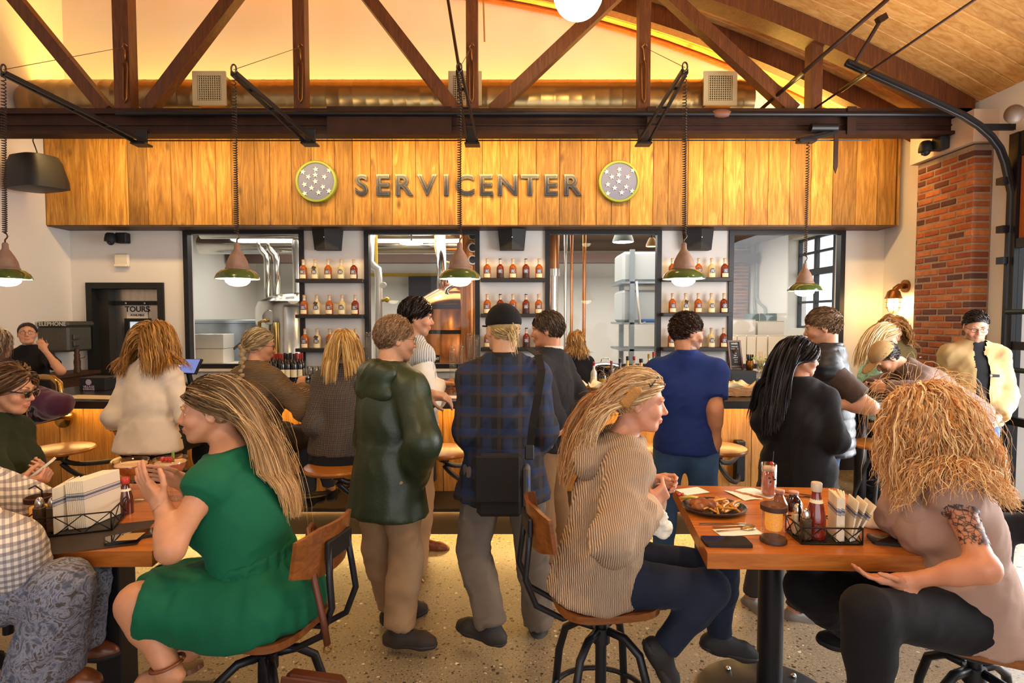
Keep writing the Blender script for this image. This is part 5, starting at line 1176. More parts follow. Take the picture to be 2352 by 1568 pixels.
worn(s.root, 'hood', [el(hb_ + s.up * .03, A_(.13, .075, .07), s.T, .03), el(hb_ - s.up * .06 - s.fw * .02, A_(.13, .05, .06), s.T, .05), rc(s.j['neck'] - s.rt * .085, s.j['neck'] - s.rt * .07 + s.fw * .06, .03, .025, .03), rc(s.j['neck'] + s.rt * .085, s.j['neck'] + s.rt * .07 + s.fw * .06, .03, .025, .03)], GJ, .009, amp=.014, seed=6)
collar(s, cloth('cream_lining', '#d9b896'), .05, .06)
worn(s.root, 'trousers', trouser_prims(s, .018, 1.93, .022), KHAKI, .010, amp=.009, seed=4)
short_hair(s, '#6e4f36', '#b08a62', n=1800, thick=.005, top=.015, seed=3, shade=lambda l: .35 + 3.5 * (l[:, 2] - .03), rad=.0022, curl=.005, comb=(.1, -.6, -.7))
# tall man in cable-knit vest
s = skeleton(-.66, 3.72, 1.80, yaw=-62, hyaw=-86, hpitch=8, stance=.10, over={'anR': wj(952, 1335, 3.5), 'anL': wj(968, 1240, 4.0), 'elR': wj(985, 925, 3.5), 'wrR': wj(1010, 880, 3.72), 'elL': wj(1000, 915, 3.95), 'wrL': wj(1022, 890, 3.85)})
person('tall dark-haired man in a pale cable-knit vest over a white shirt', s, '#c98f6c', shoe=BROWNL, ft_dirs={'R': (.9, -.5), 'L': (1, -.15)}, beard=.15, hands={'R': dict(dir=(.8, .1, -.1), palm=(0, -.3, -1), curl=.4), 'L': dict(dir=(.9, -.1, .1), palm=(-.2, -1, 0), curl=.6)})
worn(s.root, 'shirt', top_prims(s, .012, 1.95, -.02, 0, .012), cloth('white_shirt_cotton', '#e9e2d6'), .011, amp=.006)
worn(s.root, 'cable_knit_vest', top_prims(s, .024, .12, -.06, .005, 0), knit('pale_blue_cable_knit', '#c9cfd6', '#eceae4', 150, 0, 1.0, .012), .010, amp=.004, seed=2)
collar(s, cloth('white_shirt_cotton', '#e9e2d6'), .045)
worn(s.root, 'trousers', trouser_prims(s, .016, 1.94, .016), KHAKI, .011, amp=.007, seed=9)
short_hair(s, '#120b08', '#33211a', n=1600, thick=.008, top=.02, comb=(.5, -.5, -.8), seed=4, side=-.02, front=.06, back=-.09, curl=.001, rad=.003, ds=.015)
# man in black cap and plaid overshirt
s = skeleton(-.045, 2.80, 1.73, yaw=4, hyaw=22, hpitch=4, stance=.16, wide=.98, build=1.0, over={'anL': wj(1130, 1440, 2.72), 'anR': wj(1237, 1438, 2.92), 'elL': wj(1078, 985, 2.75), 'wrL': wj(1125, 1050, 3.08), 'elR': wj(1244, 985, 2.78), 'wrR': wj(1205, 1055, 3.10)})
person('man in black cap with short ponytail, blue plaid overshirt and grey trousers', s, '#c9946f', shoe=pbr('dark_hiking_boot', '#2c2622', .7, var=.3), ft_dirs={'L': (-.75, .5), 'R': (.05, 1)}, shoe_kw=dict(L=.29), eyes=False, hands={q: dict(dir=(0, 1, 0), palm=(0, 0, 1), curl=.9, size=.3) for q in 'LR'})
worn(s.root, 'plaid_overshirt', top_prims(s, .026, 1.99, -.15, .035, .012, hb=1.12), plaid_mat('blue_brown_plaid', '#17161b', '#1f3056', '#3b2b22'), .010, amp=.012, seed=12, sc=(12, 12, 4))
collar(s, cloth('dark_plaid_collar', '#2a2522'), .05, .07)
worn(s.root, 'trousers', trouser_prims(s, .018, 1.96, .022), cloth('grey_brown_canvas', '#6e6054', .85), .010, amp=.013, seed=14, sc=(14, 14, 6))
c_, M_, h_ = s.j['head'], s.hM, s.hs; L_ = lambda x, y, z: c_ + M_ @ (A_(x, y, z) * h_)
CAPB = cloth('black_cap_cloth', '#121011', .9)
cp_ = worn(s.root, 'baseball_cap', [el(L_(0, -.012, .036), A_(.09, .112, .1) * h_, M_, .01, [(L_(0, 0, .022), -M_[:, 2])])], CAPB, .007, amp=.001)
mk('cap_brim', (lambda g: g)(mv((lambda v, f: (np.array([L_(x, y, z) for x, y, z in v]), f))(*cat(*[slab([(math.sin(a) * .082, .06 + math.cos(a) * .035) for a in np.linspace(-1.5, 1.5, 11)] + [(math.sin(a) * .08, .07 + math.cos(a) * .105) for a in np.linspace(1.4, -1.4, 11)], .022, .027)])))), CAPB, cp_)
add_hair(s, [hair_cap(s, .006, plane=(A_(0, -.9, .3), .03)), strands(260, s, lambda l: (l[:, 2] < .01) & (l[:, 1] < -.02) & (l[:, 2] > -.06), steps=7, ds=.012, comb=lambda l: A_(0, -.07, -.03) - l * A_(1, .4, .4), grav=.1, lay=(.006, .014), hug=.7, rad=.002, seed=5), strands(160, s, lambda l: (np.abs(l[:, 0]) < .018) & (l[:, 1] < -.09) & (np.abs(l[:, 2] + .0) < .03), steps=9, ds=.013, comb=(.15, -.5, -.8), grav=.9, lay=(.012, .028), rad=.0024, seed=6, curl=.006, colls=colls(s))], hair_mat('#8a6a3c', '#d9bd86'))
# man in dark sweater with white collar
s = skeleton(.25, 3.62, 1.71, yaw=58, hyaw=78, hpitch=6, stance=.1, over={'anL': wj(1262, 1290, 3.6), 'anR': wj(1300, 1260, 3.85), 'elR': wj(1345, 935, 3.7), 'wrR': wj(1285, 985, 3.45), 'elL': wj(1270, 960, 3.35), 'wrL': wj(1240, 985, 3.45)})
person('man in a dark charcoal sweater over a white collared shirt, facing the capped man', s, '#c2845f', shoe=BROWNL, ft_dirs={'L': (-.5, -.9), 'R': (-.6, -.6)})
worn(s.root, 'sweater', top_prims(s, .02, 1.97, -.08, .01, .012), knit('charcoal_fine_knit', '#15151a', '#24242b', 420, 0, .25), .010, amp=.009, seed=3)
collar(s, cloth('white_shirt_cotton', '#e9e2d6'), .055, .064)
worn(s.root, 'trousers', trouser_prims(s, .014, 1.94, .014), KHAKI, .012, amp=.006, seed=9)
short_hair(s, '#2e2018', '#6e5844', n=1600, thick=.006, top=.017, comb=(.1, -.4, -.9), seed=8, side=-.02, ds=.012)
# man in blue polo
s = skeleton(1.075, 3.42, 1.70, yaw=-18, hyaw=-78, hpitch=7, stance=.13, wide=1.08, over={'elR': wj(1643, 940, 3.27), 'wrR': wj(1645, 1018, 3.33), 'elL': wj(1500, 950, 3.5), 'wrL': wj(1530, 1020, 3.65)})
person('man in a royal blue polo shirt and jeans standing at the bar', s, '#bf8460', shoe=DBOOT, beard=.45, hands={'R': dict(dir=(-.2, .5, -1), palm=(-1, 0, 0), curl=.3)})
worn(s.root, 'polo_shirt', top_prims(s, .018, .72, -.04, .012, .016), cloth('royal_blue_pique', '#1b3170', .8, var=.15), .010, amp=.008, seed=8)
collar(s, cloth('royal_blue_pique', '#1e3d86'), .05, .066)
worn(s.root, 'jeans', trouser_prims(s, .012, 1.95, .012), JEANS, .011, amp=.006, seed=3)
short_hair(s, '#1e120c', '#4a3020', n=1600, thick=.005, top=.018, comb=(.3, .5, -.1), seed=9, side=.02, back=-.06, curl=.006, ds=.008)
# woman with long black hair
s = skeleton(1.62, 3.13, 1.55, yaw=-30, hyaw=-98, hpitch=4, fem=True, stance=.16, build=1.12, over={'anL': wj(1722, 1378, 3.2), 'anR': wj(1818, 1408, 3.05), 'elL': wj(1755, 970, 3.2), 'wrL': wj(1790, 1040, 3.4), 'elR': wj(1918, 1010, 3.0), 'wrR': wj(1892, 935, 3.2)})
person('woman with long straight black hair in a black top, smiling at the vest man', s, '#b97b5a', shoe=pbr('grey_leather_boot', '#6f6a66', .4, var=.15), ft_dirs={'L': (.2, -1), 'R': (.95, -.3)}, lips=(.9, .5, .5), hands={'R': dict(dir=(-.2, .3, .9), palm=(-.6, .4, 0), curl=.6)})
worn(s.root, 'black_top', top_prims(s, .018, 1.95, -.30, .05, .012, hb=1.1), BLKC, .010, amp=.009, seed=5)
worn(s.root, 'grey_leggings', trouser_prims(s, .008, 1.93, .006), cloth('dark_grey_leggings', '#3a3636', .8), .011, amp=.003)
add_hair(s, [hair_cap(s, .012, plane=(A_(0, -.8, .45), -.02)), strands(3000, s, region(.07, .0, -.09), steps=18, ds=.0255, back_to=-.012, comb=lambda l: np.stack([np.sign(l[:, 0]) * .35, -.55 + 0 * l[:, 0], -.75 + 0 * l[:, 0]], 1), grav=1.0, lay=(.008, .035), colls=colls(s, .02), rad=.0026, seed=11, inertia=.55)], hair_mat('#070508', '#2a2226'))
# man in quilted vest
s = skeleton(2.02, 3.58, 1.73, yaw=60, hyaw=66, hpitch=12, stance=.1, build=1.06, over={'elL': wj(1998, 935, 3.3), 'wrL': wj(1905, 925, 3.38), 'elR': wj(1930, 930, 3.75), 'wrR': wj(1885, 915, 3.6)})
person('smiling man in glasses with a dark quilted vest over a brown polo', s, '#c68c69', shoe=DBOOT, beard=.18, glasses='#c9b48a', hands={'L': dict(dir=(-1, .1, .1), palm=(.1, 1, -.3), curl=.5)})
worn(s.root, 'polo_shirt', top_prims(s, .015, .78, -.05, 0, .02), cloth('brown_polo', '#4a3b33', .85), .010, amp=.007, seed=15)
QV = pbr('navy_quilted_nylon', '#191a20', .45, var=.2, vscale=5)
Vp = top_prims(s, .04, .10, -.10, .01, 0)
V, Q = mesh_field(Vp, .010); N_ = vnormals(V, Q); t_ = (V - s.j['pelvis']) @ s.up; V = V + N_ * (.011 * (np.abs(np.sin(t_ * math.pi / .062)) ** .5 - .7))[:, None]; V = wrinkle(V, Q, .004, 3)
o = bpy.data.objects.new('quilted_vest', fastmesh('quilted_vest', V - wloc(s.root), Q, QV)); COL.objects.link(o); o.parent = s.root
collar(s, QV, .06, .075)
worn(s.root, 'jeans', trouser_prims(s, .012, 1.95, .012), JEANS, .011, amp=.006, seed=3)
short_hair(s, '#4a3524', '#9c7a58', n=1500, thick=.005, top=.017, comb=(.3, .6, -.2), seed=10, side=.02, back=-.05, curl=.004, ds=.009, shade=lambda l: .4 + 2 * (.05 - np.abs(l[:, 2] - .05)))
# woman in cream blouse at the bar, from behind
s = skeleton(P(338, 900, 3.66)[0], 3.66, 1.64, yaw=-6, hyaw=-10, hpitch=6, fem=True, sit=.765, lean=5, build=1.05, wide=1.05, over={'elL': wj(262, 955, 3.62), 'wrL': wj(290, 925, 3.95), 'elR': wj(425, 950, 3.65), 'wrR': wj(405, 925, 4.0), 'anL': None, 'anR': None, 'knL': None, 'knR': None} if False else {'elL': wj(262, 955, 3.62), 'wrL': wj(268, 985, 3.88), 'elR': wj(428, 955, 3.66), 'wrR': wj(405, 925, 4.02)})
person('woman with golden brown hair in a cream blouse seated at the bar', s, '#cf9a78', shoe=BLKC, eyes=False)
worn(s.root, 'blouse', top_prims(s, .018, 1.55, -.06, .035, .007), cloth('cream_cotton', '#ecd9c2', .85, var=.05), .010, amp=.010, seed=21, sc=(10, 10, 12))
d_ = nrm(s.j['wrL'] - s.j['elL']); e_ = s.j['elL'] + d_ * .14
worn(s.root, 'lace_cuff', [rc(e_ - d_ * .05, e_ + d_ * .045, .056, .058, .01, [(e_ + d_ * .05, d_), (e_ - d_ * .06, -d_)])], dots_mat('black_lace', '#15110f', '#b58f78', 70, .3), .008, amp=.006, seed=3, dirn=(60, 60, 60))
worn(s.root, 'trousers', trouser_prims(s, .012, 1.9, .012), BLKC, .012, amp=.004)
add_hair(s, [hair_cap(s, .014, plane=(A_(0, -.9, .3), -.01)), strands(2300, s, region(.06, -.05, -.09), steps=15, ds=.018, ribbon=True, comb=lambda l: np.stack([np.sign(l[:, 0]) * .6, -.2 + 0 * l[:, 0], -.8 + 0 * l[:, 0]], 1), grav=.9, lay=(.012, .05), colls=colls(s, .02), rad=.0027, curl=.005, cfreq=2, seed=13, inertia=.6, frizz=.006)], hair_mat('#6a3f16', '#d39a4e'))
# woman with the braid
s = skeleton(P(578, 900, 3.66)[0], 3.68, 1.58, yaw=-22, hyaw=-62, hpitch=10, fem=True, sit=.765, lean=4, build=1.1, over={'elR': wj(700, 938, 3.6), 'wrR': wj(692, 893, 3.85), 'elL': wj(560, 940, 3.75), 'wrL': wj(610, 925, 4.05)})
person('grey-blonde woman with a braid and brown knit sweater seated at the bar', s, '#c98f6c', shoe=BLKC, glasses='#3a2a22', hands={'R': dict(dir=(-.1, .25, .9), palm=(-.4, 1, 0), curl=.7)})
worn(s.root, 'sweater', top_prims(s, .026, 1.88, .02, .01, .014), knit('brown_tweed_knit', '#4a3824', '#8a6f4e', 260, 2, .8), .010, amp=.010, seed=23)
worn(s.root, 'apron_skirt', [ec(s.j['pelvis'] - A_(0, 0, .16), s.j['waist'] - s.up * .02, (.20, .19), (.155, .125), np.eye(3) @ s.M, .04)] + [rc(s.j['hip' + q], s.j['kn' + q], .11, .085, .05) for q in 'LR'], cloth('dark_brown_canvas', '#2a1d15', .85), .011, amp=.008, seed=4)
worn(s.root, 'jeans', trouser_prims(s, .010, 1.9, .01), cloth('grey_denim', '#4a4f57', .9), .012, amp=.004)
bp = []
c_, M_, h_ = s.j['head'], s.hM, s.hs; L_ = lambda x, y, z: c_ + M_ @ (A_(x, y, z) * h_)
b0 = L_(0, -.115, -.03); b1 = s.j['neck'] - s.fw * .09 - s.up * .02; b2 = s.j['chest'] - s.fw * .16 + s.up * .02
for q in range(13):
    t_ = q / 12; pt = (1 - t_) ** 2 * b0 + 2 * t_ * (1 - t_) * b1 + t_ ** 2 * b2; bp.append(el(pt + s.rt * (.010 if q % 2 else -.010), A_(.022, .02, .02) * (1 - .45 * t_), None, .006))
vb, qb = mesh_field(bp, .006); vb = wrinkle(vb, qb, .003, 2, (40, 40, 90))
add_hair(s, [hair_cap(s, .010, plane=(A_(0, -.75, .6), -.02)), strands(900, s, region(.07, -.02, -.07), steps=9, ds=.014, comb=lambda l: A_(0, -.125, -.03) - l, grav=.1, lay=(.010, .024), hug=1.2, rad=.0024, seed=16), (vb, qb, np.full(len(vb), .35))], hair_mat('#6e5230', '#d6b988'))
mk('hair_clip', tube([L_(-.07, -.06, .03), L_(-.03, -.112, .03), L_(.03, -.112, .02)], .006, 6), pbr('dark_clip', '#3a2418', .4), s.root, True)
# blonde bob woman in dotted top
s = skeleton(P(786, 900, 3.6)[0], 3.58, 1.56, yaw=-2, hyaw=8, hpitch=4, fem=True, sit=.765, lean=4, build=1.15, over={'elL': wj(722, 975, 3.5), 'wrL': wj(750, 940, 3.85), 'elR': wj(842, 985, 3.55), 'wrR': wj(815, 940, 3.9), 'anL': wj(762, 1128, 4.05), 'anR': wj(830, 1122, 4.1), 'knL': wj(738, 1040, 3.95), 'knR': wj(838, 1045, 3.95)})
person('woman with a blonde bob in a black dotted top seated at the bar', s, '#d09a78', shoe=BLKC, glasses='#8a3a2a')
worn(s.root, 'dotted_top', top_prims(s, .022, 1.85, -.05, .02, .012), dots_mat('black_white_dots', '#191416', '#b5a08c', 115, .2), .010, amp=.007, seed=27)
worn(s.root, 'black_skirt', [ec(s.j['pelvis'] - A_(0, 0, .12), s.j['waist'] - s.up * .05, (.215, .2), (.16, .13), s.M, .04)] + [rc(s.j['hip' + q], s.j['hip' + q] + (s.j['kn' + q] - s.j['hip' + q]) * .75, .11, .09, .05) for q in 'LR'], BLKC, .011, amp=.006, seed=4)
worn(s.root, 'jeans', trouser_prims(s, .008, 1.82, .006), cloth('grey_denim', '#4a4f57', .9), .012, amp=.004)
add_hair(s, [hair_cap(s, .014, plane=(A_(0, -.9, .25), -.02)), strands(2300, s, region(.07, -.06, -.09), steps=12, ds=.0165, ribbon=True, comb=lambda l: np.stack([np.sign(l[:, 0]) * .25, 0 * l[:, 0], -1 + 0 * l[:, 0]], 1), grav=1.0, lay=(.012, .034), rad=.0027, seed=17, inertia=.6, lenvar=.12, colls=[(s.j['neck'], s.j['head'], .075)])], hair_mat('#b07a34', '#f0cd86'))
# woman in the green dress, seated at the napkin table
s = skeleton(-.90, 1.95, 1.64, yaw=84, hyaw=112, hpitch=3, fem=True, sit=.615, lean=13, build=1.12, over={'elL': wj(392, 1262, 1.70), 'wrL': wj(372, 1160, 1.76), 'elR': wj(470, 1215, 2.15), 'wrR': wj(425, 1108, 2.10), 'knL': wj(318, 1385, 1.76), 'anL': wj(385, 1530, 1.72), 'knR': wj(345, 1368, 2.02), 'anR': wj(428, 1478, 2.02)})
person('woman with long highlighted hair in an emerald green dress, hands raised', s, '#c98a64', face=dict(nose=.85), fres=.0042, res=.010, shoe=None, ft_dirs={'L': (-.9, .3, -.3), 'R': (-.8, .3, -.4)}, lips=(.85, .5, .48), hands={'L': dict(dir=(-.55, .1, .6), palm=(.35, .75, .2), curl=.10, spread=.16, fine=True, thumb=0), 'R': dict(dir=(-.8, -.1, .35), palm=(.1, -.9, -.3), curl=.18, fine=True, thumb=.2)})
EMER = cloth('emerald_green_crepe', '#0a5a3c', .75, var=.1, vscale=4, bmp=.15, bscale=200)
j = s.j
dp = recut(torso_prims(s, .014, True), [(j['neck'] - s.up * .015, s.up)]) + sum([arm_prims(s, q, .016, .13, True, .008) for q in 'LR'], [])
worn(s.root, 'dress_bodice', recut(dp, [(j['pelvis'] + s.up * .10, -s.up)]), EMER, .008, amp=.006, seed=31)
worn(s.root, 'elastic_waist', [ec(j['pelvis'] + s.up * .075, j['pelvis'] + s.up * .14, (.172, .14), (.168, .135), s.T, .01)], EMER, .007, amp=.010, seed=32, dirn=(60, 60, 8), sc=(50, 50, 6))
sk_ = [ec(j['pelvis'] - s.up * .10, j['pelvis'] + s.up * .10, (.215, .20), (.165, .135), s.T, .05), el(j['pelvis'] - A_(0, 0, .02) - s.fw * .03, A_(.2, .19, .125), s.M, .05)]
for q in 'LR': d_ = j['kn' + q] - j['hip' + q]; sk_ += [rc(j['hip' + q], j['hip' + q] + d_ * .93, .128, .10, .06, [(j['hip' + q] + d_ * .96, nrm(d_))])]
sk_ += [rc((j['hipL'] + j['hipR']) / 2, (j['knL'] + j['knR']) / 2 - s.fw * .08, .12, .10, .06), rc(j['hipL'] - A_(0, 0, .05), j['hipL'] + (j['knL'] - j['hipL']) * .8 - A_(0, 0, .045), .10, .06, .05)]
worn(s.root, 'dress_skirt', recut(sk_, [(A_(0, 0, .622), A_(0, 0, -1))]), EMER, .009, amp=.014, seed=34, sc=(9, 9, 9), dirn=(20, 20, 5))
for q in 'LR':
    an = j['an' + q]; f = nrm(A_(-.9, .3, -.3)); mk('sandal_strap', tube([an + A_(.047 * math.cos(a), .047 * math.sin(a), .01 + .012 * math.cos(a)) for a in np.linspace(0, 2 * math.pi, 17)], .006, 5), BROWNL, s.root, True)
    mk('sandal_sole', mv(slab([(x, y) for x, y in rrect(.25, .085, .04)], 0, .018), an + f * .06 - A_(0, 0, .10), rz=R(160), ry=R(15)), BROWNL, s.root)
# hair
hd = lambda l: np.stack([np.sign(l[:, 0]) * .35, -.9 + 0 * l[:, 0], -.35 + 0 * l[:, 0]], 1)
add_hair(s, [hair_cap(s, .010, plane=(A_(0, -.8, .5), -.015)), strands(5400, s, region(.072, .012, -.09), steps=19, ds=.027, comb=lambda l: np.stack([np.sign(l[:, 0]) * .12, -.85 + 0 * l[:, 0], -.5 + 0 * l[:, 0]], 1), grav=1.0, lay=(.008, .026), colls=colls(s, .008), rad=.0016, seed=41, inertia=.55, lenvar=.25, shade=lambda l: .10 + .2 * (l[:, 1] < 0), tip_shade=.7, frizz=.003, hug=.1, ribbon=True, back_to=-.025),
             strands(40, s, region(.072, .012, -.05), steps=26, ds=.021, comb=hd, grav=.9, lay=(.02, .045), colls=colls(s, .02), rad=.001, seed=43, inertia=.6, back_to=-.03, frizz=.008, tip_shade=.6)], hair_mat('#38200f', '#dcae74'))
# woman in the ribbed cardigan
s = skeleton(.33, 2.11, 1.63, yaw=-86, hyaw=-101, hpitch=7, fem=True, sit=.625, lean=12, build=1.05, over={'elR': wj(1408, 1240, 1.80), 'wrR': wj(1492, 1160, 1.93), 'elL': wj(1440, 1205, 2.34), 'wrL': wj(1488, 1112, 2.22), 'knR': wj(1628, 1352, 2.02), 'anR': wj(1525, 1490, 2.02), 'knL': wj(1655, 1300, 2.26), 'anL': wj(1652, 1462, 2.26)})
person('grey-blonde woman in a beige ribbed hooded cardigan and dark jeans, eating', s, '#cf8f70', face=dict(nose=1.15, jaw=.95), fres=.0042, res=.011, shoe=pbr('black_running_shoe', '#1b1615', .7, bmp=.2, bscale=200), ft_dirs={'R': (.45, .1, -.85), 'L': (.97, -.05, -.22)}, lips=(.9, .6, .58), hands={'R': dict(dir=(.72, .25, .55), palm=(-.5, .8, .2), curl=[.75, .85, .9, .95], fine=True, thumb=.9), 'L': dict(dir=(.85, -.1, .2), palm=(-.1, -.9, -.2), curl=[.5, .6, .7, .75], fine=True, thumb=.8)})
CARD = knit('beige_ribbed_wool', '#a07c60', '#d9bb9c', 290, 0, .9, .008)
worn(s.root, 'cardigan', recut(top_prims(s, .024, 1.86, -.14, .035, .018, neck=0.0, hb=1.05), [(A_(0, 0, .634), A_(0, 0, -1))]), CARD, .009, amp=.012, seed=51, sc=(10, 10, 6))
dw = nrm(s.j['wrR'] - s.j['elR']); e_ = s.j['elR'] + (s.j['wrR'] - s.j['elR']) * .80
worn(s.root, 'turned_cuff', [rc(e_ - dw * .06, e_ + dw * .04, .066, .058, .01, [(e_ + dw * .045, dw), (e_ - dw * .065, -dw)])], cloth('beige_rib_cuff', '#c9ab8e'), .008, amp=.004)
hp = s.j['neck']; BEI = cloth('beige_wool_facing', '#c2a184', .9, bmp=.4)
worn(s.root, 'hood_collar', [rc(hp - s.fw * .10 - s.up * .07, hp - s.rt * -.105 - s.up * .02, .055, .048, .05), rc(hp - s.fw * .10 - s.up * .07, hp - s.rt * .105 - s.up * .02, .055, .048, .05), rc(hp + s.rt * .105 - s.up * .02, hp + s.rt * .10 + s.fw * .13 - s.up * .22, .045, .032, .04), rc(hp - s.rt * .105 - s.up * .02, hp - s.rt * .10 + s.fw * .13 - s.up * .22, .045, .032, .04), el(hp - s.fw * .12 - s.up * .11, A_(.10, .05, .075), s.T, .05)], CARD, .009, amp=.006, seed=8)
worn(s.root, 'grey_top', recut(torso_prims(s, .010, False), [(s.j['neck'] - s.up * .02, s.up)]), cloth('grey_jersey', '#6a6a5c'), .011, amp=.002)
worn(s.root, 'jeans', trouser_prims(s, .010, 1.97, .004, slim=.95), cloth('dark_indigo_denim', '#1c2233', .85, var=.25, vscale=6), .009, amp=.006, seed=52)
hd = lambda l: np.stack([.1 * np.sign(l[:, 0]), -1 + 0 * l[:, 0], -.15 - 2.0 * (l[:, 2] < .0)], 1)
add_hair(s, [hair_cap(s, .010, plane=(A_(0, -.8, .55), -.010)), strands(5400, s, region(.075, .012, -.09), steps=18, ds=.026, comb=lambda l: np.stack([-l[:, 0] * 2, -1 + 0 * l[:, 0], -.45 + 0 * l[:, 0]], 1), grav=.95, lay=(.006, .032), colls=colls(s, .038), rad=.0016, seed=61, inertia=.6, lenvar=.3, curl=.009, cfreq=2.2, frizz=.006, shade=lambda l: .45 + 4 * l[:, 1], hug=.1, ribbon=True, back_to=-.02),
             strands(120, s, region(.078, .0, -.09), steps=14, ds=.014, comb=(0, -.6, .1), grav=.3, lay=(.01, .04), rad=.0009, seed=62, frizz=.016, hug=.4)], hair_mat('#a5672a', '#ecd0a0'))
c_, M_, h_ = s.j['head'], s.hM, s.hs; L_ = lambda x, y, z: c_ + M_ @ (A_(x, y, z) * h_)
worn(s.root, 'hair_claw', [rc(L_(.112, -.01, .06), L_(.108, -.055, -.005), .010, .012, .01), rc(L_(.11, -.03, .066), L_(.108, -.07, .005), .009, .011, .01)], pbr('woven_tan_clip', '#b07a3a', .5, bmp=.6, bscale=150), .005, amp=.002, dirn=(120, 120, 120))
mk('headband', tube([L_(.05, -.0, .112), L_(.085, .03, .08), L_(.03, .06, .115)], .004, 5), SOFTBLACK, s.root, True)
# curly-haired woman with the tattoo
s = skeleton(1.60, 1.92, 1.62, yaw=62, hyaw=26, hpitch=10, fem=True, sit=.575, lean=10, build=1.16, wide=1.08, over={'elL': wj(2262, 1305, 1.66), 'wrL': wj(2075, 1335, 1.78), 'elR': (.30, .12, .90), 'wrR': (.16, .30, .77), 'knL': wj(1995, 1405, 1.72), 'anL': wj(2000, 1690, 1.75), 'knR': wj(1850, 1352, 2.12), 'anR': wj(1985, 1470, 2.22)})
person('woman with big curly blonde hair and a shoulder tattoo in a sleeveless tan top', s, '#c98563', fres=.005, res=.011, shoe=BLKC, eyes=True, hands={'L': dict(dir=(-.95, .25, .0), palm=(.1, .2, 1), curl=.22, spread=.12, fine=True, thumb=.0)})
TAN = cloth('tan_rose_jersey', '#a08070', .85, var=.06, bmp=.1)
worn(s.root, 'sleeveless_top', recut(top_prims(s, .020, .05, -.13, .045, 0), [(A_(0, 0, .602), A_(0, 0, -1))]), TAN, .009, amp=.010, seed=71, sc=(8, 8, 14))
worn(s.root, 'draped_neck', [el(s.j['chest'] + s.fw * .10 + s.up * .05, A_(.15, .10, .10), s.T, .05), rc(s.j['neck'] - s.rt * .09 - s.up * .03, s.j['chest'] + s.fw * .16, .045, .06, .05)], TAN, .010, amp=.016, seed=73, sc=(14, 14, 22))
worn(s.root, 'black_leggings', trouser_prims(s, .012, 1.95, .01), BLKC, .010, amp=.004, seed=72)
# tattoo: a thin inked skin patch that follows the arm
S_, E_ = s.j['shL'], s.j['elL']; m, nt, b = newmat('tattoo_ink'); vec = coords(nt); wv = nt.nodes.new('ShaderNodeTexVoronoi'); wv.feature = 'DISTANCE_TO_EDGE'; wv.inputs['Scale'].default_value = 62; nt.links.new(vec, wv.inputs['Vector'])
f_ = math_(nt, 'LESS_THAN', wv.outputs['Distance'], .05); g_ = math_(nt, 'GREATER_THAN', noise(nt, vec, 30, 4, .6, 1.5), .55); b.inputs['Base Color'].default_value = lin('#2b2226'); nt.links.new(math_(nt, 'MULTIPLY', math_(nt, 'MAXIMUM', f_, g_), .85), b.inputs['Alpha']); b.inputs['Roughness'].default_value = .5
V, Q = mesh_field(arm_prims(s, 'L', .0022, 1.0) + recut(torso_prims(s, .0022), []), .008); t_ = ((V - S_) @ (E_ - S_)) / ((E_ - S_) @ (E_ - S_)); N_ = vnormals(V, Q); q_ = V - S_ - t_[:, None] * (E_ - S_)
ok = ((t_ - .42) / .36) ** 2 + ((V - (S_ + .42 * (E_ - S_))) @ np.cross(nrm(E_ - S_), A_(0, -1, 0)) / .062) ** 2 < 1; ok &= N_[:, 1] < .15; ok &= np.linalg.norm(q_, axis=1) < .085
Q = Q[ok[Q].all(1)]; u, inv = np.unique(Q, return_inverse=True); o = bpy.data.objects.new('tattoo', fastmesh('tattoo', V[u] - wloc(s.root), inv.reshape(Q.shape), m)); COL.objects.link(o); o.parent = s.root; o['label'] = 'dark ink tattoo of a framed bird on the upper arm'
add_hair(s, [hair_cap(s, .02, plane=(A_(0, -.9, .35), -.02)), strands(6200, s, region(.06, -.05, -.1), steps=17, ds=.0185, comb=lambda l: l * A_(4, 4, 1) + A_(0, -.1, -.4), grav=1.2, lay=(.012, .042), colls=colls(s, .03), rad=.0019, curl=.013, cfreq=2.6, seed=81, inertia=.62, lenvar=.3, frizz=.003, ribbon=True),
             strands(160, s, region(.06, -.05, -.1), steps=17, ds=.0185, comb=lambda l: l * 4, grav=1.2, lay=(.03, .05), rad=.0007, curl=.006, cfreq=3, seed=82, inertia=.62, frizz=.006)], hair_mat('#b8702a', '#f6d6a0'))
# woman with sunglasses holding a phone
s = skeleton(-2.45, 2.55, 1.64, yaw=-75, hyaw=-78, hpitch=12, fem=True, sit=.60, lean=8, over={'wrR': wj(52, 1118, 2.32), 'elR': wj(5, 1150, 2.30), 'wrL': wj(60, 1098, 2.50), 'elL': wj(10, 1130, 2.70)})
person('woman in sunglasses and a dark green top reading her phone', s, '#cf9470', shoe=BLKC, hands={'R': dict(dir=(.85, .35, .35), palm=(-.2, .5, .9), curl=.75, fine=True), 'L': dict(dir=(.85, -.2, .35), palm=(-.1, -.6, .8), curl=.5, fine=True)})
worn(s.root, 'green_top', top_prims(s, .024, 1.92, -.08, .02, .02), cloth('dark_olive_knit', '#232a15', .9), .011, amp=.009, seed=3)
worn(s.root, 'trousers', trouser_prims(s, .012, 1.9, .012), BLKC, .013, amp=.003)
c_, M_, h_ = s.j['head'], s.hM, s.hs; L_ = lambda x, y, z: c_ + M_ @ (A_(x, y, z) * h_)
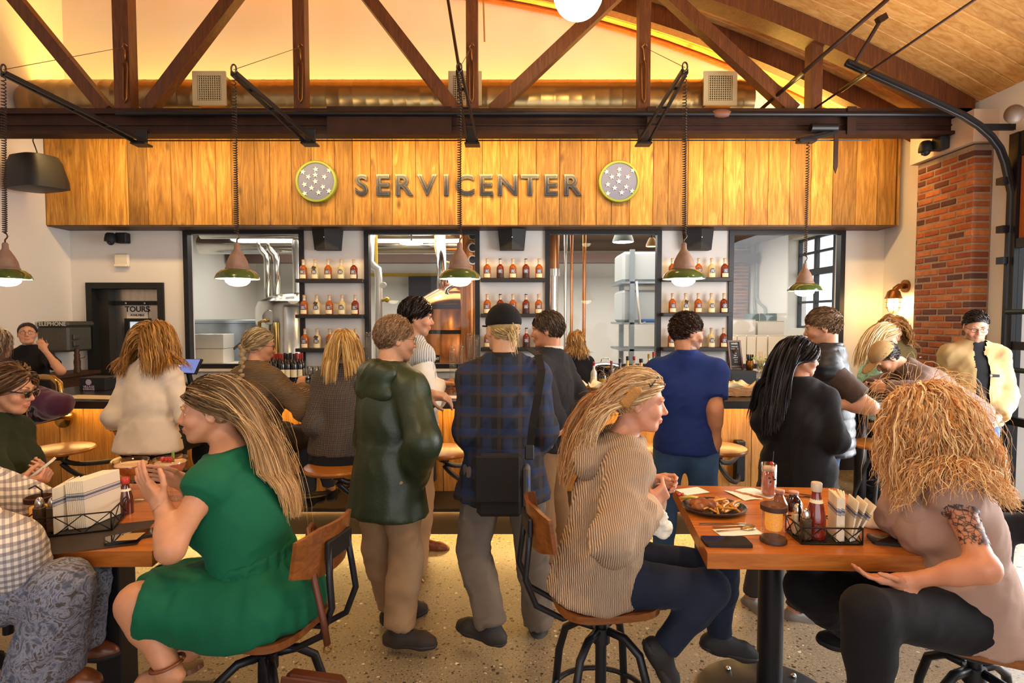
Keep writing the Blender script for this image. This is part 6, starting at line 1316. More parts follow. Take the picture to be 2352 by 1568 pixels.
sgl = worn(s.root, 'sunglasses', [el(L_(.033, .105, -.002), A_(.028, .006, .022) * h_, M_, .004), el(L_(-.033, .105, -.002), A_(.028, .006, .022) * h_, M_, .004), rc(L_(.06, .1, .006), L_(.082, -.01, .004), .004, .004, .004), rc(L_(-.06, .1, .006), L_(-.082, -.01, .004), .004, .004, .004), rc(L_(-.02, .106, .008), L_(.02, .106, .008), .004, .004, .004)], pbr('dark_tortoise_lens', '#241a18', .08, coat=.8), .004, amp=0)
add_hair(s, [hair_cap(s, .012, plane=(A_(0, -.8, .5), -.02)), strands(1600, s, region(.07, .005, -.09), steps=20, ds=.022, back_to=-.005, comb=lambda l: np.stack([np.sign(l[:, 0]) * .3, -.8 + 0 * l[:, 0], -.8 + 0 * l[:, 0]], 1), grav=.95, lay=(.008, .035), colls=colls(s, .02), rad=.0026, seed=91, inertia=.6, tip_shade=.4, shade=lambda l: .2 + 0 * l[:, 0])], hair_mat('#2e1a10', '#a87a50'))
# person in gingham shirt and paisley trousers
s = skeleton(-2.10, 1.93, 1.66, yaw=-72, fem=True, sit=.60, lean=1, build=1.1, over={'elR': wj(18, 1262, 1.80), 'wrR': wj(60, 1330, 1.86), 'elL': (-.3, .1, .95), 'wrL': (-.15, .35, .9), 'knR': wj(150, 1345, 1.84), 'anR': wj(105, 1545, 1.84), 'knL': wj(195, 1332, 2.08), 'anL': wj(160, 1480, 2.1)})
person('person in a gingham shirt and grey paisley wide trousers at the napkin table', s, '#c98a64', shoe=BROWNL, ft_dirs={'R': (.9, .1), 'L': (.9, .2)}, hands={'R': dict(dir=(.6, .3, -.5), palm=(0, 0, -1), curl=.4)})
worn(s.root, 'gingham_shirt', top_prims(s, .03, 1.75, -.10, .03, .025), check_mat('black_white_gingham', '#e6ddd4', '#8a7f86', '#5a5260', 42), .010, amp=.011, seed=13)
pz_ = trouser_prims(s, .02, 1.0, 0)
for q in 'LR': pz_ += [rc(s.j['kn' + q], s.j['an' + q], .085, .115, .04, [(s.j['an' + q] + A_(0, 0, .0), A_(0, 0, -1))])]
worn(s.root, 'paisley_trousers', pz_, print_mat('grey_paisley', [(.2, '#2a2a33'), (.42, '#5d5f6d'), (.52, '#8f8f9e'), (.6, '#4a3a30'), (.75, '#787a88')], 16, 3.0), .010, amp=.012, seed=19, sc=(12, 12, 5))
short_hair(s, '#4a3020', '#8a6a4a', seed=77)
# customer in purple sleeves leaning on the brass rail
s = skeleton(-3.78, 3.80, 1.62, yaw=-42, hyaw=-30, fem=True, lean=14, wide=1.25, over={'elR': wj(136, 928, 3.80), 'wrR': wj(70, 960, 3.98), 'elL': (-.25, .1, 1.1), 'wrL': (-.1, .35, 1.08)})
person('customer in a purple velvet top leaning an arm on the brass rail', s, '#c98f6c', shoe=BLKC)
worn(s.root, 'purple_top', top_prims(s, .024, 1.75, -.08, .02, .012), pbr('purple_velvet', '#4a1538', .7, var=.3, vscale=7, sheen=.5), .010, amp=.012, seed=29)
dw = nrm(s.j['wrR'] - s.j['elR']); e_ = s.j['elR'] + (s.j['wrR'] - s.j['elR']) * .55
worn(s.root, 'dark_cuff', [rc(s.j['elR'] + dw * .06, e_ + dw * .06, .058, .066, .01, [(e_ + dw * .06, dw)])], BLKC, .010, amp=.008)
worn(s.root, 'trousers', trouser_prims(s, .012, 1.95, .012), BLKC, .013, amp=.003)
add_hair(s, [hair_cap(s, .014, plane=(A_(0, -.9, .3), -.01)), strands(700, s, region(.06, -.05, -.09), steps=12, ds=.015, comb=(0, -.3, -1), grav=.9, lay=(.01, .03), rad=.0026, curl=.006, seed=93)], hair_mat('#5a4636', '#a58e78'))
# bartender
bx_ = P(62, 800, 5.5)[0]
s = skeleton(bx_, 5.52, 1.62, yaw=205, hyaw=218, hpitch=-8, fem=True, over={'elL': wj(140, 852, 5.30), 'wrL': wj(100, 800, 5.28), 'elR': wj(25, 900, 5.4), 'wrR': wj(40, 930, 5.3)})
person('bartender in a black shirt with yellow print, hand raised to her face', s, '#d39a78', shoe=BLKC, glasses='#6a5a4a', hands={'L': dict(dir=(-.45, .05, .85), palm=(-.5, .6, 0), curl=[.3, .4, .6, .7])})
tee = worn(s.root, 't_shirt', top_prims(s, .016, .6, -.08, .01, .014), BLKC, .011, amp=.006, seed=3)
cpt = s.j['chest'] + s.fw * .165 + s.up * .02
mk('shirt_print', cat(*[tube([cpt + s.rt * (x0 + .03 * t) + s.up * (y0 + .02 * math.sin(t * 3)) - s.fw * (.0 + .4 * abs(x0 + .03 * t) ** 1.5) for t in np.linspace(-1, 1, 9)], .005, 5) for x0, y0 in ((0, .03), (.0, 0), (0, -.025))]), pbr('yellow_ink', '#c9a227', .6), tee, True)
worn(s.root, 'trousers', trouser_prims(s, .012, 1.95, .012), BLKC, .014, amp=.003)
add_hair(s, [hair_cap(s, .007, plane=(A_(0, -.75, .6), -.005), extra=[el(s.j['head'] + s.hM @ A_(0, -.115, .02) * s.hs, A_(.035, .03, .035), None, .01)]), strands(500, s, region(.075, .0, -.07), steps=8, ds=.014, comb=lambda l: A_(0, -.125, .02) - l, grav=.05, lay=(.007, .012), hug=1.2, rad=.002, seed=95)], hair_mat('#1e120c', '#4a3020'))
# group at the far high table
s = skeleton(P(2000, 800, 5.1)[0], 5.1, 1.62, yaw=-115, hyaw=-112, hpitch=20, fem=True, lean=8)
person('woman with long pale blonde hair in a mint floral top', s, '#dba789', shoe=BLKC, res=.013, fres=.006)
worn(s.root, 'floral_top', top_prims(s, .02, 1.7, -.1, .02, .012), print_mat('mint_floral', [(.3, '#7fb59a'), (.5, '#a9d3ba'), (.6, '#5f8f8a'), (.75, '#d6ded0')], 14), .012, amp=.007)
worn(s.root, 'trousers', trouser_prims(s, .012, 1.95, .012), BLKC, .014, amp=.003)
add_hair(s, [hair_cap(s, .012, plane=(A_(0, -.8, .5), -.02)), strands(900, s, region(.07, -.02, -.09), steps=18, ds=.02, back_to=-.01, comb=lambda l: np.stack([np.sign(l[:, 0]) * .35, -.7 + 0 * l[:, 0], -.6 + 0 * l[:, 0]], 1), grav=.95, lay=(.008, .03), colls=colls(s, .02), rad=.003, seed=101, inertia=.6)], hair_mat('#c49a5a', '#fbe7bd'))
s = skeleton(P(2048, 780, 5.45)[0], 5.45, 1.67, yaw=165, hyaw=160, hpitch=14, fem=True)
person('woman with wavy light brown hair in an olive knit top', s, '#cf9478', shoe=BLKC, res=.013, fres=.006)
worn(s.root, 'knit_top', top_prims(s, .02, 1.8, -.1, .01, .012), knit('olive_knit', '#5a4a2c', '#8f7a4e', 200, 2), .012, amp=.006)
worn(s.root, 'trousers', trouser_prims(s, .012, 1.95, .012), BLKC, .014, amp=.003)
add_hair(s, [hair_cap(s, .014, plane=(A_(0, -.8, .5), -.02)), strands(800, s, region(.065, -.03, -.09), steps=15, ds=.017, comb=lambda l: np.stack([np.sign(l[:, 0] + .01) * .8, 0 * l[:, 0], -.5 + 0 * l[:, 0]], 1), grav=.8, lay=(.012, .04), colls=colls(s, .02), rad=.003, curl=.009, cfreq=3, seed=103), strands(90, s, lambda l: (l[:, 1] > .06) & (l[:, 2] > .05), steps=6, ds=.012, comb=(.3, .4, -1), grav=.5, lay=(.008, .014), hug=1.2, rad=.003, seed=104)], hair_mat('#7a4a22', '#c99556'))
s = skeleton(3.52, 4.32, 1.74, yaw=78, hyaw=85, hpitch=50, lean=50, build=1.1, over={'elL': wj(2125, 905, 3.98), 'wrL': wj(2035, 893, 4.15), 'elR': (.28, .42, 1.12), 'wrR': (.14, .62, 1.10), 'anL': (-.14, -.12, .085), 'anR': (.14, -.12, .085), 'knL': (-.13, .02, .5), 'knR': (.13, .02, .5)})
person('man in a tan cap and brown-grey sweatshirt bent over the high table', s, '#c98f6c', shoe=DBOOT, eyes=False)
worn(s.root, 'sweatshirt', top_prims(s, .024, 1.95, -.08, .01, .016), cloth('brown_grey_fleece', '#6a564c', .85), .011, amp=.008, seed=3)
worn(s.root, 'trousers', trouser_prims(s, .014, 1.95, .014), BLKC, .013, amp=.004)
c_, M_, h_ = s.j['head'], s.hM, s.hs; L_ = lambda x, y, z: c_ + M_ @ (A_(x, y, z) * h_); TC = cloth('tan_cap_cloth', '#b08d5e', .9)
cp_ = worn(s.root, 'baseball_cap', [el(L_(0, -.012, .04), A_(.09, .112, .1) * h_, M_, .01, [(L_(0, 0, .035), -M_[:, 2])])], TC, .008, amp=.001)
worn(cp_, 'cap_brim', [el(L_(0, .12, .04), A_(.075, .09, .008) * h_, M_, .005)], TC, .008, amp=0)
short_hair(s, '#1c1310', '#3a2a20', n=500, seed=105, side=-.02)
s = skeleton(P(2243, 780, 4.62)[0] - .02, 4.62, 1.72, yaw=158, hyaw=155, hpitch=22, over={'elL': wj(2310, 905, 4.6), 'wrL': wj(2290, 960, 4.4), 'elR': wj(2170, 900, 4.75), 'wrR': wj(2190, 950, 4.45)})
person('bearded man in glasses with a khaki jacket and name badge, looking down', s, '#c98f70', shoe=DBOOT, beard=.45, glasses='#2a2220', fres=.0055)
JK = cloth('khaki_canvas_jacket', '#a3865a', .85, var=.1)
worn(s.root, 'dark_shirt', top_prims(s, .012, .3, -.05, 0, 0), BLKC, .012, amp=.003)
jk = recut(top_prims(s, .026, 1.92, -.12, .02, .016), [])
V, Q = mesh_field(jk, .011); V = wrinkle(V, Q, .010, 8); loc_ = (V - s.j['chest']) @ s.T; opn = (loc_[:, 1] > 0) & (np.abs(loc_[:, 0] + .02) < .055) & (np.linalg.norm(V - s.j['shL'], axis=1) > .14); Q = Q[~opn[Q].all(1)]
o = bpy.data.objects.new('open_jacket', fastmesh('open_jacket', V - wloc(s.root), Q, JK)); COL.objects.link(o); o.parent = s.root
collar(s, JK, .05, .075); bd_ = s.j['chest'] + s.fw * .155 - s.rt * .09 - s.up * .02
nb = worn(s.root, 'name_badge', [bxp(bd_, A_(.032, .004, .010), s.T, .002, None, 1, .002)], SOFTBLACK, .004, amp=0); mk('badge_disc', ball(bd_ + s.fw * .006 + s.rt * .024, .008, 8, 6), WDOT, nb, True)
worn(s.root, 'trousers', trouser_prims(s, .014, 1.95, .014), JEANS, .013, amp=.004)
short_hair(s, '#120c0a', '#3a2c26', n=900, thick=.006, top=.02, comb=(.5, -.4, .0), seed=107, side=.01, curl=.003)
# barkeeper behind, mostly hidden, and a seated guest past the curly-haired woman
s = skeleton(P(1324, 800, 5.7)[0], 5.72, 1.53, yaw=10, fem=True)
person('barkeeper with wavy light brown hair busy behind the bar', s, '#cf9a78', shoe=BLKC, res=.014, fres=.007, eyes=False)
worn(s.root, 'black_shirt', top_prims(s, .016, .6, -.08, .01, .014), BLKC, .013, amp=.004); worn(s.root, 'trousers', trouser_prims(s, .012, 1.95, .012), BLKC, .014, amp=.003)
add_hair(s, [hair_cap(s, .012, plane=(A_(0, -.9, .3), -.02)), strands(500, s, region(.065, -.05, -.09), steps=12, ds=.017, comb=(0, -.4, -1), grav=.9, lay=(.01, .03), colls=colls(s, .02), rad=.003, curl=.008, seed=109)], hair_mat('#8a5f30', '#d0a566'))
s = skeleton(2.93, 2.78, 1.60, yaw=68, fem=True, sit=.56, over={'anL': wj(2255, 1500, 2.72), 'anR': wj(2300, 1490, 2.85), 'knL': (-.12, .42, .6), 'knR': (.12, .40, .6)})
person('seated guest in a dark plum top and brown boots beyond the curly-haired woman', s, '#c98f6c', shoe=pbr('brown_work_boot', '#5a4432', .7, var=.3), ft_dirs={'L': (-.8, .3), 'R': (-.8, .4)}, res=.014, fres=.007, eyes=False)
worn(s.root, 'plum_top', top_prims(s, .02, 1.9, -.06, .01, .014), cloth('dark_plum', '#2a1520', .85), .013, amp=.006); worn(s.root, 'trousers', trouser_prims(s, .014, 1.95, .014), BLKC, .014, amp=.004)
add_hair(s, [hair_cap(s, .012, plane=(A_(0, -.9, .3), -.02)), strands(500, s, region(.065, -.05, -.09), steps=14, ds=.018, comb=(0, -.4, -1), grav=.9, lay=(.01, .03), colls=colls(s, .02), rad=.003, seed=111)], hair_mat('#120a0c', '#33222a'))
# ------------------------------------------------------------------ dining tables
TZ = .86
TOPW = wood('varnished_table_pine', '#8a4514', '#b26222', '#c87a34', grain=(1.2, 12, 12), rough=.28, rnd=.14, bmp=.08)
def table(label, corners, leg_xy, square):
    nl, nr, fr_, fl = [np.array(c) for c in corners]; c0 = (nl + nr + fr_ + fl) / 4
    t = thing('dining_table', label, 'table', (c0[0], c0[1], 0)); n = 6
    for k in range(n):
        a, b = k / n + .002, (k + 1) / n - .002
        q = [nl + (fl - nl) * a, nr + (fr_ - nr) * a, nr + (fr_ - nr) * b, nl + (fl - nl) * b]; cc = sum(q) / 4
        v, f = slab([tuple(p[:2]) for p in q], TZ - .056, TZ); mk('top_plank', (v, f), TOPW, t, origin=(cc[0], cc[1], TZ))
    x, y = leg_xy
    if square: mk('leg', rbox(x - .05, x + .05, y - .05, y + .05, .02, TZ - .0565, .004), BLACK, t); mk('base', rbox(x - .3, x + .3, y - .3, y + .3, 0, .022, .006), BLACK, t)
    else:
        mk('leg', cyl((x, y, .03), (x, y, TZ - .0565), .052, n=24), BLACK, t, 40); bs = mk('base', lathe([(.3, 0), (.3, .012), (.26, .03), (.1, .055), (.06, .06), (0, .06)], (x, y, 0), 40), BLACK, t, 40)
        for k in range(4): a = .6 + k * math.pi / 2; mk('base_bolt', ball((x + .2 * math.cos(a), y + .2 * math.sin(a), .046), .013, 8, 6), pbr('bright_steel', '#d8d4cc', .25, metal=1), bs, True)
    mk('under_plate', box(x - .2, x + .2, y - .2, y + .2, TZ - .066, TZ - .0565), BLACK, t)
    return t
NL, NR, FL = PZ(1625, 1270, TZ), PZ(2166, 1278, TZ), PZ(1545, 1114, TZ); FR_ = NR + (FL - NL) * .98 + A_(-.02, 0, 0)
table('varnished pine table set with fries, pink drink and napkin caddy on a round black post', (NL, NR, FR_, FL), (P(1770, 1400, 2.36)[0], 2.36), False)
l_nr = PZ(348, 1266, TZ); l_fr = l_nr + A_(-.06, .80, 0); l_nl = l_nr + A_(-.86, -.005, 0); l_fl = l_nl + A_(-.03, .80, 0)
table('varnished pine table with cocktails and paper napkins on a square black post', (l_nl, l_nr, l_fr, l_fl), (P(268, 1450, 2.18)[0], 2.18), True)
# ------------------------------------------------------------------ industrial chairs
CHW = wood('walnut_stained_plywood', '#4d2810', '#7a4319', '#995a26', grain=(1.2, 10, 10), rough=.3, rnd=.15, knots=False, bmp=.06)
def chair(label, x, y, z, yaw, back=True, rest=None):
    t = thing('industrial_chair', label, 'chair', (x, y, 0)); M = rotz(R(yaw)); W = lambda p: A_(x, y, 0) + M @ np.asarray(p, float)
    tr_ = lambda g: (np.asarray(g[0]) @ M.T + A_(x, y, 0), g[1])
    def seatf(u, v):
        a = u * 2 * math.pi; sgn = lambda w_: math.copysign(abs(w_) ** .55, w_); rx, ry = .205, .195
        return (rx * v * sgn(math.cos(a)), ry * v * sgn(math.sin(a)), z + .012 * v ** 3 - .004)
    g = grid(seatf, 36, 8); gb = (g[0] - A_(0, 0, .026), [f[::-1] for f in g[1]]); n_ = 37; o_ = len(g[0]); rim = [(8 * n_ + i, 8 * n_ + i + 1, o_ + 8 * n_ + i + 1, o_ + 8 * n_ + i) for i in range(36)]
    v, f = cat(g, gb); mk('seat', tr_((v, f + rim)), CHW, t, 50)
    mk('screw_post', tr_(cyl((0, 0, .20), (0, 0, z - .03), .022, n=12)), BLACK, t, 40); mk('hub', tr_(cat(cyl((0, 0, z - .085), (0, 0, z - .03), .06, .09, 16), cyl((0, 0, z - .2), (0, 0, z - .14), .035, n=12))), BLACK, t, 40)
    for a in range(4):
        an = math.pi / 4 + a * math.pi / 2; c, s_ = math.cos(an), math.sin(an); pts = [(.03 * c, .03 * s_, z - .15), (.10 * c, .10 * s_, z - .155), (.16 * c, .16 * s_, z - .2), (.19 * c, .19 * s_, z - .3), (.225 * c, .225 * s_, .0)]
        mk('leg', tr_(tube(pts, .016, 8)), BLACK, t, True)
    mk('foot_ring', tr_(tube([(.2 * math.cos(q), .2 * math.sin(q), .19) for q in np.linspace(0, 2 * math.pi, 33)], .011, 7)), BLACK, t, True)
    if back:
        bw, bh, bz = .165, .085, z + .285
        def bf(u, v):
            w_ = (u - .5) * 2; rr_ = 1 - .28 * max(0, abs(w_) - .55) / .45; return (bw * w_, -.215 - .05 + .055 * w_ * w_ - .02 * v, bz - bh + 2 * bh * (.5 + (v - .5) * rr_))
        g1 = grid(bf, 16, 6); g2 = (g1[0] + A_(0, -.014, 0), [q[::-1] for q in g1[1]]); n1 = 17; off = len(g1[0]); rim = []
        rim += [(i, i + 1, off + i + 1, off + i) for i in range(16)] + [(6 * n1 + i + 1, 6 * n1 + i, off + 6 * n1 + i, off + 6 * n1 + i + 1) for i in range(16)] + [((j_ + 1) * n1, j_ * n1, off + j_ * n1, off + (j_ + 1) * n1) for j_ in range(6)] + [(j_ * n1 + 16, (j_ + 1) * n1 + 16, off + (j_ + 1) * n1 + 16, off + j_ * n1 + 16) for j_ in range(6)]
        v, f = cat(g1, g2); br_ = mk('backrest', tr_((v, f + rim)), CHW, t, 60)
        for sx in (-.03, .03): mk('bolt', tr_(ball((sx, -.262, bz), .008, 8, 6)), BLACK, br_, True)
        for sx in (-.07, .07): mk('back_tube', tr_(tube([(sx * .5, -.02, z - .05), (sx, -.17, z - .06), (sx * 1.1, -.27, z - .0), (sx * 1.1, -.31, z + .10), (sx, -.298, z + .2), (sx * .8, -.288, bz + .02)], .0115, 8)), BLACK, t, True)
        mk('back_plate', tr_(rbox(-.075, .075, -.300, -.282, bz - .035, bz + .035, .005)), BLACK, t)
    return t
cs = PZ(575, 1440, .60); chair('wooden-seat industrial chair under the woman in the green dress', -.88, 1.96, .615, 76)
chair('wooden-seat industrial chair under the woman in the ribbed cardigan', .345, 2.11, .625, -82)
chair('wooden-seat industrial stool under the woman with curly hair', 1.62, 1.90, .60, 62, back=False)
chair('wooden-seat industrial chair under the woman in sunglasses', -2.36, 2.55, .60, -75)
chair('wooden-seat industrial chair under the guest in the gingham shirt', -2.02, 1.92, .60, -72)
chair('wooden-seat industrial stool under the guest in the plum top', 2.95, 2.78, .56, 68, back=False)
# near chair whose rounded back pokes into the picture corner
c = P(18, 1540, 1.35)
chair('empty industrial chair next to the paisley trousers', c[0] - .02, 1.18, .48, 20)
# ------------------------------------------------------------------ bags
lea = pbr('brown_strap_leather', '#5c2c16', .45, var=.2)
b0 = P(716, 1215, 1.86); t = thing('leather_handbag', 'small brown leather handbag hanging by its strap from the chair back', 'handbag', P(715, 1560, 1.80))
mk('strap', tube([P(735, 1235, 2.02), P(716, 1205, 1.93), P(708, 1215, 1.88), P(722, 1330, 1.80), P(742, 1420, 1.78), P(752, 1480, 1.78)], .011, 6), lea, t, True)
mk('strap', tube([P(716, 1205, 1.93), P(712, 1300, 1.84), P(735, 1400, 1.80), P(752, 1480, 1.78)], .008, 6), lea, t, True)
mk('ring', tube([P(752, 1490, 1.78) + A_(.012 * math.cos(a), 0, .012 * math.sin(a)) for a in np.linspace(0, 6.28, 13)], .003, 5), BR, t, True)
bc = P(722, 1588, 1.79)
mk('pouch', mv(cat(rbox(-.10, .10, -.035, .035, -.08, .06, .02)), bc, ry=R(8)), lea, t, 30); mk('flap', mv(rbox(-.102, .102, -.042, -.034, -.01, .065, .004), bc, ry=R(8)), lea, t)
tb = thing('messenger_bag', 'black messenger bag with long strap on the capped man', 'shoulder bag', P(1155, 1110, 2.62))
BAG = cloth('black_ballistic_nylon', '#1a1512', .7, bmp=.3, bscale=400); bc = P(1152, 1110, 2.585); s_ = 1280 / 2.585
mk('body', rbox(bc[0] - .115, bc[0] + .10, bc[1] - .055, bc[1] + .035, bc[2] - .145, bc[2] + .14, .02), BAG, tb, 30)
mk('flap', rbox(bc[0] - .12, bc[0] + .085, bc[1] - .068, bc[1] - .056, bc[2] - .07, bc[2] + .145, .006), BAG, tb, 30)
mk('side_pocket', rbox(bc[0] + .101, bc[0] + .135, bc[1] - .045, bc[1] + .03, bc[2] - .13, bc[2] + .09, .012), cloth('grey_nylon', '#5a5652', .7), tb, 30)
mk('zip_pull', rbox(bc[0] + .12, bc[0] + .128, bc[1] - .06, bc[1] - .047, bc[2] + .0, bc[2] + .05, .002), pbr('blue_tag', '#2a5fb0', .5), tb)
stp = [P(1216, 1045, 2.58), P(1222, 985, 2.57), P(1236, 905, 2.58), P(1244, 850, 2.62), P(1236, 815, 2.70), P(1215, 800, 2.80)]
g = [bar(np.array(stp[i]), np.array(stp[i + 1]), .004, .036, up=(1, 0, 0)) for i in range(len(stp) - 1)]
mk('strap', cat(*g), BAG, tb); mk('buckle', rbox(stp[0][0] - .022, stp[0][0] + .022, stp[0][1] - .012, stp[0][1] + .002, stp[0][2] - .02, stp[0][2] + .05, .005), pbr('black_plastic', '#171312', .5), tb)
# ------------------------------------------------------------------ table-top things
def on(px, py, z=TZ): return PZ(px, py, z)
CLG = glass('drink_glass', (.95, .95, .93, 1), gloss=1.2)
STEEL = pbr('cutlery_steel', '#c9b79a', .22, metal=1)
def phone(name_label, c, w, l, rz, screen, tilt=0, case=SOFTBLACK):
    t = thing('smartphone', name_label, 'phone', c)
    mk('case', mv(slab(rrect(w, l, .012), 0, .010), c + A_(0, 0, .0005), rz=R(rz), rx=R(tilt)), case, t, 40); mk('screen', mv(slab(rrect(w - .008, l - .008, .009), .0102, .0108), c + A_(0, 0, .0005), rz=R(rz), rx=R(tilt)), screen, t); return t
SCR = pbr('dark_phone_glass', '#2a2019', .06, coat=.8)
phone('black smartphone lying beside the candle jar', on(1668, 1247), .085, .165, 88, SCR)
phone('black smartphone lying near the tattooed arm', on(2058, 1246), .085, .17, 74, SCR)
phone('black smartphone lying beside the napkin caddy with a coaster', on(300, 1235), .08, .16, -52, SCR)
pc = P(88, 1085, 2.36); phone('pale phone held by the woman in sunglasses', pc, .075, .15, -62, SCR, 40, pbr('pale_phone_back', '#d9cdb8', .4))
def caddy(label, c, w, l, h, rz):
    t = thing('wire_caddy', label, 'caddy', c); M = rotz(R(rz)); T = lambda p: c + M @ A_(*p); W_ = pbr('black_wire', '#1c120c', .5, metal=.3)
    cr = [(-l / 2, -w / 2), (l / 2, -w / 2), (l / 2, w / 2), (-l / 2, w / 2)]
    mk('tray', (lambda g: (g[0] @ M.T + c, g[1]))(rbox(-l / 2, l / 2, -w / 2, w / 2, 0.001, .006, .002)), W_, t)
    g = []
    for z in (.006, h): g += [cyl(T((*cr[i], z)), T((*cr[(i + 1) % 4], z)), .0028, n=6) for i in range(4)]
    g += [cyl(T((*q, 0.002)), T((*q, h)), .0028, n=6) for q in cr]; mk('rim_wire', cat(*g), W_, t, True)
    g = []
    for i in range(4):
        a, b = np.array(cr[i]), np.array(cr[(i + 1) % 4]); n = 3 if i % 2 == 0 else 2
        for q in range(n): p0, p1 = a + (b - a) * q / n, a + (b - a) * (q + 1) / n; g += [cyl(T((*p0, .004)), T((*p1, h)), .002, n=5), cyl(T((*p1, .004)), T((*p0, h)), .002, n=5)]
    mk('cross_wire', cat(*g), W_, t, True); hw = [T((-l / 2 + .02, 0, h)), T((-l / 2 + .02, 0, h + .08)), T((-l / 2 + .0, 0, h + .10)), T((-l / 2 - .02, 0, h + .09))]
    mk('handle', tube(hw, .003, 6), W_, t, True); return t, T
NAPM = pbr('cream_paper_napkin', '#ead9bd', .8); NSTR = pbr('grey_blue_stripe', '#5c6078', .8)
def napkin(T, x, y, wd, ht, th, tilt, rz, label, grp, z0=.007):
    c = T((x, y, z0)); t = thing('paper_napkin', label, 'napkin', c, group=grp)
    g = rbox(-wd / 2, wd / 2, -th / 2, th / 2, 0, ht, .002); q = lambda g_: mv(g_, c, rz=rz, rx=tilt)
    mk('sheet', q(g), NAPM, t)
    mk('stripe', q(cat(*[box(-wd / 2 - .0004, wd / 2 + .0004, -th / 2 - .0004, th / 2 + .0004, ht * f, ht * f + e) for f, e in ((.60, .0022), (.63, .0016), (.655, .007), (.70, .0016), (.73, .0022))])), NSTR, t)
    return t
cR = on(1890, 1236); RZ = -2
_, T = caddy('black wire caddy of sauces and napkins beside the candle jar', cR, .125, .215, .062, RZ)
for k in range(9): napkin(T, .035 + .0075 * k - .02 * 0, .0, .105, .165 - .003 * (k % 3), .006, 0, R(RZ + 78 - 3.0 * k), 'folded cream paper napkin with blue stripes in the sauce caddy', 'napkins in the sauce caddy') if k < 6 else napkin(T, .075 + .009 * (k - 5), .005 * (k - 6), .10, .15, .006, R(9 + 9 * (k - 6)), R(RZ + 78), 'fanned-out cream paper napkin with blue stripes in the sauce caddy', 'fanned napkins in the sauce caddy')
def shaker(c, w, h, fill, label, grp):
    t = thing('shaker', label, 'shaker', c, group=grp); mk('glass_body', rbox(c[0] - w / 2, c[0] + w / 2, c[1] - w / 2, c[1] + w / 2, c[2], c[2] + h, .006), fill, t, 40); mk('metal_cap', lathe([(w * .42, h), (w * .45, h + .006), (w * .44, h + .014), (w * .34, h + .026), (w * .14, h + .034), (0, h + .035)], c, 16), pbr('bright_steel', '#d8d4cc', .25, metal=1), t, 40)
PEP = pbr('pepper_fill', '#4a3a22', .3, var=.4, vscale=90, coat=.5); SALT = pbr('salt_fill', '#d9c39a', .3, coat=.5)
shaker(T((-.078, -.03, .007)), .034, .082, PEP, 'square pepper shaker in the sauce caddy', 'shakers'); shaker(T((-.085, .02, .007)), .034, .082, SALT, 'square salt shaker in the sauce caddy', 'shakers')
def sauce(c, label, col, capc, hh=.19, r=.030, lab=True):
    t = thing('sauce_bottle', label, 'bottle', c); mk('body', lathe([(0, 0), (r, 0), (r, hh * .36), (r * .92, hh * .45), (r * .55, hh * .72), (r * .45, hh * .78), (r * .45, hh * .84)], c, 20), col, t, 40)
    mk('cap', lathe([(r * .52, hh * .84), (r * .56, hh * .86), (r * .56, hh * .98), (r * .5, hh), (0, hh)], c, 18), capc, t, 40)
    if lab: mk('neck_label', lathe([(r * .5, hh * .74), (r * .62, hh * .68), (r * .70, hh * .64)], c, 18), PAPER, t, True)
sauce(T((-.03, -.005, .007)), 'tall ketchup bottle with pale cap in the sauce caddy', pbr('ketchup', '#7a1d0c', .15, coat=.8), pbr('pale_metal_cap', '#cdb7a0', .4), .205, .034)
sauce(on(1822, 1170), 'short brown sauce jar with pink lid behind the candle jar', pbr('brown_sauce', '#3a1a10', .15, coat=.8), pbr('pink_lid', '#b98a7a', .5), .08, .036, False)
sauce(on(1790, 1178), 'amber mustard jar with pink lid behind the candle jar', pbr('amber_mustard', '#8a4a18', .15, coat=.8), pbr('pink_lid', '#b98a7a', .5), .10, .034, False)
# candle jar
c = on(1776, 1243)
t = thing('candle_jar', 'glass jar with a lit tealight and dark rings', 'candle holder', c)
mk('glass', lathe([(.042, .004), (.042, .125)], c, 32), CLG, t, True); mk('base_ring', lathe([(0, 0), (.046, 0), (.047, .010), (.043, .016), (.0, .016)], c, 32), DW, t, 40); mk('top_ring', lathe([(.038, .118), (.046, .118), (.047, .136), (.040, .138), (.038, .118)], c, 32), DW, t, 40)
mk('tealight_cup', lathe([(0, .045), (.026, .046), (.03, .06), (.03, .115), (.027, .115), (.026, .06), (0, .055)], c, 20), pbr('amber_crackle_glass', '#c98a3a', .15, bmp=.6, bscale=120, emit='#e08a2a', estr=.5), t, 40); mk('flame', lathe([(0, .085), (.006, .092), (.005, .104), (0, .118)], c, 10), lamp('candle_flame', (1, .62, .22), 40), t, True)
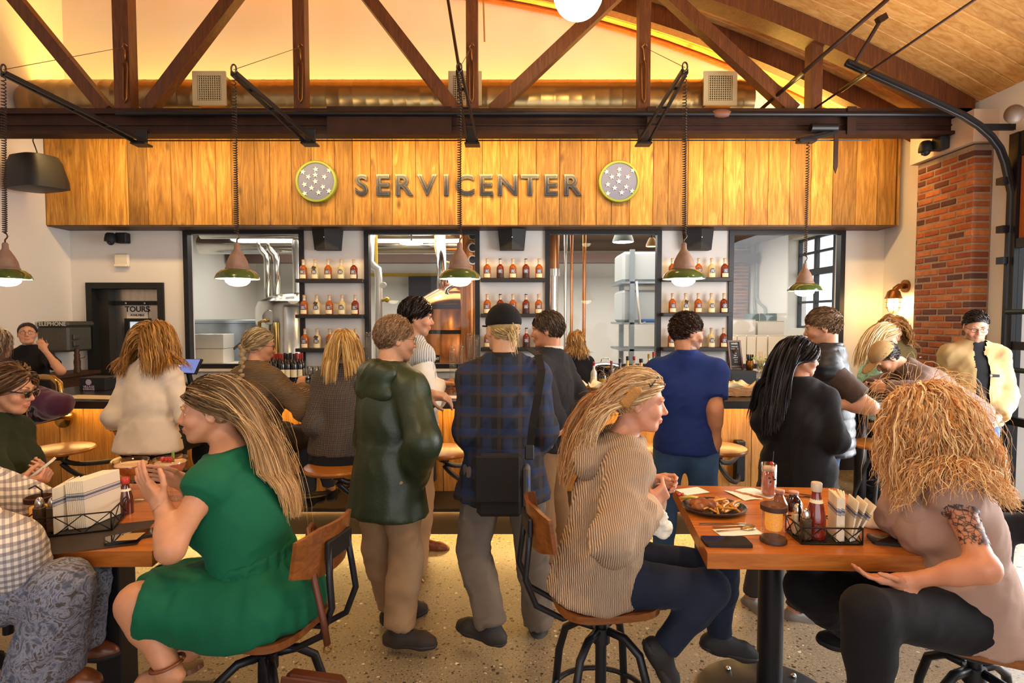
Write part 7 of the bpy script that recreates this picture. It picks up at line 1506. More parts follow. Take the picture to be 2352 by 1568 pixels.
# plate with fries
c = on(1640, 1172); t = thing('dark_plate', 'oval dark blue plate holding fries and chicken', 'plate', c); PLM = pbr('dark_blue_glaze', '#22282c', .2, coat=.5)
g = lathe([(0, .004), (.09, .005), (.125, .022), (.132, .022), (.128, .014), (.095, .0), (0, .0)], (0, 0, 0), 40); mk('dish', (g[0] * A_(1.02, .86, 1) + c, g[1]), PLM, t, 40)
FRY = pbr('golden_fries', '#c98a32', .5, var=.25, vscale=30); rf = random.Random(4)
for k in range(38):
    a, r_ = rf.uniform(0, 6.28), rf.uniform(0, .085); q = c + A_(.018 + r_ * math.cos(a), r_ * math.sin(a) * .8, .014 + rf.uniform(0, .03) * (1.2 - r_ / .09)); L2 = rf.uniform(.022, .04); d = rf.uniform(0, 3.14); e = A_(math.cos(d) * L2, math.sin(d) * L2, rf.uniform(-.006, .012)); n_ = A_(-math.sin(d), math.cos(d), 0) * rf.uniform(-.008, .008)
    o = mk('french_fry', tube([q - e, q + n_ + A_(0, 0, .003), q + e], .0052, 4), FRY, origin=q); tag(o, 'golden french fry in the pile on the dark plate', 'french fry', 'fries on the dark plate')
V, Q = mesh_field([el(c + A_(-.06, .0, .03), A_(.04, .03, .02), None, .01), el(c + A_(-.03, -.02, .032), A_(.035, .02, .018), None, .01), el(c + A_(-.08, -.03, .025), A_(.025, .02, .014), None, .01)], .005); V = wrinkle(V, Q, .008, 3, (60, 60, 60), (90, 90, 90))
o = bpy.data.objects.new('fried_chicken', fastmesh('fried_chicken', V, Q, pbr('crisp_brown_crust', '#8a4a1c', .6, var=.35, vscale=40))); COL.objects.link(o); tag(o, 'crisp brown fried chicken pieces beside the fries', 'fried chicken')
pk = thing('garnish_pick', 'pickle spear with red cherry tomatoes at the plate rim', 'garnish', c + A_(-.10, .06, .025)); mk('pickle', tube([c + A_(-.12, .075, .03), c + A_(-.085, .055, .04), c + A_(-.05, .05, .036)], .008, 7), pbr('pickle_yellow', '#c2a548', .4), pk, True)
for d in (0, .018): mk('cherry', ball(c + A_(-.125 + d, .085, .04), .009, 10, 8), pbr('cherry_red', '#b01c18', .2, coat=.5), pk, True)
# cutlery, napkins, papers
def utensil(label, px, py, L2, rz, kind):
    c = on(px, py); c = c + A_(0, 0, .001); t = thing(kind, label, kind, c); g = [(0, .004), (L2 * .55, .0035), (L2 * .62, .003)]
    mk('handle', mv(slab([(-L2 / 2, -.008), (L2 * .12, -.004), (L2 * .12, .004), (-L2 / 2, .008)], 0.0, .003), c, rz=R(rz)), STEEL, t, 40)
    if kind == 'spoon': mk('bowl', mv((lambda g_: (g_[0] * A_(1.6, 1, .35) + A_(L2 * .12 + .03, 0, .004), g_[1]))(ball((0, 0, 0), .020, 14, 8)), c, rz=R(rz)), STEEL, t, True)
    elif kind == 'fork':
        mk('tines', mv(cat(slab([(L2 * .12, -.006), (L2 * .2, -.011), (L2 * .28, -.011), (L2 * .28, .011), (L2 * .2, .011), (L2 * .12, .006)], 0, .003), *[slab([(L2 * .28, y - .0015), (L2 * .5, y - .0012), (L2 * .5, y + .0012), (L2 * .28, y + .0015)], 0, .0025) for y in (-.0095, -.0032, .0032, .0095)]), c, rz=R(rz)), STEEL, t)
    else: mk('blade', mv(slab([(L2 * .12, -.005), (L2 * .45, -.009), (L2 * .5, .0), (L2 * .12, .005)], 0, .0022), c, rz=R(rz)), STEEL, t)
utensil('steel knife on the napkin below the plate', 1660, 1203, .19, 4, 'knife'); utensil('steel spoon with round bowl below the plate', 1692, 1218, .17, 12, 'spoon'); utensil('steel fork lying below the plate', 1685, 1209, .17, 8, 'fork')
utensil('steel knife by the pink drink', 1830, 1135, .16, -20, 'knife'); utensil('steel fork leaning by the pink drink', 1835, 1142, .16, -8, 'fork')
def sheet(name, label, cat_, px, py, w_, l_, rz, mat, z=TZ, th=.0015, wave=.0):
    c = on(px, py, z) + A_(0, 0, .0004); g = grid(lambda u, v: ((u - .5) * w_, (v - .5) * l_, th + wave * math.sin(u * 7 + v * 3)), 6, 6); o = mk(name, mv(g, c, rz=R(rz)), mat, origin=c); return tag(o, label, cat_)
WPAP = pbr('white_paper', '#efe4d2', .8)
sheet('napkin', 'flat folded white napkin under the cutlery', 'napkin', 1695, 1222, .17, .07, 8, WPAP); sheet('napkin', 'white napkin with blue stripe lying behind the plate', 'napkin', 1722, 1135, .17, .15, 15, WPAP, wave=.003)
sheet('menu_slip', 'printed paper slip at the plate by the woman in the cardigan', 'menu', 1590, 1128, .13, .09, 20, WPAP)
V, Q = mesh_field([el(on(2020, 1212) + A_(0, 0, .022), A_(.05, .04, .022), None, .01), el(on(2045, 1195) + A_(0, 0, .03), A_(.05, .03, .016), None, .01)], .006); V = wrinkle(V, Q, .018, 9, (40, 40, 40), (50, 50, 50)); V[:, 2] = np.maximum(V[:, 2], TZ + .0005)
o = bpy.data.objects.new('crumpled_napkin', fastmesh('crumpled_napkin', V, Q, NAPM)); COL.objects.link(o); tag(o, 'crumpled cream paper napkin beside the sauce caddy', 'napkin')
tc_ = P(1505, 1190, 2.0); V, Q = mesh_field([el(tc_, A_(.035, .03, .045), None, .02), el(tc_ + A_(.02, 0, -.03), A_(.03, .025, .03), None, .02)], .006); V = wrinkle(V, Q, .02, 19, (40, 40, 40), (50, 50, 50))
o = bpy.data.objects.new('paper_tissue', fastmesh('paper_tissue', V, Q, WPAP)); COL.objects.link(o); tag(o, 'crumpled white tissue held in the cardigan woman\'s fist', 'tissue')
# pink drink
c = on(1765, 1138); t = thing('highball_glass', 'tall pink drink with mint, cherry and a black stirrer', 'drink', c)
mk('glass', lathe([(0, .001), (.030, .001), (.032, .01), (.034, .15), (.033, .15), (.031, .012), (0, .012)], c, 28), CLG, t, True); mk('drink', lathe([(0, .013), (.0305, .013), (.0325, .115), (0, .117)], c, 24), pbr('pink_drink', '#e0705c', .15, coat=.6, var=.2, vscale=40), t, 40)
mk('foam', lathe([(0, .135), (.028, .134), (.0325, .118), (0, .1175)], c, 20), pbr('pale_foam', '#e8c4b4', .5), t, True); mk('mint_leaf', cat(*[mv(ball((0, 0, 0), (.007, .002, .004), 8, 6), c + A_(.012 * math.cos(a), -.0325, .085 + .012 * math.sin(a * 2)), ry=a) for a in (0, 1, 2.2, 3.4)]), pbr('dark_mint', '#3a2a1e', .6), t)
mk('cherry', ball(c + A_(.006, -.012, .152), .010, 10, 8), pbr('cherry_red', '#b01c18', .2, coat=.5), t, True); mk('stirrer', cyl(c + A_(.006, .0, .03), c + A_(.02, .0, .205), .002, n=6), SOFTBLACK, t)
# left table: caddy, napkins, sauces, coupes
cL = on(182, 1208); _, T = caddy('black wire caddy of napkins and grinders on the cocktail table', cL, .20, .27, .075, 20)
for k in range(10): napkin(T, .025 + .006 * k, .02, .17, .185, .006, R(-3), R(20 + 62), 'folded cream paper napkin with blue stripes in the tall block', 'napkins in the tall block')
for k in range(4): napkin(T, -.012 - .010 * k, .0 - .004 * k, .165, .175, .005, 0, R(20 + 68 + 6 * k), 'loose cream paper napkin leaning against the tall napkin block', 'loose napkins at the block')
for dx, dy, fill, lb in ((-.105, -.05, PEP, 'dark pepper grinder in the napkin caddy'), (-.06, -.06, PEP, 'second dark grinder next to the napkin block')): shaker(T((dx, dy, .008)), .036, .10, fill, lb, 'grinders')
RED = pbr('red_plastic_cap', '#c23a2a', .4)
sauce(on(290, 1178), 'hot sauce bottle with red cap behind the napkin block', pbr('dark_hot_sauce', '#5a2410', .15, coat=.7), RED, .15, .028); sauce(on(268, 1168), 'smaller hot sauce bottle with red cap behind the napkin block', pbr('red_hot_sauce', '#8a3518', .15, coat=.7), RED, .155, .026)
cj = on(92, 1215); t = thing('candle_jar', 'glass candle jar with dark ring beside the gingham sleeve', 'candle holder', cj); mk('glass', lathe([(.042, .004), (.042, .115)], cj, 28), CLG, t, True); mk('top_ring', lathe([(.038, .110), (.046, .110), (.047, .128), (.040, .130), (.038, .110)], cj, 28), DW, t, 40); mk('base_ring', lathe([(0, 0), (.046, 0), (.046, .014), (0, .014)], cj, 28), DW, t, 40)
mk('tealight_cup', lathe([(0, .04), (.03, .045), (.03, .09), (0, .09)], cj, 18), pbr('amber_crackle_glass', '#c98a3a', .15), t, 40)
sheet('coaster', 'round printed coaster on the phone by the wire caddy', 'coaster', 300, 1233, .07, .07, 10, pbr('tan_coaster', '#b58a52', .7), z=TZ + .0125)
sheet('menu_sheet', 'dark menu card lying under the wire caddy', 'menu', 215, 1235, .34, .26, 20, pbr('dark_menu', '#2a1a12', .5))
def coupe(px, py, label, col, cherry):
    c = on(px, py); t = thing('coupe_glass', label, 'cocktail', c); t.scale = (1.3,) * 3; H_ = .145
    mk('glass', lathe([(.034, 0), (.034, .003), (.008, .006), (.004, .02), (.004, .075), (.012, .082), (.035, .095), (.05, .115), (.0535, H_), (.0525, H_), (.049, .116), (.034, .097), (0, .086)], c, 32), CLG, t, True)
    mk('drink', lathe([(0, .088), (.033, .0985), (.047, .117), (.0505, .13), (0, .13)], c, 28), col, t, 40); mk('foam', lathe([(0, .1315), (.05, .1305), (.0505, .13)], c, 24), pbr('pale_froth', '#e6bd92', .6), t)
    if cherry:
        for d in (0, .014, .026): mk('cherry', ball(c + A_(-.02 + d, -.01, .142), .009, 10, 8), pbr('cherry_red', '#b01c18', .2, coat=.5), t, True)
        mk('lime_stick', rbox(c[0] + .006, c[0] + .014, c[1] - .004, c[1] + .002, c[2] + .125, c[2] + .165, .001), pbr('lime_peel', '#7f9a3a', .5), t); mk('pick', cyl(c + A_(-.05, -.01, .135), c + A_(.07, -.01, .15), .0015, n=5), BR, t)
coupe(304, 1152, 'amber cocktail in a coupe glass with pale froth', pbr('amber_cocktail', '#e08a40', .2, coat=.5), False); coupe(394, 1146, 'pink cocktail in a coupe glass with cherries and lime', pbr('pink_cocktail', '#dd7d6a', .2, coat=.5), True)
c = P(1030, 893, 3.72); t = thing('tumbler', 'tumbler with orange garnish held by the men at the bar', 'drink', c); mk('glass', lathe([(0, -.04), (.034, -.04), (.037, .04), (.036, .04), (.033, -.034), (0, -.034)], c, 24), CLG, t, True); mk('drink', lathe([(0, -.033), (.033, -.033), (.034, .0), (0, .0)], c, 20), pbr('amber_cocktail', '#e08a40', .2, coat=.5), t); mk('orange_slice', mv(lathe([(0, -.003), (.022, -.003), (.022, .003), (0, .003)], n=16), c + A_(.02, 0, .05), rx=R(80)), pbr('orange_peel', '#e09a3a', .5), t)
# ------------------------------------------------------------------ things on the bar
def bon(px, py): return PZ(px, py, BZ)
c = bon(212, 897); t = thing('menu_box', 'black box with a round logo and the words VILLAGE GARAGE on the bar', 'box', c)
mk('carton', rbox(c[0] - .115, c[0] + .115, c[1] - .0, c[1] + .2, c[2], c[2] + .115, .003), SOFTBLACK, t); lg = c + A_(-.03, -.001, .075)
mk('logo', mv(lathe([(0, .0012), (.026, .0012), (.026, 0)], n=28), lg, rx=R(90)), pbr('lilac_print', '#b3a2b8', .6), t); mk('lettering', cat(mv(text_geo('VILLAGE', .026, .0006, .0008), c + A_(-.03, -.001, .035)), mv(text_geo('GARAGE', .026, .0006, .0008), c + A_(-.03, -.001, .013))), pbr('lilac_print', '#b3a2b8', .6), t)
t = thing('pos_tablet', 'angled tablet till with a lit blue screen on the bar', 'tablet', P(432, 858, 5.0)); q = [P(400, 824, 4.95), P(463, 824, 4.95), P(448, 858, 4.85), P(400, 856, 4.85)]
mk('body', (np.array(q + [p + A_(0, .03, -.01) for p in q]), [(0, 1, 2, 3), (7, 6, 5, 4), (0, 4, 5, 1), (1, 5, 6, 2), (2, 6, 7, 3), (3, 7, 4, 0)]), SOFTBLACK, t); cc = sum(q) / 4; mk('screen', (np.array([cc + (p - cc) * .93 + A_(0, -.004, .001) for p in q]), [(3, 2, 1, 0)]), pbr('lit_blue_screen', '#3c4a7a', .2, emit='#7f8fd0', estr=.55), t)
mk('screen_window', (np.array([cc + (p - cc) * .35 + A_(-.06, -.006, .02) for p in q]), [(3, 2, 1, 0)]), pbr('lit_white_window', '#cfd4e6', .3, emit='#dfe4ff', estr=.5), t); mk('stand', cat(rbox(cc[0] - .05, cc[0] + .05, 4.9, 5.05, BZ, BZ + .015, .004), bar(A_(cc[0], 4.98, BZ + .01), cc + A_(0, .02, -.02), .05, .02, (1, 0, 0))), SOFTBLACK, t)
sheet('menu_sheet', 'cream menu sheet on the bar beside the woman in the cream blouse', 'menu', 215, 912, .5, .2, -8, pbr('cream_menu', '#d9c294', .8), z=BZ)
sheet('menu_sheet', 'yellowish menu sheet on the bar by the woman with the braid', 'menu', 712, 905, .22, .16, 5, pbr('cream_menu', '#d9c294', .8), z=BZ); sheet('menu_sheet', 'pale menu sheet on the bar near the tumbler', 'menu', 1050, 912, .2, .16, 0, WPAP, z=BZ)
BRASS = pbr('polished_brass', '#b08a4a', .22, metal=1.0)
t = thing('brass_rail', 'curved polished brass server rail at the end of the bar', 'rail', P(125, 900, 4.3)); a0, a1 = P(85, 872, 4.5), P(138, 905, 4.5)
mk('upper_loop', tube([P(60, 868, 4.6), P(100, 866, 4.55), P(122, 868, 4.5), P(136, 880, 4.5), P(139, 905, 4.5), A_(P(139, 905, 4.5)[0], 4.5, BZ + .001)], .026, 12), BRASS, t, True)
mk('lower_rail', tube([P(42, 975, 4.05), P(100, 964, 4.15), P(140, 955, 4.24), P(158, 958, 4.32), P(160, 950, 4.6)], .024, 12), BRASS, t, True); mk('flange', mv(lathe([(0, .0), (.07, .0), (.07, .02), (.03, .035), (0, .035)], n=24), P(148, 962, 4.58), rx=R(90)), BRASS, t, 40)
mk('post', tube([(P(33, 980, 4.05)[0], 4.05, .0), P(38, 1100, 4.05), P(38, 975, 4.05), P(33, 930, 4.05), P(20, 905, 4.05), P(-10, 900, 4.05)], .033, 12), pbr('copper_pipe', '#a86a3a', .25, metal=1), t, True)
# pepper mill and shaker on the side counter
c = A_(P(178, 852, 6.2)[0], 6.2, 1.0605); t = thing('pepper_mill', 'tall dark turned pepper mill on the side counter', 'pepper mill', c); mk('body', lathe([(0, 0), (.035, 0), (.037, .02), (.03, .06), (.034, .12), (.026, .17), (.03, .2), (.022, .22), (.03, .245), (.02, .27), (0, .275)], c, 20), DW, t, 40); mk('crank', tube([c + A_(0, 0, .16), c + A_(.07, 0, .165), c + A_(.09, 0, .18)], .004, 6), BR, t, True)
# wine bottles
WINE = pbr('dark_wine_glass', '#140c0c', .12, coat=.6); foil = {'red': pbr('red_foil', '#9a2218', .35), 'black': pbr('black_foil', '#1c1816', .35)}
wp = lathe([(0, 0), (.036, 0), (.038, .006), (.038, .19), (.034, .21), (.018, .235), (.0145, .25)], n=20); fo = lathe([(.0145, .245), (.0155, .25), (.0155, .315), (0, .316)], n=14); wl = grid(lambda u, v: (.0385 * math.sin((u - .5) * 2.2), -.0385 * math.cos((u - .5) * 2.2), .055 + v * .085), 8, 1)
WMe = mesh_of('body', wp, WINE, 40); FM = {k: mesh_of('foil', fo, foil[k], 40) for k in foil}; WL = mesh_of('label', wl, PAPER, True); BZ2 = .96
for k, (px, fy, col) in enumerate(((621, 6.18, 'black'), (634, 6.2, 'red'), (648, 6.16, 'red'), (661, 6.17, 'black'), (676, 6.17, 'black'), (689, 6.2, 'red'), (626, 6.32, 'red'), (641, 6.31, 'red'), (655, 6.3, 'black'), (668, 6.31, 'black'), (682, 6.31, 'red'), (694, 6.33, 'red'))):
    t = thing('wine_bottle', 'red-foil wine bottle in the cluster on the back bar' if col == 'red' else 'black-foil wine bottle in the cluster on the back bar', 'bottle', (P(px, 850, fy)[0], fy, BZ2), group='wine bottles on the back bar'); inst('body', WMe, t); inst('foil', FM[col], t); inst('label', WL, t)
# upturned glasses
UG = mesh_of('bowl', lathe([(.030, .0), (.034, .03), (.033, .075), (.028, .082), (0, .083), (0, .08), (.026, .078), (.031, .07), (.032, .03), (.028, 0)], n=16), CLG, True)
for k in range(18):
    r_, c2 = divmod(k, 6); lay = 0
    t = thing('tumbler_glass', 'clear upturned glass in the stacked rows beside the wine bottles', 'glass', (P(706 + c2 * 13, 850, 6.15 + .1 * r_)[0], 6.15 + .1 * r_, BZ2 + .0005), group='upturned glasses on the back bar'); inst('bowl', UG, t)
for k in range(10):
    r_, c2 = divmod(k, 5); t = thing('tumbler_glass', 'clear upturned glass on the upper tier beside the wine bottles', 'glass', (P(712 + c2 * 13, 850, 6.2 + .1 * r_)[0], 6.2 + .1 * r_, BZ2 + .085), group='upper tier of upturned glasses'); inst('bowl', UG, t)
# plastic cup stacks
CUPP = glass('clear_plastic', (.93, .93, .92, 1), gloss=1.0, rough=.1)
def cupstack(px, ytop, Y, label):
    x = P(px, 820, Y)[0]; zt = P(px, ytop, Y)[2]; n = max(4, int((zt - BZ2) / .016)); prof_ = []
    for k in range(n): z = k * .016; prof_ += [(.037, z), (.040, z + .001), (.040, z + .005), (.036, z + .006)]
    prof_ += [(.034, n * .016 + .02), (.030, n * .016 + .06), (0, n * .016 + .06)]
    t = thing('cup_stack', label, 'plastic cups', (x, Y, BZ2)); mk('cups', lathe(prof_, (x, Y, BZ2 + .0005), 16), CUPP, t, True)
for px, yt, lb in ((845, 772, 'stack of clear plastic cups beside the still window frame, shorter one'), (866, 768, 'stack of clear plastic cups behind the green jacket man'), (1040, 806, 'short stack of clear cups near the small dark sign'), (1060, 800, 'medium stack of clear cups before the copper still'), (1080, 775, 'tall stack of clear cups before the copper still'), (1096, 778, 'tall stack of clear cups touching the window frame')): cupstack(px, yt, 6.25, lb)
c = A_(P(1000, 815, 6.35)[0], 6.35, BZ2); t = thing('small_sign', 'small dark sign card lettered MINT on the back bar', 'sign', c); mk('card', rbox(c[0] - .05, c[0] + .05, 6.34, 6.35, BZ2 + .20, BZ2 + .29, .002), SOFTBLACK, t); mk('stem', cyl((c[0], 6.345, BZ2), (c[0], 6.345, BZ2 + .2), .006, n=8), STEEL, t); mk('lettering', mv(text_geo('MINT', .035, .0006, .001), (c[0], 6.339, BZ2 + .245)), WDOT, t)
# liquor bottles on the bar's inner edge
def liquor(px, Y, h, r, col, capc, label, labc=PAPER):
    c = A_(P(px, 860, Y)[0], Y, BZ + .0005); t = thing('liquor_bottle', label, 'bottle', c, group='liquor bottles along the bar')
    mk('body', lathe([(0, 0), (r, 0), (r, h * .55), (r * .85, h * .63), (r * .38, h * .72), (r * .36, h * .86)], c, 20), col, t, 40); mk('cap', lathe([(r * .4, h * .86), (r * .42, h * .88), (r * .42, h * .99), (0, h)], c, 14), capc, t, 40); mk('label', (lambda g: (g[0] + c, g[1]))(grid(lambda u, v: ((r + .0006) * math.sin((u - .5) * 2), -(r + .0006) * math.cos((u - .5) * 2), h * .12 + v * h * .32), 8, 1)), labc, t, True)
cl = lambda n, c: pbr(n, c, .12, coat=.6); GRN = cl('green_bottle', '#1e7a3a'); BK = foil['black']; RD = foil['red']
for a in ((1364, 5.1, .24, .03, cl('clear_bottle', '#c9bfae'), RD, 'clear bottle with red cap beside the black coffee liqueur', PAPER), (1384, 5.1, .20, .042, cl('black_bottle', '#15100e'), BK, 'squat black liqueur bottle with gold label', pbr('gold_label', '#b08a2a', .4)), (1404, 5.12, .25, .028, cl('brown_bottle', '#4a2412'), RD, 'slim brown bitters bottle with red tip', PAPER), (1424, 5.14, .27, .034, cl('dark_brown_bottle', '#2c1a12'), BK, 'dark brown bottle with cream label and black cap', PAPER), (1441, 5.16, .29, .033, cl('yellow_bottle', '#c9a23a'), BK, 'yellow liqueur bottle with green label', pbr('green_label', '#4a6a3a', .5)), (1456, 5.17, .29, .030, cl('clear_bottle', '#c9bfae'), RD, 'clear bottle with dark red cap and red label', pbr('red_label', '#7a2a22', .5)), (1472, 5.12, .27, .042, cl('orange_bottle', '#d98a1e'), BK, 'orange rum bottle with oval white label', WDOT), (1490, 5.18, .31, .031, cl('pale_bottle', '#b9b08e'), pbr('gold_foil', '#a8843a', .35), 'pale bottle with gold foil top', PAPER), (1501, 5.17, .33, .033, GRN, RD, 'green bottle with red cap next to the blue polo', GRN)): liquor(*a)
c = A_(P(1391, 800, 6.2)[0], 6.2, BZ2); t = thing('chafing_pot', 'shiny steel chafing pot with a handled lid on the back bar', 'pot', c); CHR = pbr('chrome', '#d8d8d8', .08, metal=1)
mk('pan', lathe([(0, .02), (.15, .02), (.16, .05), (.16, .16), (.17, .165), (.17, .172), (0, .172)], c, 36), CHR, t, 40); mk('lid', lathe([(.165, .174), (.15, .19), (.10, .21), (0, .22)], c, 36), CHR, t, True); mk('lid_handle', tube([c + A_(-.05, 0, .215), c + A_(-.04, 0, .26), c + A_(.04, 0, .26), c + A_(.05, 0, .215)], .008, 8), CHR, t, True); mk('feet', cat(*[cyl(c + A_(.12 * math.cos(a), .12 * math.sin(a), .0), c + A_(.12 * math.cos(a), .12 * math.sin(a), .03), .012, n=8) for a in (.7, 2.3, 3.9, 5.5)]), CHR, t)
# bread baskets lined with paper
def basket(px, py, label, w_=.42, l_=.26):
    c = bon(px, py) + A_(0, l_ / 2, 0.0005); t = thing('bread_basket', label, 'basket', c); WK = pbr('wicker', '#a5713f', .7, var=.3, vscale=50, bmp=.6, bscale=90); n = 36; g = []
    for z in np.linspace(.008, .072, 7): k = 1 + z * 2.2; g.append(tube([c + A_((w_ / 2 * k - .0) * math.copysign(abs(math.cos(a)) ** .6, math.cos(a)) * .8, (l_ / 2 * k) * math.copysign(abs(math.sin(a)) ** .6, math.sin(a)) * .8, z + .003 * math.cos(a * 18)) for a in np.linspace(0, 2 * math.pi, n + 1)], .006, 5))
    mk('weave', cat(*g), WK, t, True)
    def lf(u, v): a = u * 2 * math.pi; k = v * (1.0 + .12 * math.sin(a * 5)); return c + A_(w_ / 2 * k * math.copysign(abs(math.cos(a)) ** .7, math.cos(a)) * .95, l_ / 2 * k * math.copysign(abs(math.sin(a)) ** .7, math.sin(a)) * .95, .012 + .085 * v ** 2 + .022 * v * math.sin(a * 7 + 1))
    mk('paper_liner', grid(lf, 48, 6), pbr('cream_liner', '#e8cfa0', .75), t, True)
    return c
cb1 = basket(1695, 912, 'wicker basket with paper liner and snacks beside the blue polo'); basket(1395, 912, 'wicker basket with paper liner behind the cardigan woman', .36)
V, Q = mesh_field([el(cb1 + A_(.03, .05, .06), A_(.06, .045, .045), None, .02)], .008); V = wrinkle(V, Q, .02, 4, (60, 60, 60), (70, 70, 70)); o = bpy.data.objects.new('popcorn_pile', fastmesh('popcorn_pile', V, Q, pbr('popcorn', '#e2c078', .7, var=.2, vscale=60))); COL.objects.link(o); tag(o, 'pale crunchy snack heap inside the wicker basket', 'snack', kind='stuff')
# chalkboard, mug, plant, straw cup, stacked glasses, boxes behind
zt = 1.2005; c = A_(P(1692, 845, 5.1)[0], 5.1, zt); t = thing('chalkboard_easel', 'small wooden chalkboard easel with white chalk menu on the service ledge', 'chalkboard', c)
q = lambda g: mv(g, c, rx=R(-12), rz=R(12)); FRW = wood('dark_easel_wood', '#3a2012', '#5a3218', '#704424', grain=(8, 8, 1), rnd=.1, knots=False)
mk('slate', q(rbox(-.052, .052, -.004, .004, .03, .255, .001)), pbr('black_slate', '#1d1b1a', .8), t); mk('wood_frame', q(cat(box(-.068, -.052, -.008, .008, 0, .27), box(.052, .068, -.008, .008, 0, .27), box(-.052, .052, -.008, .008, .255, .27), box(-.052, .052, -.008, .008, .02, .034))), FRW, t); mk('rear_leg', mv(bar(A_(0, .0, .2), A_(-.06, .10, .0), .014, .014, (0, 1, 0)), c), FRW, t)
mk('chalk_writing', q(cat(mv(text_geo('WINES', .022, .0004), (0, -.005, .238)), *[mv(text_geo(w_, .015, .0004), (0, -.005, .212 - .0205 * k)) for k, w_ in enumerate(('house red', 'house white', 'ros\u00e9', 'cider', 'lager', 'pale ale', 'stout', 'seltzer'))])), pbr('chalk_white', '#dcd8cf', .9), t)
c = A_(P(1722, 850, 5.06)[0], 5.06, zt); t = thing('straw_cup', 'copper cup full of black straws on the service ledge', 'straw cup', c); mk('cup', lathe([(0, 0), (.028, 0), (.036, .03), (.034, .06), (.028, .085), (.026, .085), (0, .08)], c, 20), pbr('antique_copper', '#8a5a2a', .25, metal=1), t, 40); mk('straws', cat(*[cyl(c + A_(.014 * math.cos(a), .014 * math.sin(a), .05), c + A_(.03 * math.cos(a), .03 * math.sin(a), .14), .0032, n=6) for a in np.arange(11) * .571]), SOFTBLACK, t)
c = A_(P(1752, 845, 4.95)[0], 4.98, zt); t = thing('herb_glass', 'glass of green herb sprigs and garnish picks on the service ledge', 'herb glass', c); mk('glass', lathe([(0, 0), (.036, 0), (.04, .09), (.039, .09), (.034, .006), (0, .006)], c, 20), CLG, t, True); rg = random.Random(2)
mk('sprigs', cat(*[cat(tube([c + A_(0, 0, .01), c + A_(.03 * math.cos(a), .03 * math.sin(a), .08), c + A_(.07 * math.cos(a), .06 * math.sin(a), .10 + rg.uniform(0, .05))], .002, 4), mv(ball((0, 0, 0), (.018, .006, .008), 6, 4), c + A_(.07 * math.cos(a), .06 * math.sin(a), .11), rz=a)) for a in np.arange(9) * .7]), pbr('herb_green', '#9aa548', .6), t)
mk('picks', cat(*[cyl(c + A_(-.02 + .008 * k, .01, .02), c + A_(-.025 + .008 * k, .012, .17), .0028, n=5) for k in range(6)]), pbr('bamboo_pick', '#c9a878', .7), t)
for k in range(4): t = thing('rocks_glass', 'clear rocks glass in the stack next to the wicker basket', 'glass', A_(P(1751, 900, 4.5)[0], 4.5, BZ + .0005 + .062 * k), group='stacked rocks glasses on the bar'); mk('bowl', lathe([(0, 0), (.032, 0), (.036, .06), (.034, .06), (.03, .005), (0, .005)], tuple(t.location), 20), CLG, t, True)
c = bon(1682, 900); t = thing('water_glass', 'clear water glass with a straw behind the wicker basket', 'glass', c); mk('bowl', lathe([(0, 0), (.034, 0), (.04, .10), (.039, .10), (.032, .006), (0, .006)], c, 20), CLG, t, True); mk('straw', cyl(c + A_(0, 0, .01), c + A_(-.01, 0, .17), .003, n=6), SOFTBLACK, t)
# ------------------------------------------------------------------ still room equipment
SS = pbr('polished_stainless', '#cfcac0', .16, metal=1.0, var=.06); COP = pbr('polished_copper', '#c9814a', .2, metal=1.0, var=.12, vscale=4); WPIPE = pbr('white_lagged_pipe', '#dcd7cb', .35, metal=.5)
def sp(px, py, Y): return P(px, py, Y)
for px0, px1, py, Y, r, lb in ((462, 1120, 562, 9.0, .15, 'large silver duct across the still room behind the tank window'), (462, 1120, 538, 8.5, .07, 'slim silver duct above the large one in the still room')):
    a, b = sp(px0, py, Y), sp(px1, py, Y); o = mk('still_room_duct', cyl(a, b, r, n=24), SS, origin=(a + b) / 2, smooth=40); tag(o, lb, 'duct')
a, b = sp(300, 592, 10.4), sp(1530, 592, 10.4); o = mk('ceiling_joist', box(-5.25, 4.55, 10.3, 10.45, a[2] - .1, a[2] + .08), pbr('brown_joist', '#4a3428', .7), origin=(0, 10.38, a[2])); tag(o, 'brown steel joist across the still room', 'joist')
c = A_(sp(688, 760, 8.6)[0], 8.6, 0); t = thing('steel_tank', 'large domed stainless steel tank behind the window', 'tank', c); zt_ = sp(688, 708, 8.6)[2]; rT = .62
mk('vessel', lathe([(0, .3), (rT, .3), (rT, zt_), (rT * .93, zt_ + .1), (rT * .6, zt_ + .2), (rT * .2, zt_ + .24), (0, zt_ + .24)], c, 48), SS, t, 40); mk('manway', mv(lathe([(0, .05), (.10, .05), (.12, 0)], n=24), A_(sp(625, 735, 8.1)[0], 8.05, zt_ - .14), rx=R(90)), SS, t, 40)
mk('leg', cyl(c + A_(-.4, -.3, 0), c + A_(-.4, -.3, .35), .04), SS, t); mk('leg', cyl(c + A_(.4, -.3, 0), c + A_(.4, -.3, .35), .04), SS, t); mk('leg', cyl(c + A_(0, .45, 0), c + A_(0, .45, .35), .04), SS, t)
mk('neck_pipe', cyl(c + A_(-.02, 0, zt_ + .2), c + A_(-.02, 0, 3.04), .07, n=16), SS, t, 40); mk('outlet_pipe', cat(tube([sp(632, 740, 7.95), sp(633, 830, 7.95), sp(633, 900, 7.95)], .03, 10)), pbr('brass_pipe', '#b08a4a', .3, metal=1), t, True); mk('valve', cat(tube([sp(612, 735, 7.95), sp(596, 740, 7.95), sp(594, 800, 7.95)], .026, 10), ball(sp(594, 775, 7.95), .05)), pbr('brass_pipe', '#b08a4a', .3, metal=1), t, True)
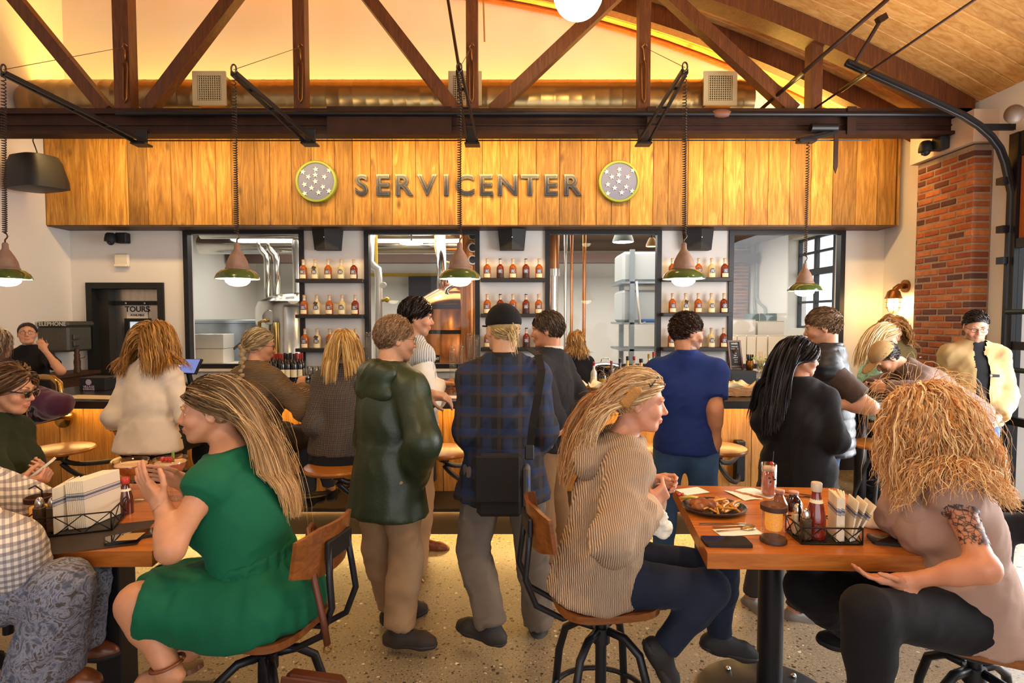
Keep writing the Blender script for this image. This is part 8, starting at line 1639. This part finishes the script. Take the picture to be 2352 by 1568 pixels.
for px, lb in ((597, 'thin vertical lagged pipe with a bend, further one'), (618, 'thin vertical lagged pipe with a bend, beside the tank')):
    o = mk('lagged_pipe', tube([sp(px, 528, 8.9), sp(px, 565, 8.9), sp(px + 6, 576, 8.9), sp(px + 15, 586, 8.9), sp(px + 17, 600, 8.9), sp(px + 19, 720, 8.9)], .055, 14), SS, origin=sp(px, 600, 8.9), smooth=True); tag(o, lb, 'pipe')
c = sp(540, 780, 9.2); o = mk('cooling_vat', cat(cyl(A_(c[0], 9.2, 0), A_(c[0], 9.2, sp(540, 735, 9.2)[2]), .62, n=40), lathe([(.64, 0), (.66, .01), (.66, .05), (.64, .06)], A_(c[0], 9.2, sp(540, 735, 9.2)[2] - .05), 40)), pbr('pale_blue_steel', '#b9c3cc', .35, metal=.6), origin=A_(c[0], 9.2, 0), smooth=40); tag(o, 'pale blue steel cooling vat beside the tank', 'vat')
c0, c1 = sp(462, 715, 10.5), sp(500, 770, 10.5); t = thing('notice_board', 'dark chalk notice board leaning in the still room', 'notice board', (c0[0], 10.5, 0)); mk('panel', box(c0[0], c1[0], 10.5, 10.53, c1[2], c0[2]), pbr('dark_board', '#4a4038', .8, var=.2, vscale=20), t); mk('post', cat(box(c0[0], c0[0] + .04, 10.53, 10.57, 0, c0[2]), box(c1[0] - .04, c1[0], 10.53, 10.57, 0, c0[2])), IRON, t)
CARD_ = pbr('white_carton', '#f2ece0', .7)
for i, (px, py, Y, w_, h_, d_) in enumerate(((458, 800, 7.6, .22, .18, .3), (495, 800, 7.6, .22, .18, .3), (458, 835, 7.6, .22, .2, .3), (495, 835, 7.6, .22, .2, .3))):
    c = sp(px, py, Y); z0 = 1.05 + (0 if py > 820 else .2); t = thing('carton', 'white carton in the small stack under the notice board', 'carton', (c[0], Y, z0), group='white cartons by the tank window'); mk('case', rbox(c[0] - .11, c[0] + .11, Y, Y + .3, z0, z0 + .195, .004), CARD_, t); mk('tape', box(c[0] - .02, c[0] + .02, Y - .001, Y + .301, z0 + .1955, z0 + .1965), NAPM, t)
tb_ = mk('pallet_table', rbox(sp(462, 850, 7.6)[0] - .1, sp(520, 850, 7.6)[0] + .1, 7.5, 8.0, 0, 1.049, .01), STILLW, origin=(sp(480, 850, 7.6)[0], 7.7, 0)); tag(tb_, 'white plinth under the cartons by the tank window', 'plinth')
rl = thing('stair_rail', 'grey diagonal steel stair rail in front of the tank', 'rail', (sp(540, 820, 7.9)[0], 7.9, 0)); mk('rail', tube([A_(sp(534, 850, 7.9)[0], 7.9, 0), sp(532, 805, 7.9), sp(590, 757, 7.9)], .022, 8), pbr('grey_steel', '#5a5a5a', .4, metal=.7), rl, True)
# copper still behind the middle window
c = A_(sp(1052, 700, 8.2)[0], 8.2, 0); t = thing('copper_still', 'big copper pot still with domed head and steel neck', 'still', c)
zs = [sp(1052, y, 8.2)[2] for y in (830, 760, 706, 690, 668, 652)]
mk('pot', lathe([(0, .4), (.62, .4), (.66, .6), (.66, zs[0]), (.66, zs[2]), (.60, zs[3]), (.36, zs[4]), (.16, zs[5]), (.13, zs[5] + .05)], c, 48), COP, t, 40); mk('onion', ball(c + A_(.12, -.1, zs[5] + .02), (.22, .2, .14), 24, 14), COP, t, True); mk('band', cat(lathe([(.665, zs[2] - .02), (.68, zs[2] - .02), (.68, zs[2] + .03), (.665, zs[2] + .03)], c, 48), lathe([(.665, zs[1] - .02), (.68, zs[1] - .02), (.68, zs[1] + .03), (.665, zs[1] + .03)], c, 48)), pbr('dark_band', '#3a3430', .4, metal=.7), t, 40)
mk('manway', tube([c + A_(.12 + .24 * math.cos(a), -.42 + .1 * math.sin(a) * .5, zs[4] - .03 + .10 * math.sin(a)) for a in np.linspace(0, 2 * math.pi, 25)], .03, 8), SS, t, True); mk('neck_pipe', tube([c + A_(-.22, -.1, zs[5] - .1), c + A_(-.22, -.1, zs[5] + .15), c + A_(-.24, -.1, 3.0)], .07, 14), SS, t, True); mk('base', lathe([(.5, 0), (.55, .4), (0, .4)], c, 32), SS, t, 40)
c = A_(sp(1085, 560, 7.25)[0], 7.25, 0); t = thing('copper_column', 'copper distilling column with round portholes', 'distilling column', c); mk('shell', cyl(c + A_(0, 0, 0), c + A_(0, 0, 3.04), .16, n=32), COP, t, 40)
for py in (541, 569, 597):
    q = sp(1086, py, 7.08); pr_ = mk('porthole', mv(lathe([(.045, .03), (.06, .03), (.066, .0)], n=24), q + A_(0, .0, 0), rx=R(90)), SS, t, 40); mk('glass', mv(lathe([(0, .012), (.046, .012)], n=20), q, rx=R(90)), pbr('porthole_dark', '#24282c', .1), pr_)
t = thing('steam_pipe', 'white lagged steam pipe with elbows and brass valve by the window edge', 'pipe', sp(865, 640, 7.9)); mk('pipe', tube([sp(852, 528, 7.9), sp(850, 600, 7.9), sp(858, 612, 7.9), sp(868, 618, 7.9), sp(870, 640, 7.9), A_(sp(870, 860, 7.9)[0], 7.9, 0)], .055, 12), WPIPE, t, True); mk('upper_pipe', tube([sp(862, 528, 7.9), sp(856, 550, 7.9), sp(853, 600, 7.9)], .025, 10), WPIPE, t, True); mk('valve_wheel', cat(ball(sp(889, 688, 7.85), .04), cyl(sp(875, 690, 7.9), sp(889, 688, 7.85), .02)), pbr('yellow_brass', '#c9a53a', .3, metal=.8), t, True); mk('gauge', mv(lathe([(0, .02), (.04, .02), (.045, 0), (0, 0)], n=20), sp(881, 655, 7.85), rx=R(90)), WPIPE, t, 40)
o = mk('gas_pipe', cyl(A_(sp(864, 570, 8.0)[0], 8.0, 0), A_(sp(864, 570, 8.0)[0], 8.0, 3.04), .022, n=8), pbr('yellow_paint', '#d9b23a', .5), origin=sp(864, 570, 8.0)); tag(o, 'yellow gas pipe beside the steam pipe', 'pipe')
o = mk('hose_pipe', tube([sp(1001, 528, 8.3), sp(1001, 570, 8.3), sp(1006, 590, 8.3), sp(1016, 600, 8.3), sp(1032, 604, 8.3)], .022, 8), pbr('cream_hose', '#cdb87a', .5), origin=sp(1001, 570, 8.3), smooth=True); tag(o, 'cream curved hose dropping behind the middle window', 'hose')
# pipes and rack behind the third window
t = thing('flue_pipe', 'copper brown flue pipe with a clamp and steel lower section', 'flue', sp(1271, 600, 7.6)); mk('upper', cyl(sp(1271, 498, 7.6), sp(1271, 620, 7.6), .08, n=20), pbr('browned_copper', '#9a6238', .3, metal=.9, var=.3, vscale=3), t, 40); mk('clamp', cyl(sp(1271, 618, 7.6), sp(1271, 634, 7.6), .095, n=20), SS, t, 40); mk('lower', cyl(sp(1272, 634, 7.6), A_(sp(1272, 720, 7.6)[0], 7.6, 0), .06, n=20), SS, t, 40)
for px, r, m_, lb in ((1299, .022, SS, 'thin steel pipe next to the flue'), (1313, .02, COP, 'thin copper pipe next to the steel pipe'), (1342, .024, COP, 'long straight copper pipe before the white wall')):
    q = sp(px, 600, 7.7); o = mk('riser_pipe', cyl((q[0], 7.7, 0), (q[0], 7.7, 3.04), r, n=12), m_, origin=(q[0], 7.7, 0), smooth=40); tag(o, lb, 'pipe')
t = thing('equipment_rack', 'grey steel rack holding white plastic totes behind the window', 'rack', sp(1480, 700, 8.6)); GST = pbr('grey_rack_steel', '#8f979b', .4, metal=.5); xa, xb = sp(1422, 700, 8.6)[0], sp(1535, 700, 8.6)[0]; zr = [sp(1450, y, 8.6)[2] for y in (576, 648, 740, 800)]
for x_ in (xa + .16, xb): mk('post', box(x_ - .035, x_ + .035, 8.4, 8.47, 0, zr[0]), GST, t); mk('post', box(x_ - .035, x_ + .035, 9.2, 9.27, 0, zr[0]), GST, t)
for z in zr[1:]: mk('rack_shelf', box(xa, xb + .1, 8.4, 9.3, z - .03, z), GST, t)
for k, (z0, z1, lb) in enumerate(((zr[1], zr[0] - .02, 'white plastic tote on the top tier of the rack'), (zr[2], zr[1] - .12, 'white plastic tote on the middle tier of the rack'))):
    o = mk('plastic_tote', rbox(xa + .03, xb - .08, 8.5, 9.2, z0 + .001, z1, .04), pbr('white_poly', '#b9bdbc', .4), origin=((xa + xb) / 2, 8.8, z0)); tag(o, lb, 'tote')
o = mk('blue_sheet', rbox(sp(1470, 738, 8.55)[0], xb - .05, 8.45, 8.499, zr[2] + .001, zr[2] + .05, .01), pbr('blue_plastic', '#2f5f9a', .4), origin=(xb, 8.5, zr[2])); tag(o, 'blue plastic sheet on the middle tier of the rack', 'sheet')
hc_ = sp(1458, 690, 8.3); o = mk('white_hose', tube([sp(1462, 646, 8.41), sp(1466, 700, 8.38), sp(1470, 743, 8.38), sp(1482, 741, 8.43)], .02, 8), WPIPE, origin=hc_, smooth=True); tag(o, 'white hose hanging on the rack', 'hose')
for px, py, Y, r, gl_, lb in ((1431, 556, 7.9, .15, True, 'grey conical high-bay lamp with lit lens in the still room'), (1497, 566, 7.7, .08, False, 'small amber dome lamp in the still room')):
    c = sp(px, py, Y); t = thing('high_bay_lamp', lb, 'ceiling lamp', c); mk('shade', lathe([(r, 0), (r * .97, .03), (r * .6, r * 1.2), (r * .4, r * 1.5), (0, r * 1.55)], c, 28), pbr('grey_shade' if gl_ else 'amber_shade', '#7a8078' if gl_ else '#c99a5a', .5), t, 40); mk('lens', lathe([(0, -.005), (r * .93, .0)], c, 28), lamp('white_lens', (1, .98, .92), 12) if gl_ else lamp('amber_lens', (1, .7, .3), 2), t); mk('stem', cyl(c + A_(0, 0, r * 1.5), (c[0], c[1], SZ1 - .001), .012, n=8), BLACK, t)
c = sp(945, 560, 8.0); t = thing('high_bay_lamp', 'flat lit lamp among the ducts of the still room', 'ceiling lamp', c); mk('lens', lathe([(0, 0), (.16, 0), (.16, .02), (0, .03)], c, 24), lamp('white_lens', (1, .98, .92), 12), t); mk('stem', cyl(c + A_(0, 0, .03), (c[0], c[1], SZ1 - .001), .012, n=8), BLACK, t)
# fourth window: brick face, conduits, switch boxes, cartons on the sill
m, nt, b = newmat('far_brickwork'); bt = nt.nodes.new('ShaderNodeTexBrick'); bt.inputs['Scale'].default_value = 1.0; bt.inputs['Brick Width'].default_value = .2; bt.inputs['Row Height'].default_value = .066; bt.inputs['Mortar Size'].default_value = .006; bt.inputs['Color1'].default_value = lin('#a5623a'); bt.inputs['Color2'].default_value = lin('#6e4234'); bt.inputs['Mortar'].default_value = lin('#a89880')
tcn = nt.nodes.new('ShaderNodeTexCoord'); sx_ = nt.nodes.new('ShaderNodeSeparateXYZ'); cx2 = nt.nodes.new('ShaderNodeCombineXYZ'); nt.links.new(tcn.outputs['Object'], sx_.inputs[0]); nt.links.new(math_(nt, 'ADD', sx_.outputs[0], sx_.outputs[1]), cx2.inputs[0]); nt.links.new(sx_.outputs[2], cx2.inputs[1]); nt.links.new(cx2.outputs[0], bt.inputs['Vector']); nt.links.new(bt.outputs[0], b.inputs['Base Color']); b.inputs['Roughness'].default_value = .85
x0_, x1_ = sp(1655, 650, 10.6)[0], sp(1727, 650, 10.6)[0]; o = mk('brick_chimney', box(x0_, x1_, 10.75, 11.59, 0, 3.04), m, origin=((x0_ + x1_) / 2, 11, 0)); tag(o, 'pale sunlit brick chimney inside the still room', 'chimney')
cnd = thing('wall_conduit', 'grey conduits running down to switch boxes on the still room wall', 'conduit', (SX1 - .05, 10.3, 1.6)); GCN = pbr('grey_conduit', '#9aa39a', .5)
for px in (1733, 1738): 
    q = PX(px, 620, SX1 - .05); mk('conduit', tube([(SX1 - .05, q[1], 3.04), (SX1 - .05, q[1], 2.05), (SX1 - .05, q[1] - (.1 if px > 1735 else 0), 1.95), (SX1 - .05, q[1] - (.35 if px > 1735 else .03), 1.85), (SX1 - .05, q[1] - (.42 if px > 1735 else .05), 1.6)], .024, 8), GCN, cnd, True)
for px, lb in ((1722, 'smaller'), (1760, 'larger')): q = PX(px, 735, SX1 - .1); mk('switch_box', rbox(SX1 - .14, SX1 - .001, q[1] - .18, q[1] + .18, q[2] - .1, q[2] + .12, .01), pbr('blue_grey_box', '#7f9396', .5), cnd)
pl = mk('carton_table', rbox(sp(1672, 840, 7.2)[0] - .1, sp(1925, 840, 7.2)[0] + .1, 7.0, 8.2, 0, 1.04, .01), STILLW, origin=(sp(1800, 840, 7.2)[0], 7.5, 0)); tag(pl, 'white bench under the cartons behind the brick-view window', 'bench')
for k, (pa, pb, z1, Y) in enumerate(((1674, 1692, .42, 7.05), (1694, 1714, .42, 7.05), (1716, 1736, .42, 7.05), (1738, 1762, .42, 7.05), (1765, 1826, .42, 7.05), (1829, 1880, .42, 7.05), (1675, 1735, .62, 7.55), (1740, 1800, .60, 7.55))):
    xa, xb = sp(pa, 800, Y)[0], sp(pb, 800, Y)[0]; t = thing('carton', 'white carton in the front row behind the brick-view window' if Y < 7.3 else 'white carton in the back row behind the brick-view window', 'carton', ((xa + xb) / 2, Y, 1.0405), group='cartons behind the brick-view window' if Y < 7.3 else 'back row of cartons'); mk('case', rbox(xa, xb, Y, Y + .4, 1.0405, 1.0405 + z1 - .02, .004), CARD_, t); mk('flap', mv(box(0, xb - xa - .004, 0, .15, 0, .004), A_(xa + .002, Y, 1.0405 + z1 - .015), rx=R(-12)), CARD_, t)
# greenery outside the side window and street
LEAFG = pbr('spring_leaf_green', '#7f9a5a', .7, var=.35, vscale=3, rnd=.3)
for x, y, z, r, lb in ((8.6, 8.3, 1.5, .9, 'pale green tree outside the still room window'), (9.4, 12.0, 1.7, 1.0, 'fuller green tree outside beyond the still room window'), (8.3, 4.2, 1.3, .8, 'green shrub outside the overhead door')):
    t = thing('garden_tree', lb, 'tree', (x, y, 0)); rg = np.random.default_rng(int(x * 10)); pp = rg.normal(size=(500, 3)) * A_(.5, .5, .5) * r + A_(x, y, z + .3); d1 = rg.normal(size=(500, 3)) * .07; d2 = rg.normal(size=(500, 3)) * .07; V = np.stack([pp - d1, pp + d2, pp + d1, pp - d2], 1).reshape(-1, 3); Q = np.arange(2000).reshape(-1, 4)
    o = bpy.data.objects.new('foliage', fastmesh('foliage', V - A_(x, y, 0), Q, LEAFG, smooth=False)); COL.objects.link(o); o.parent = t; o['kind'] = 'stuff'; mk('trunk', cyl((x, y, 0), (x, y, z), .06, .04), DW, t)
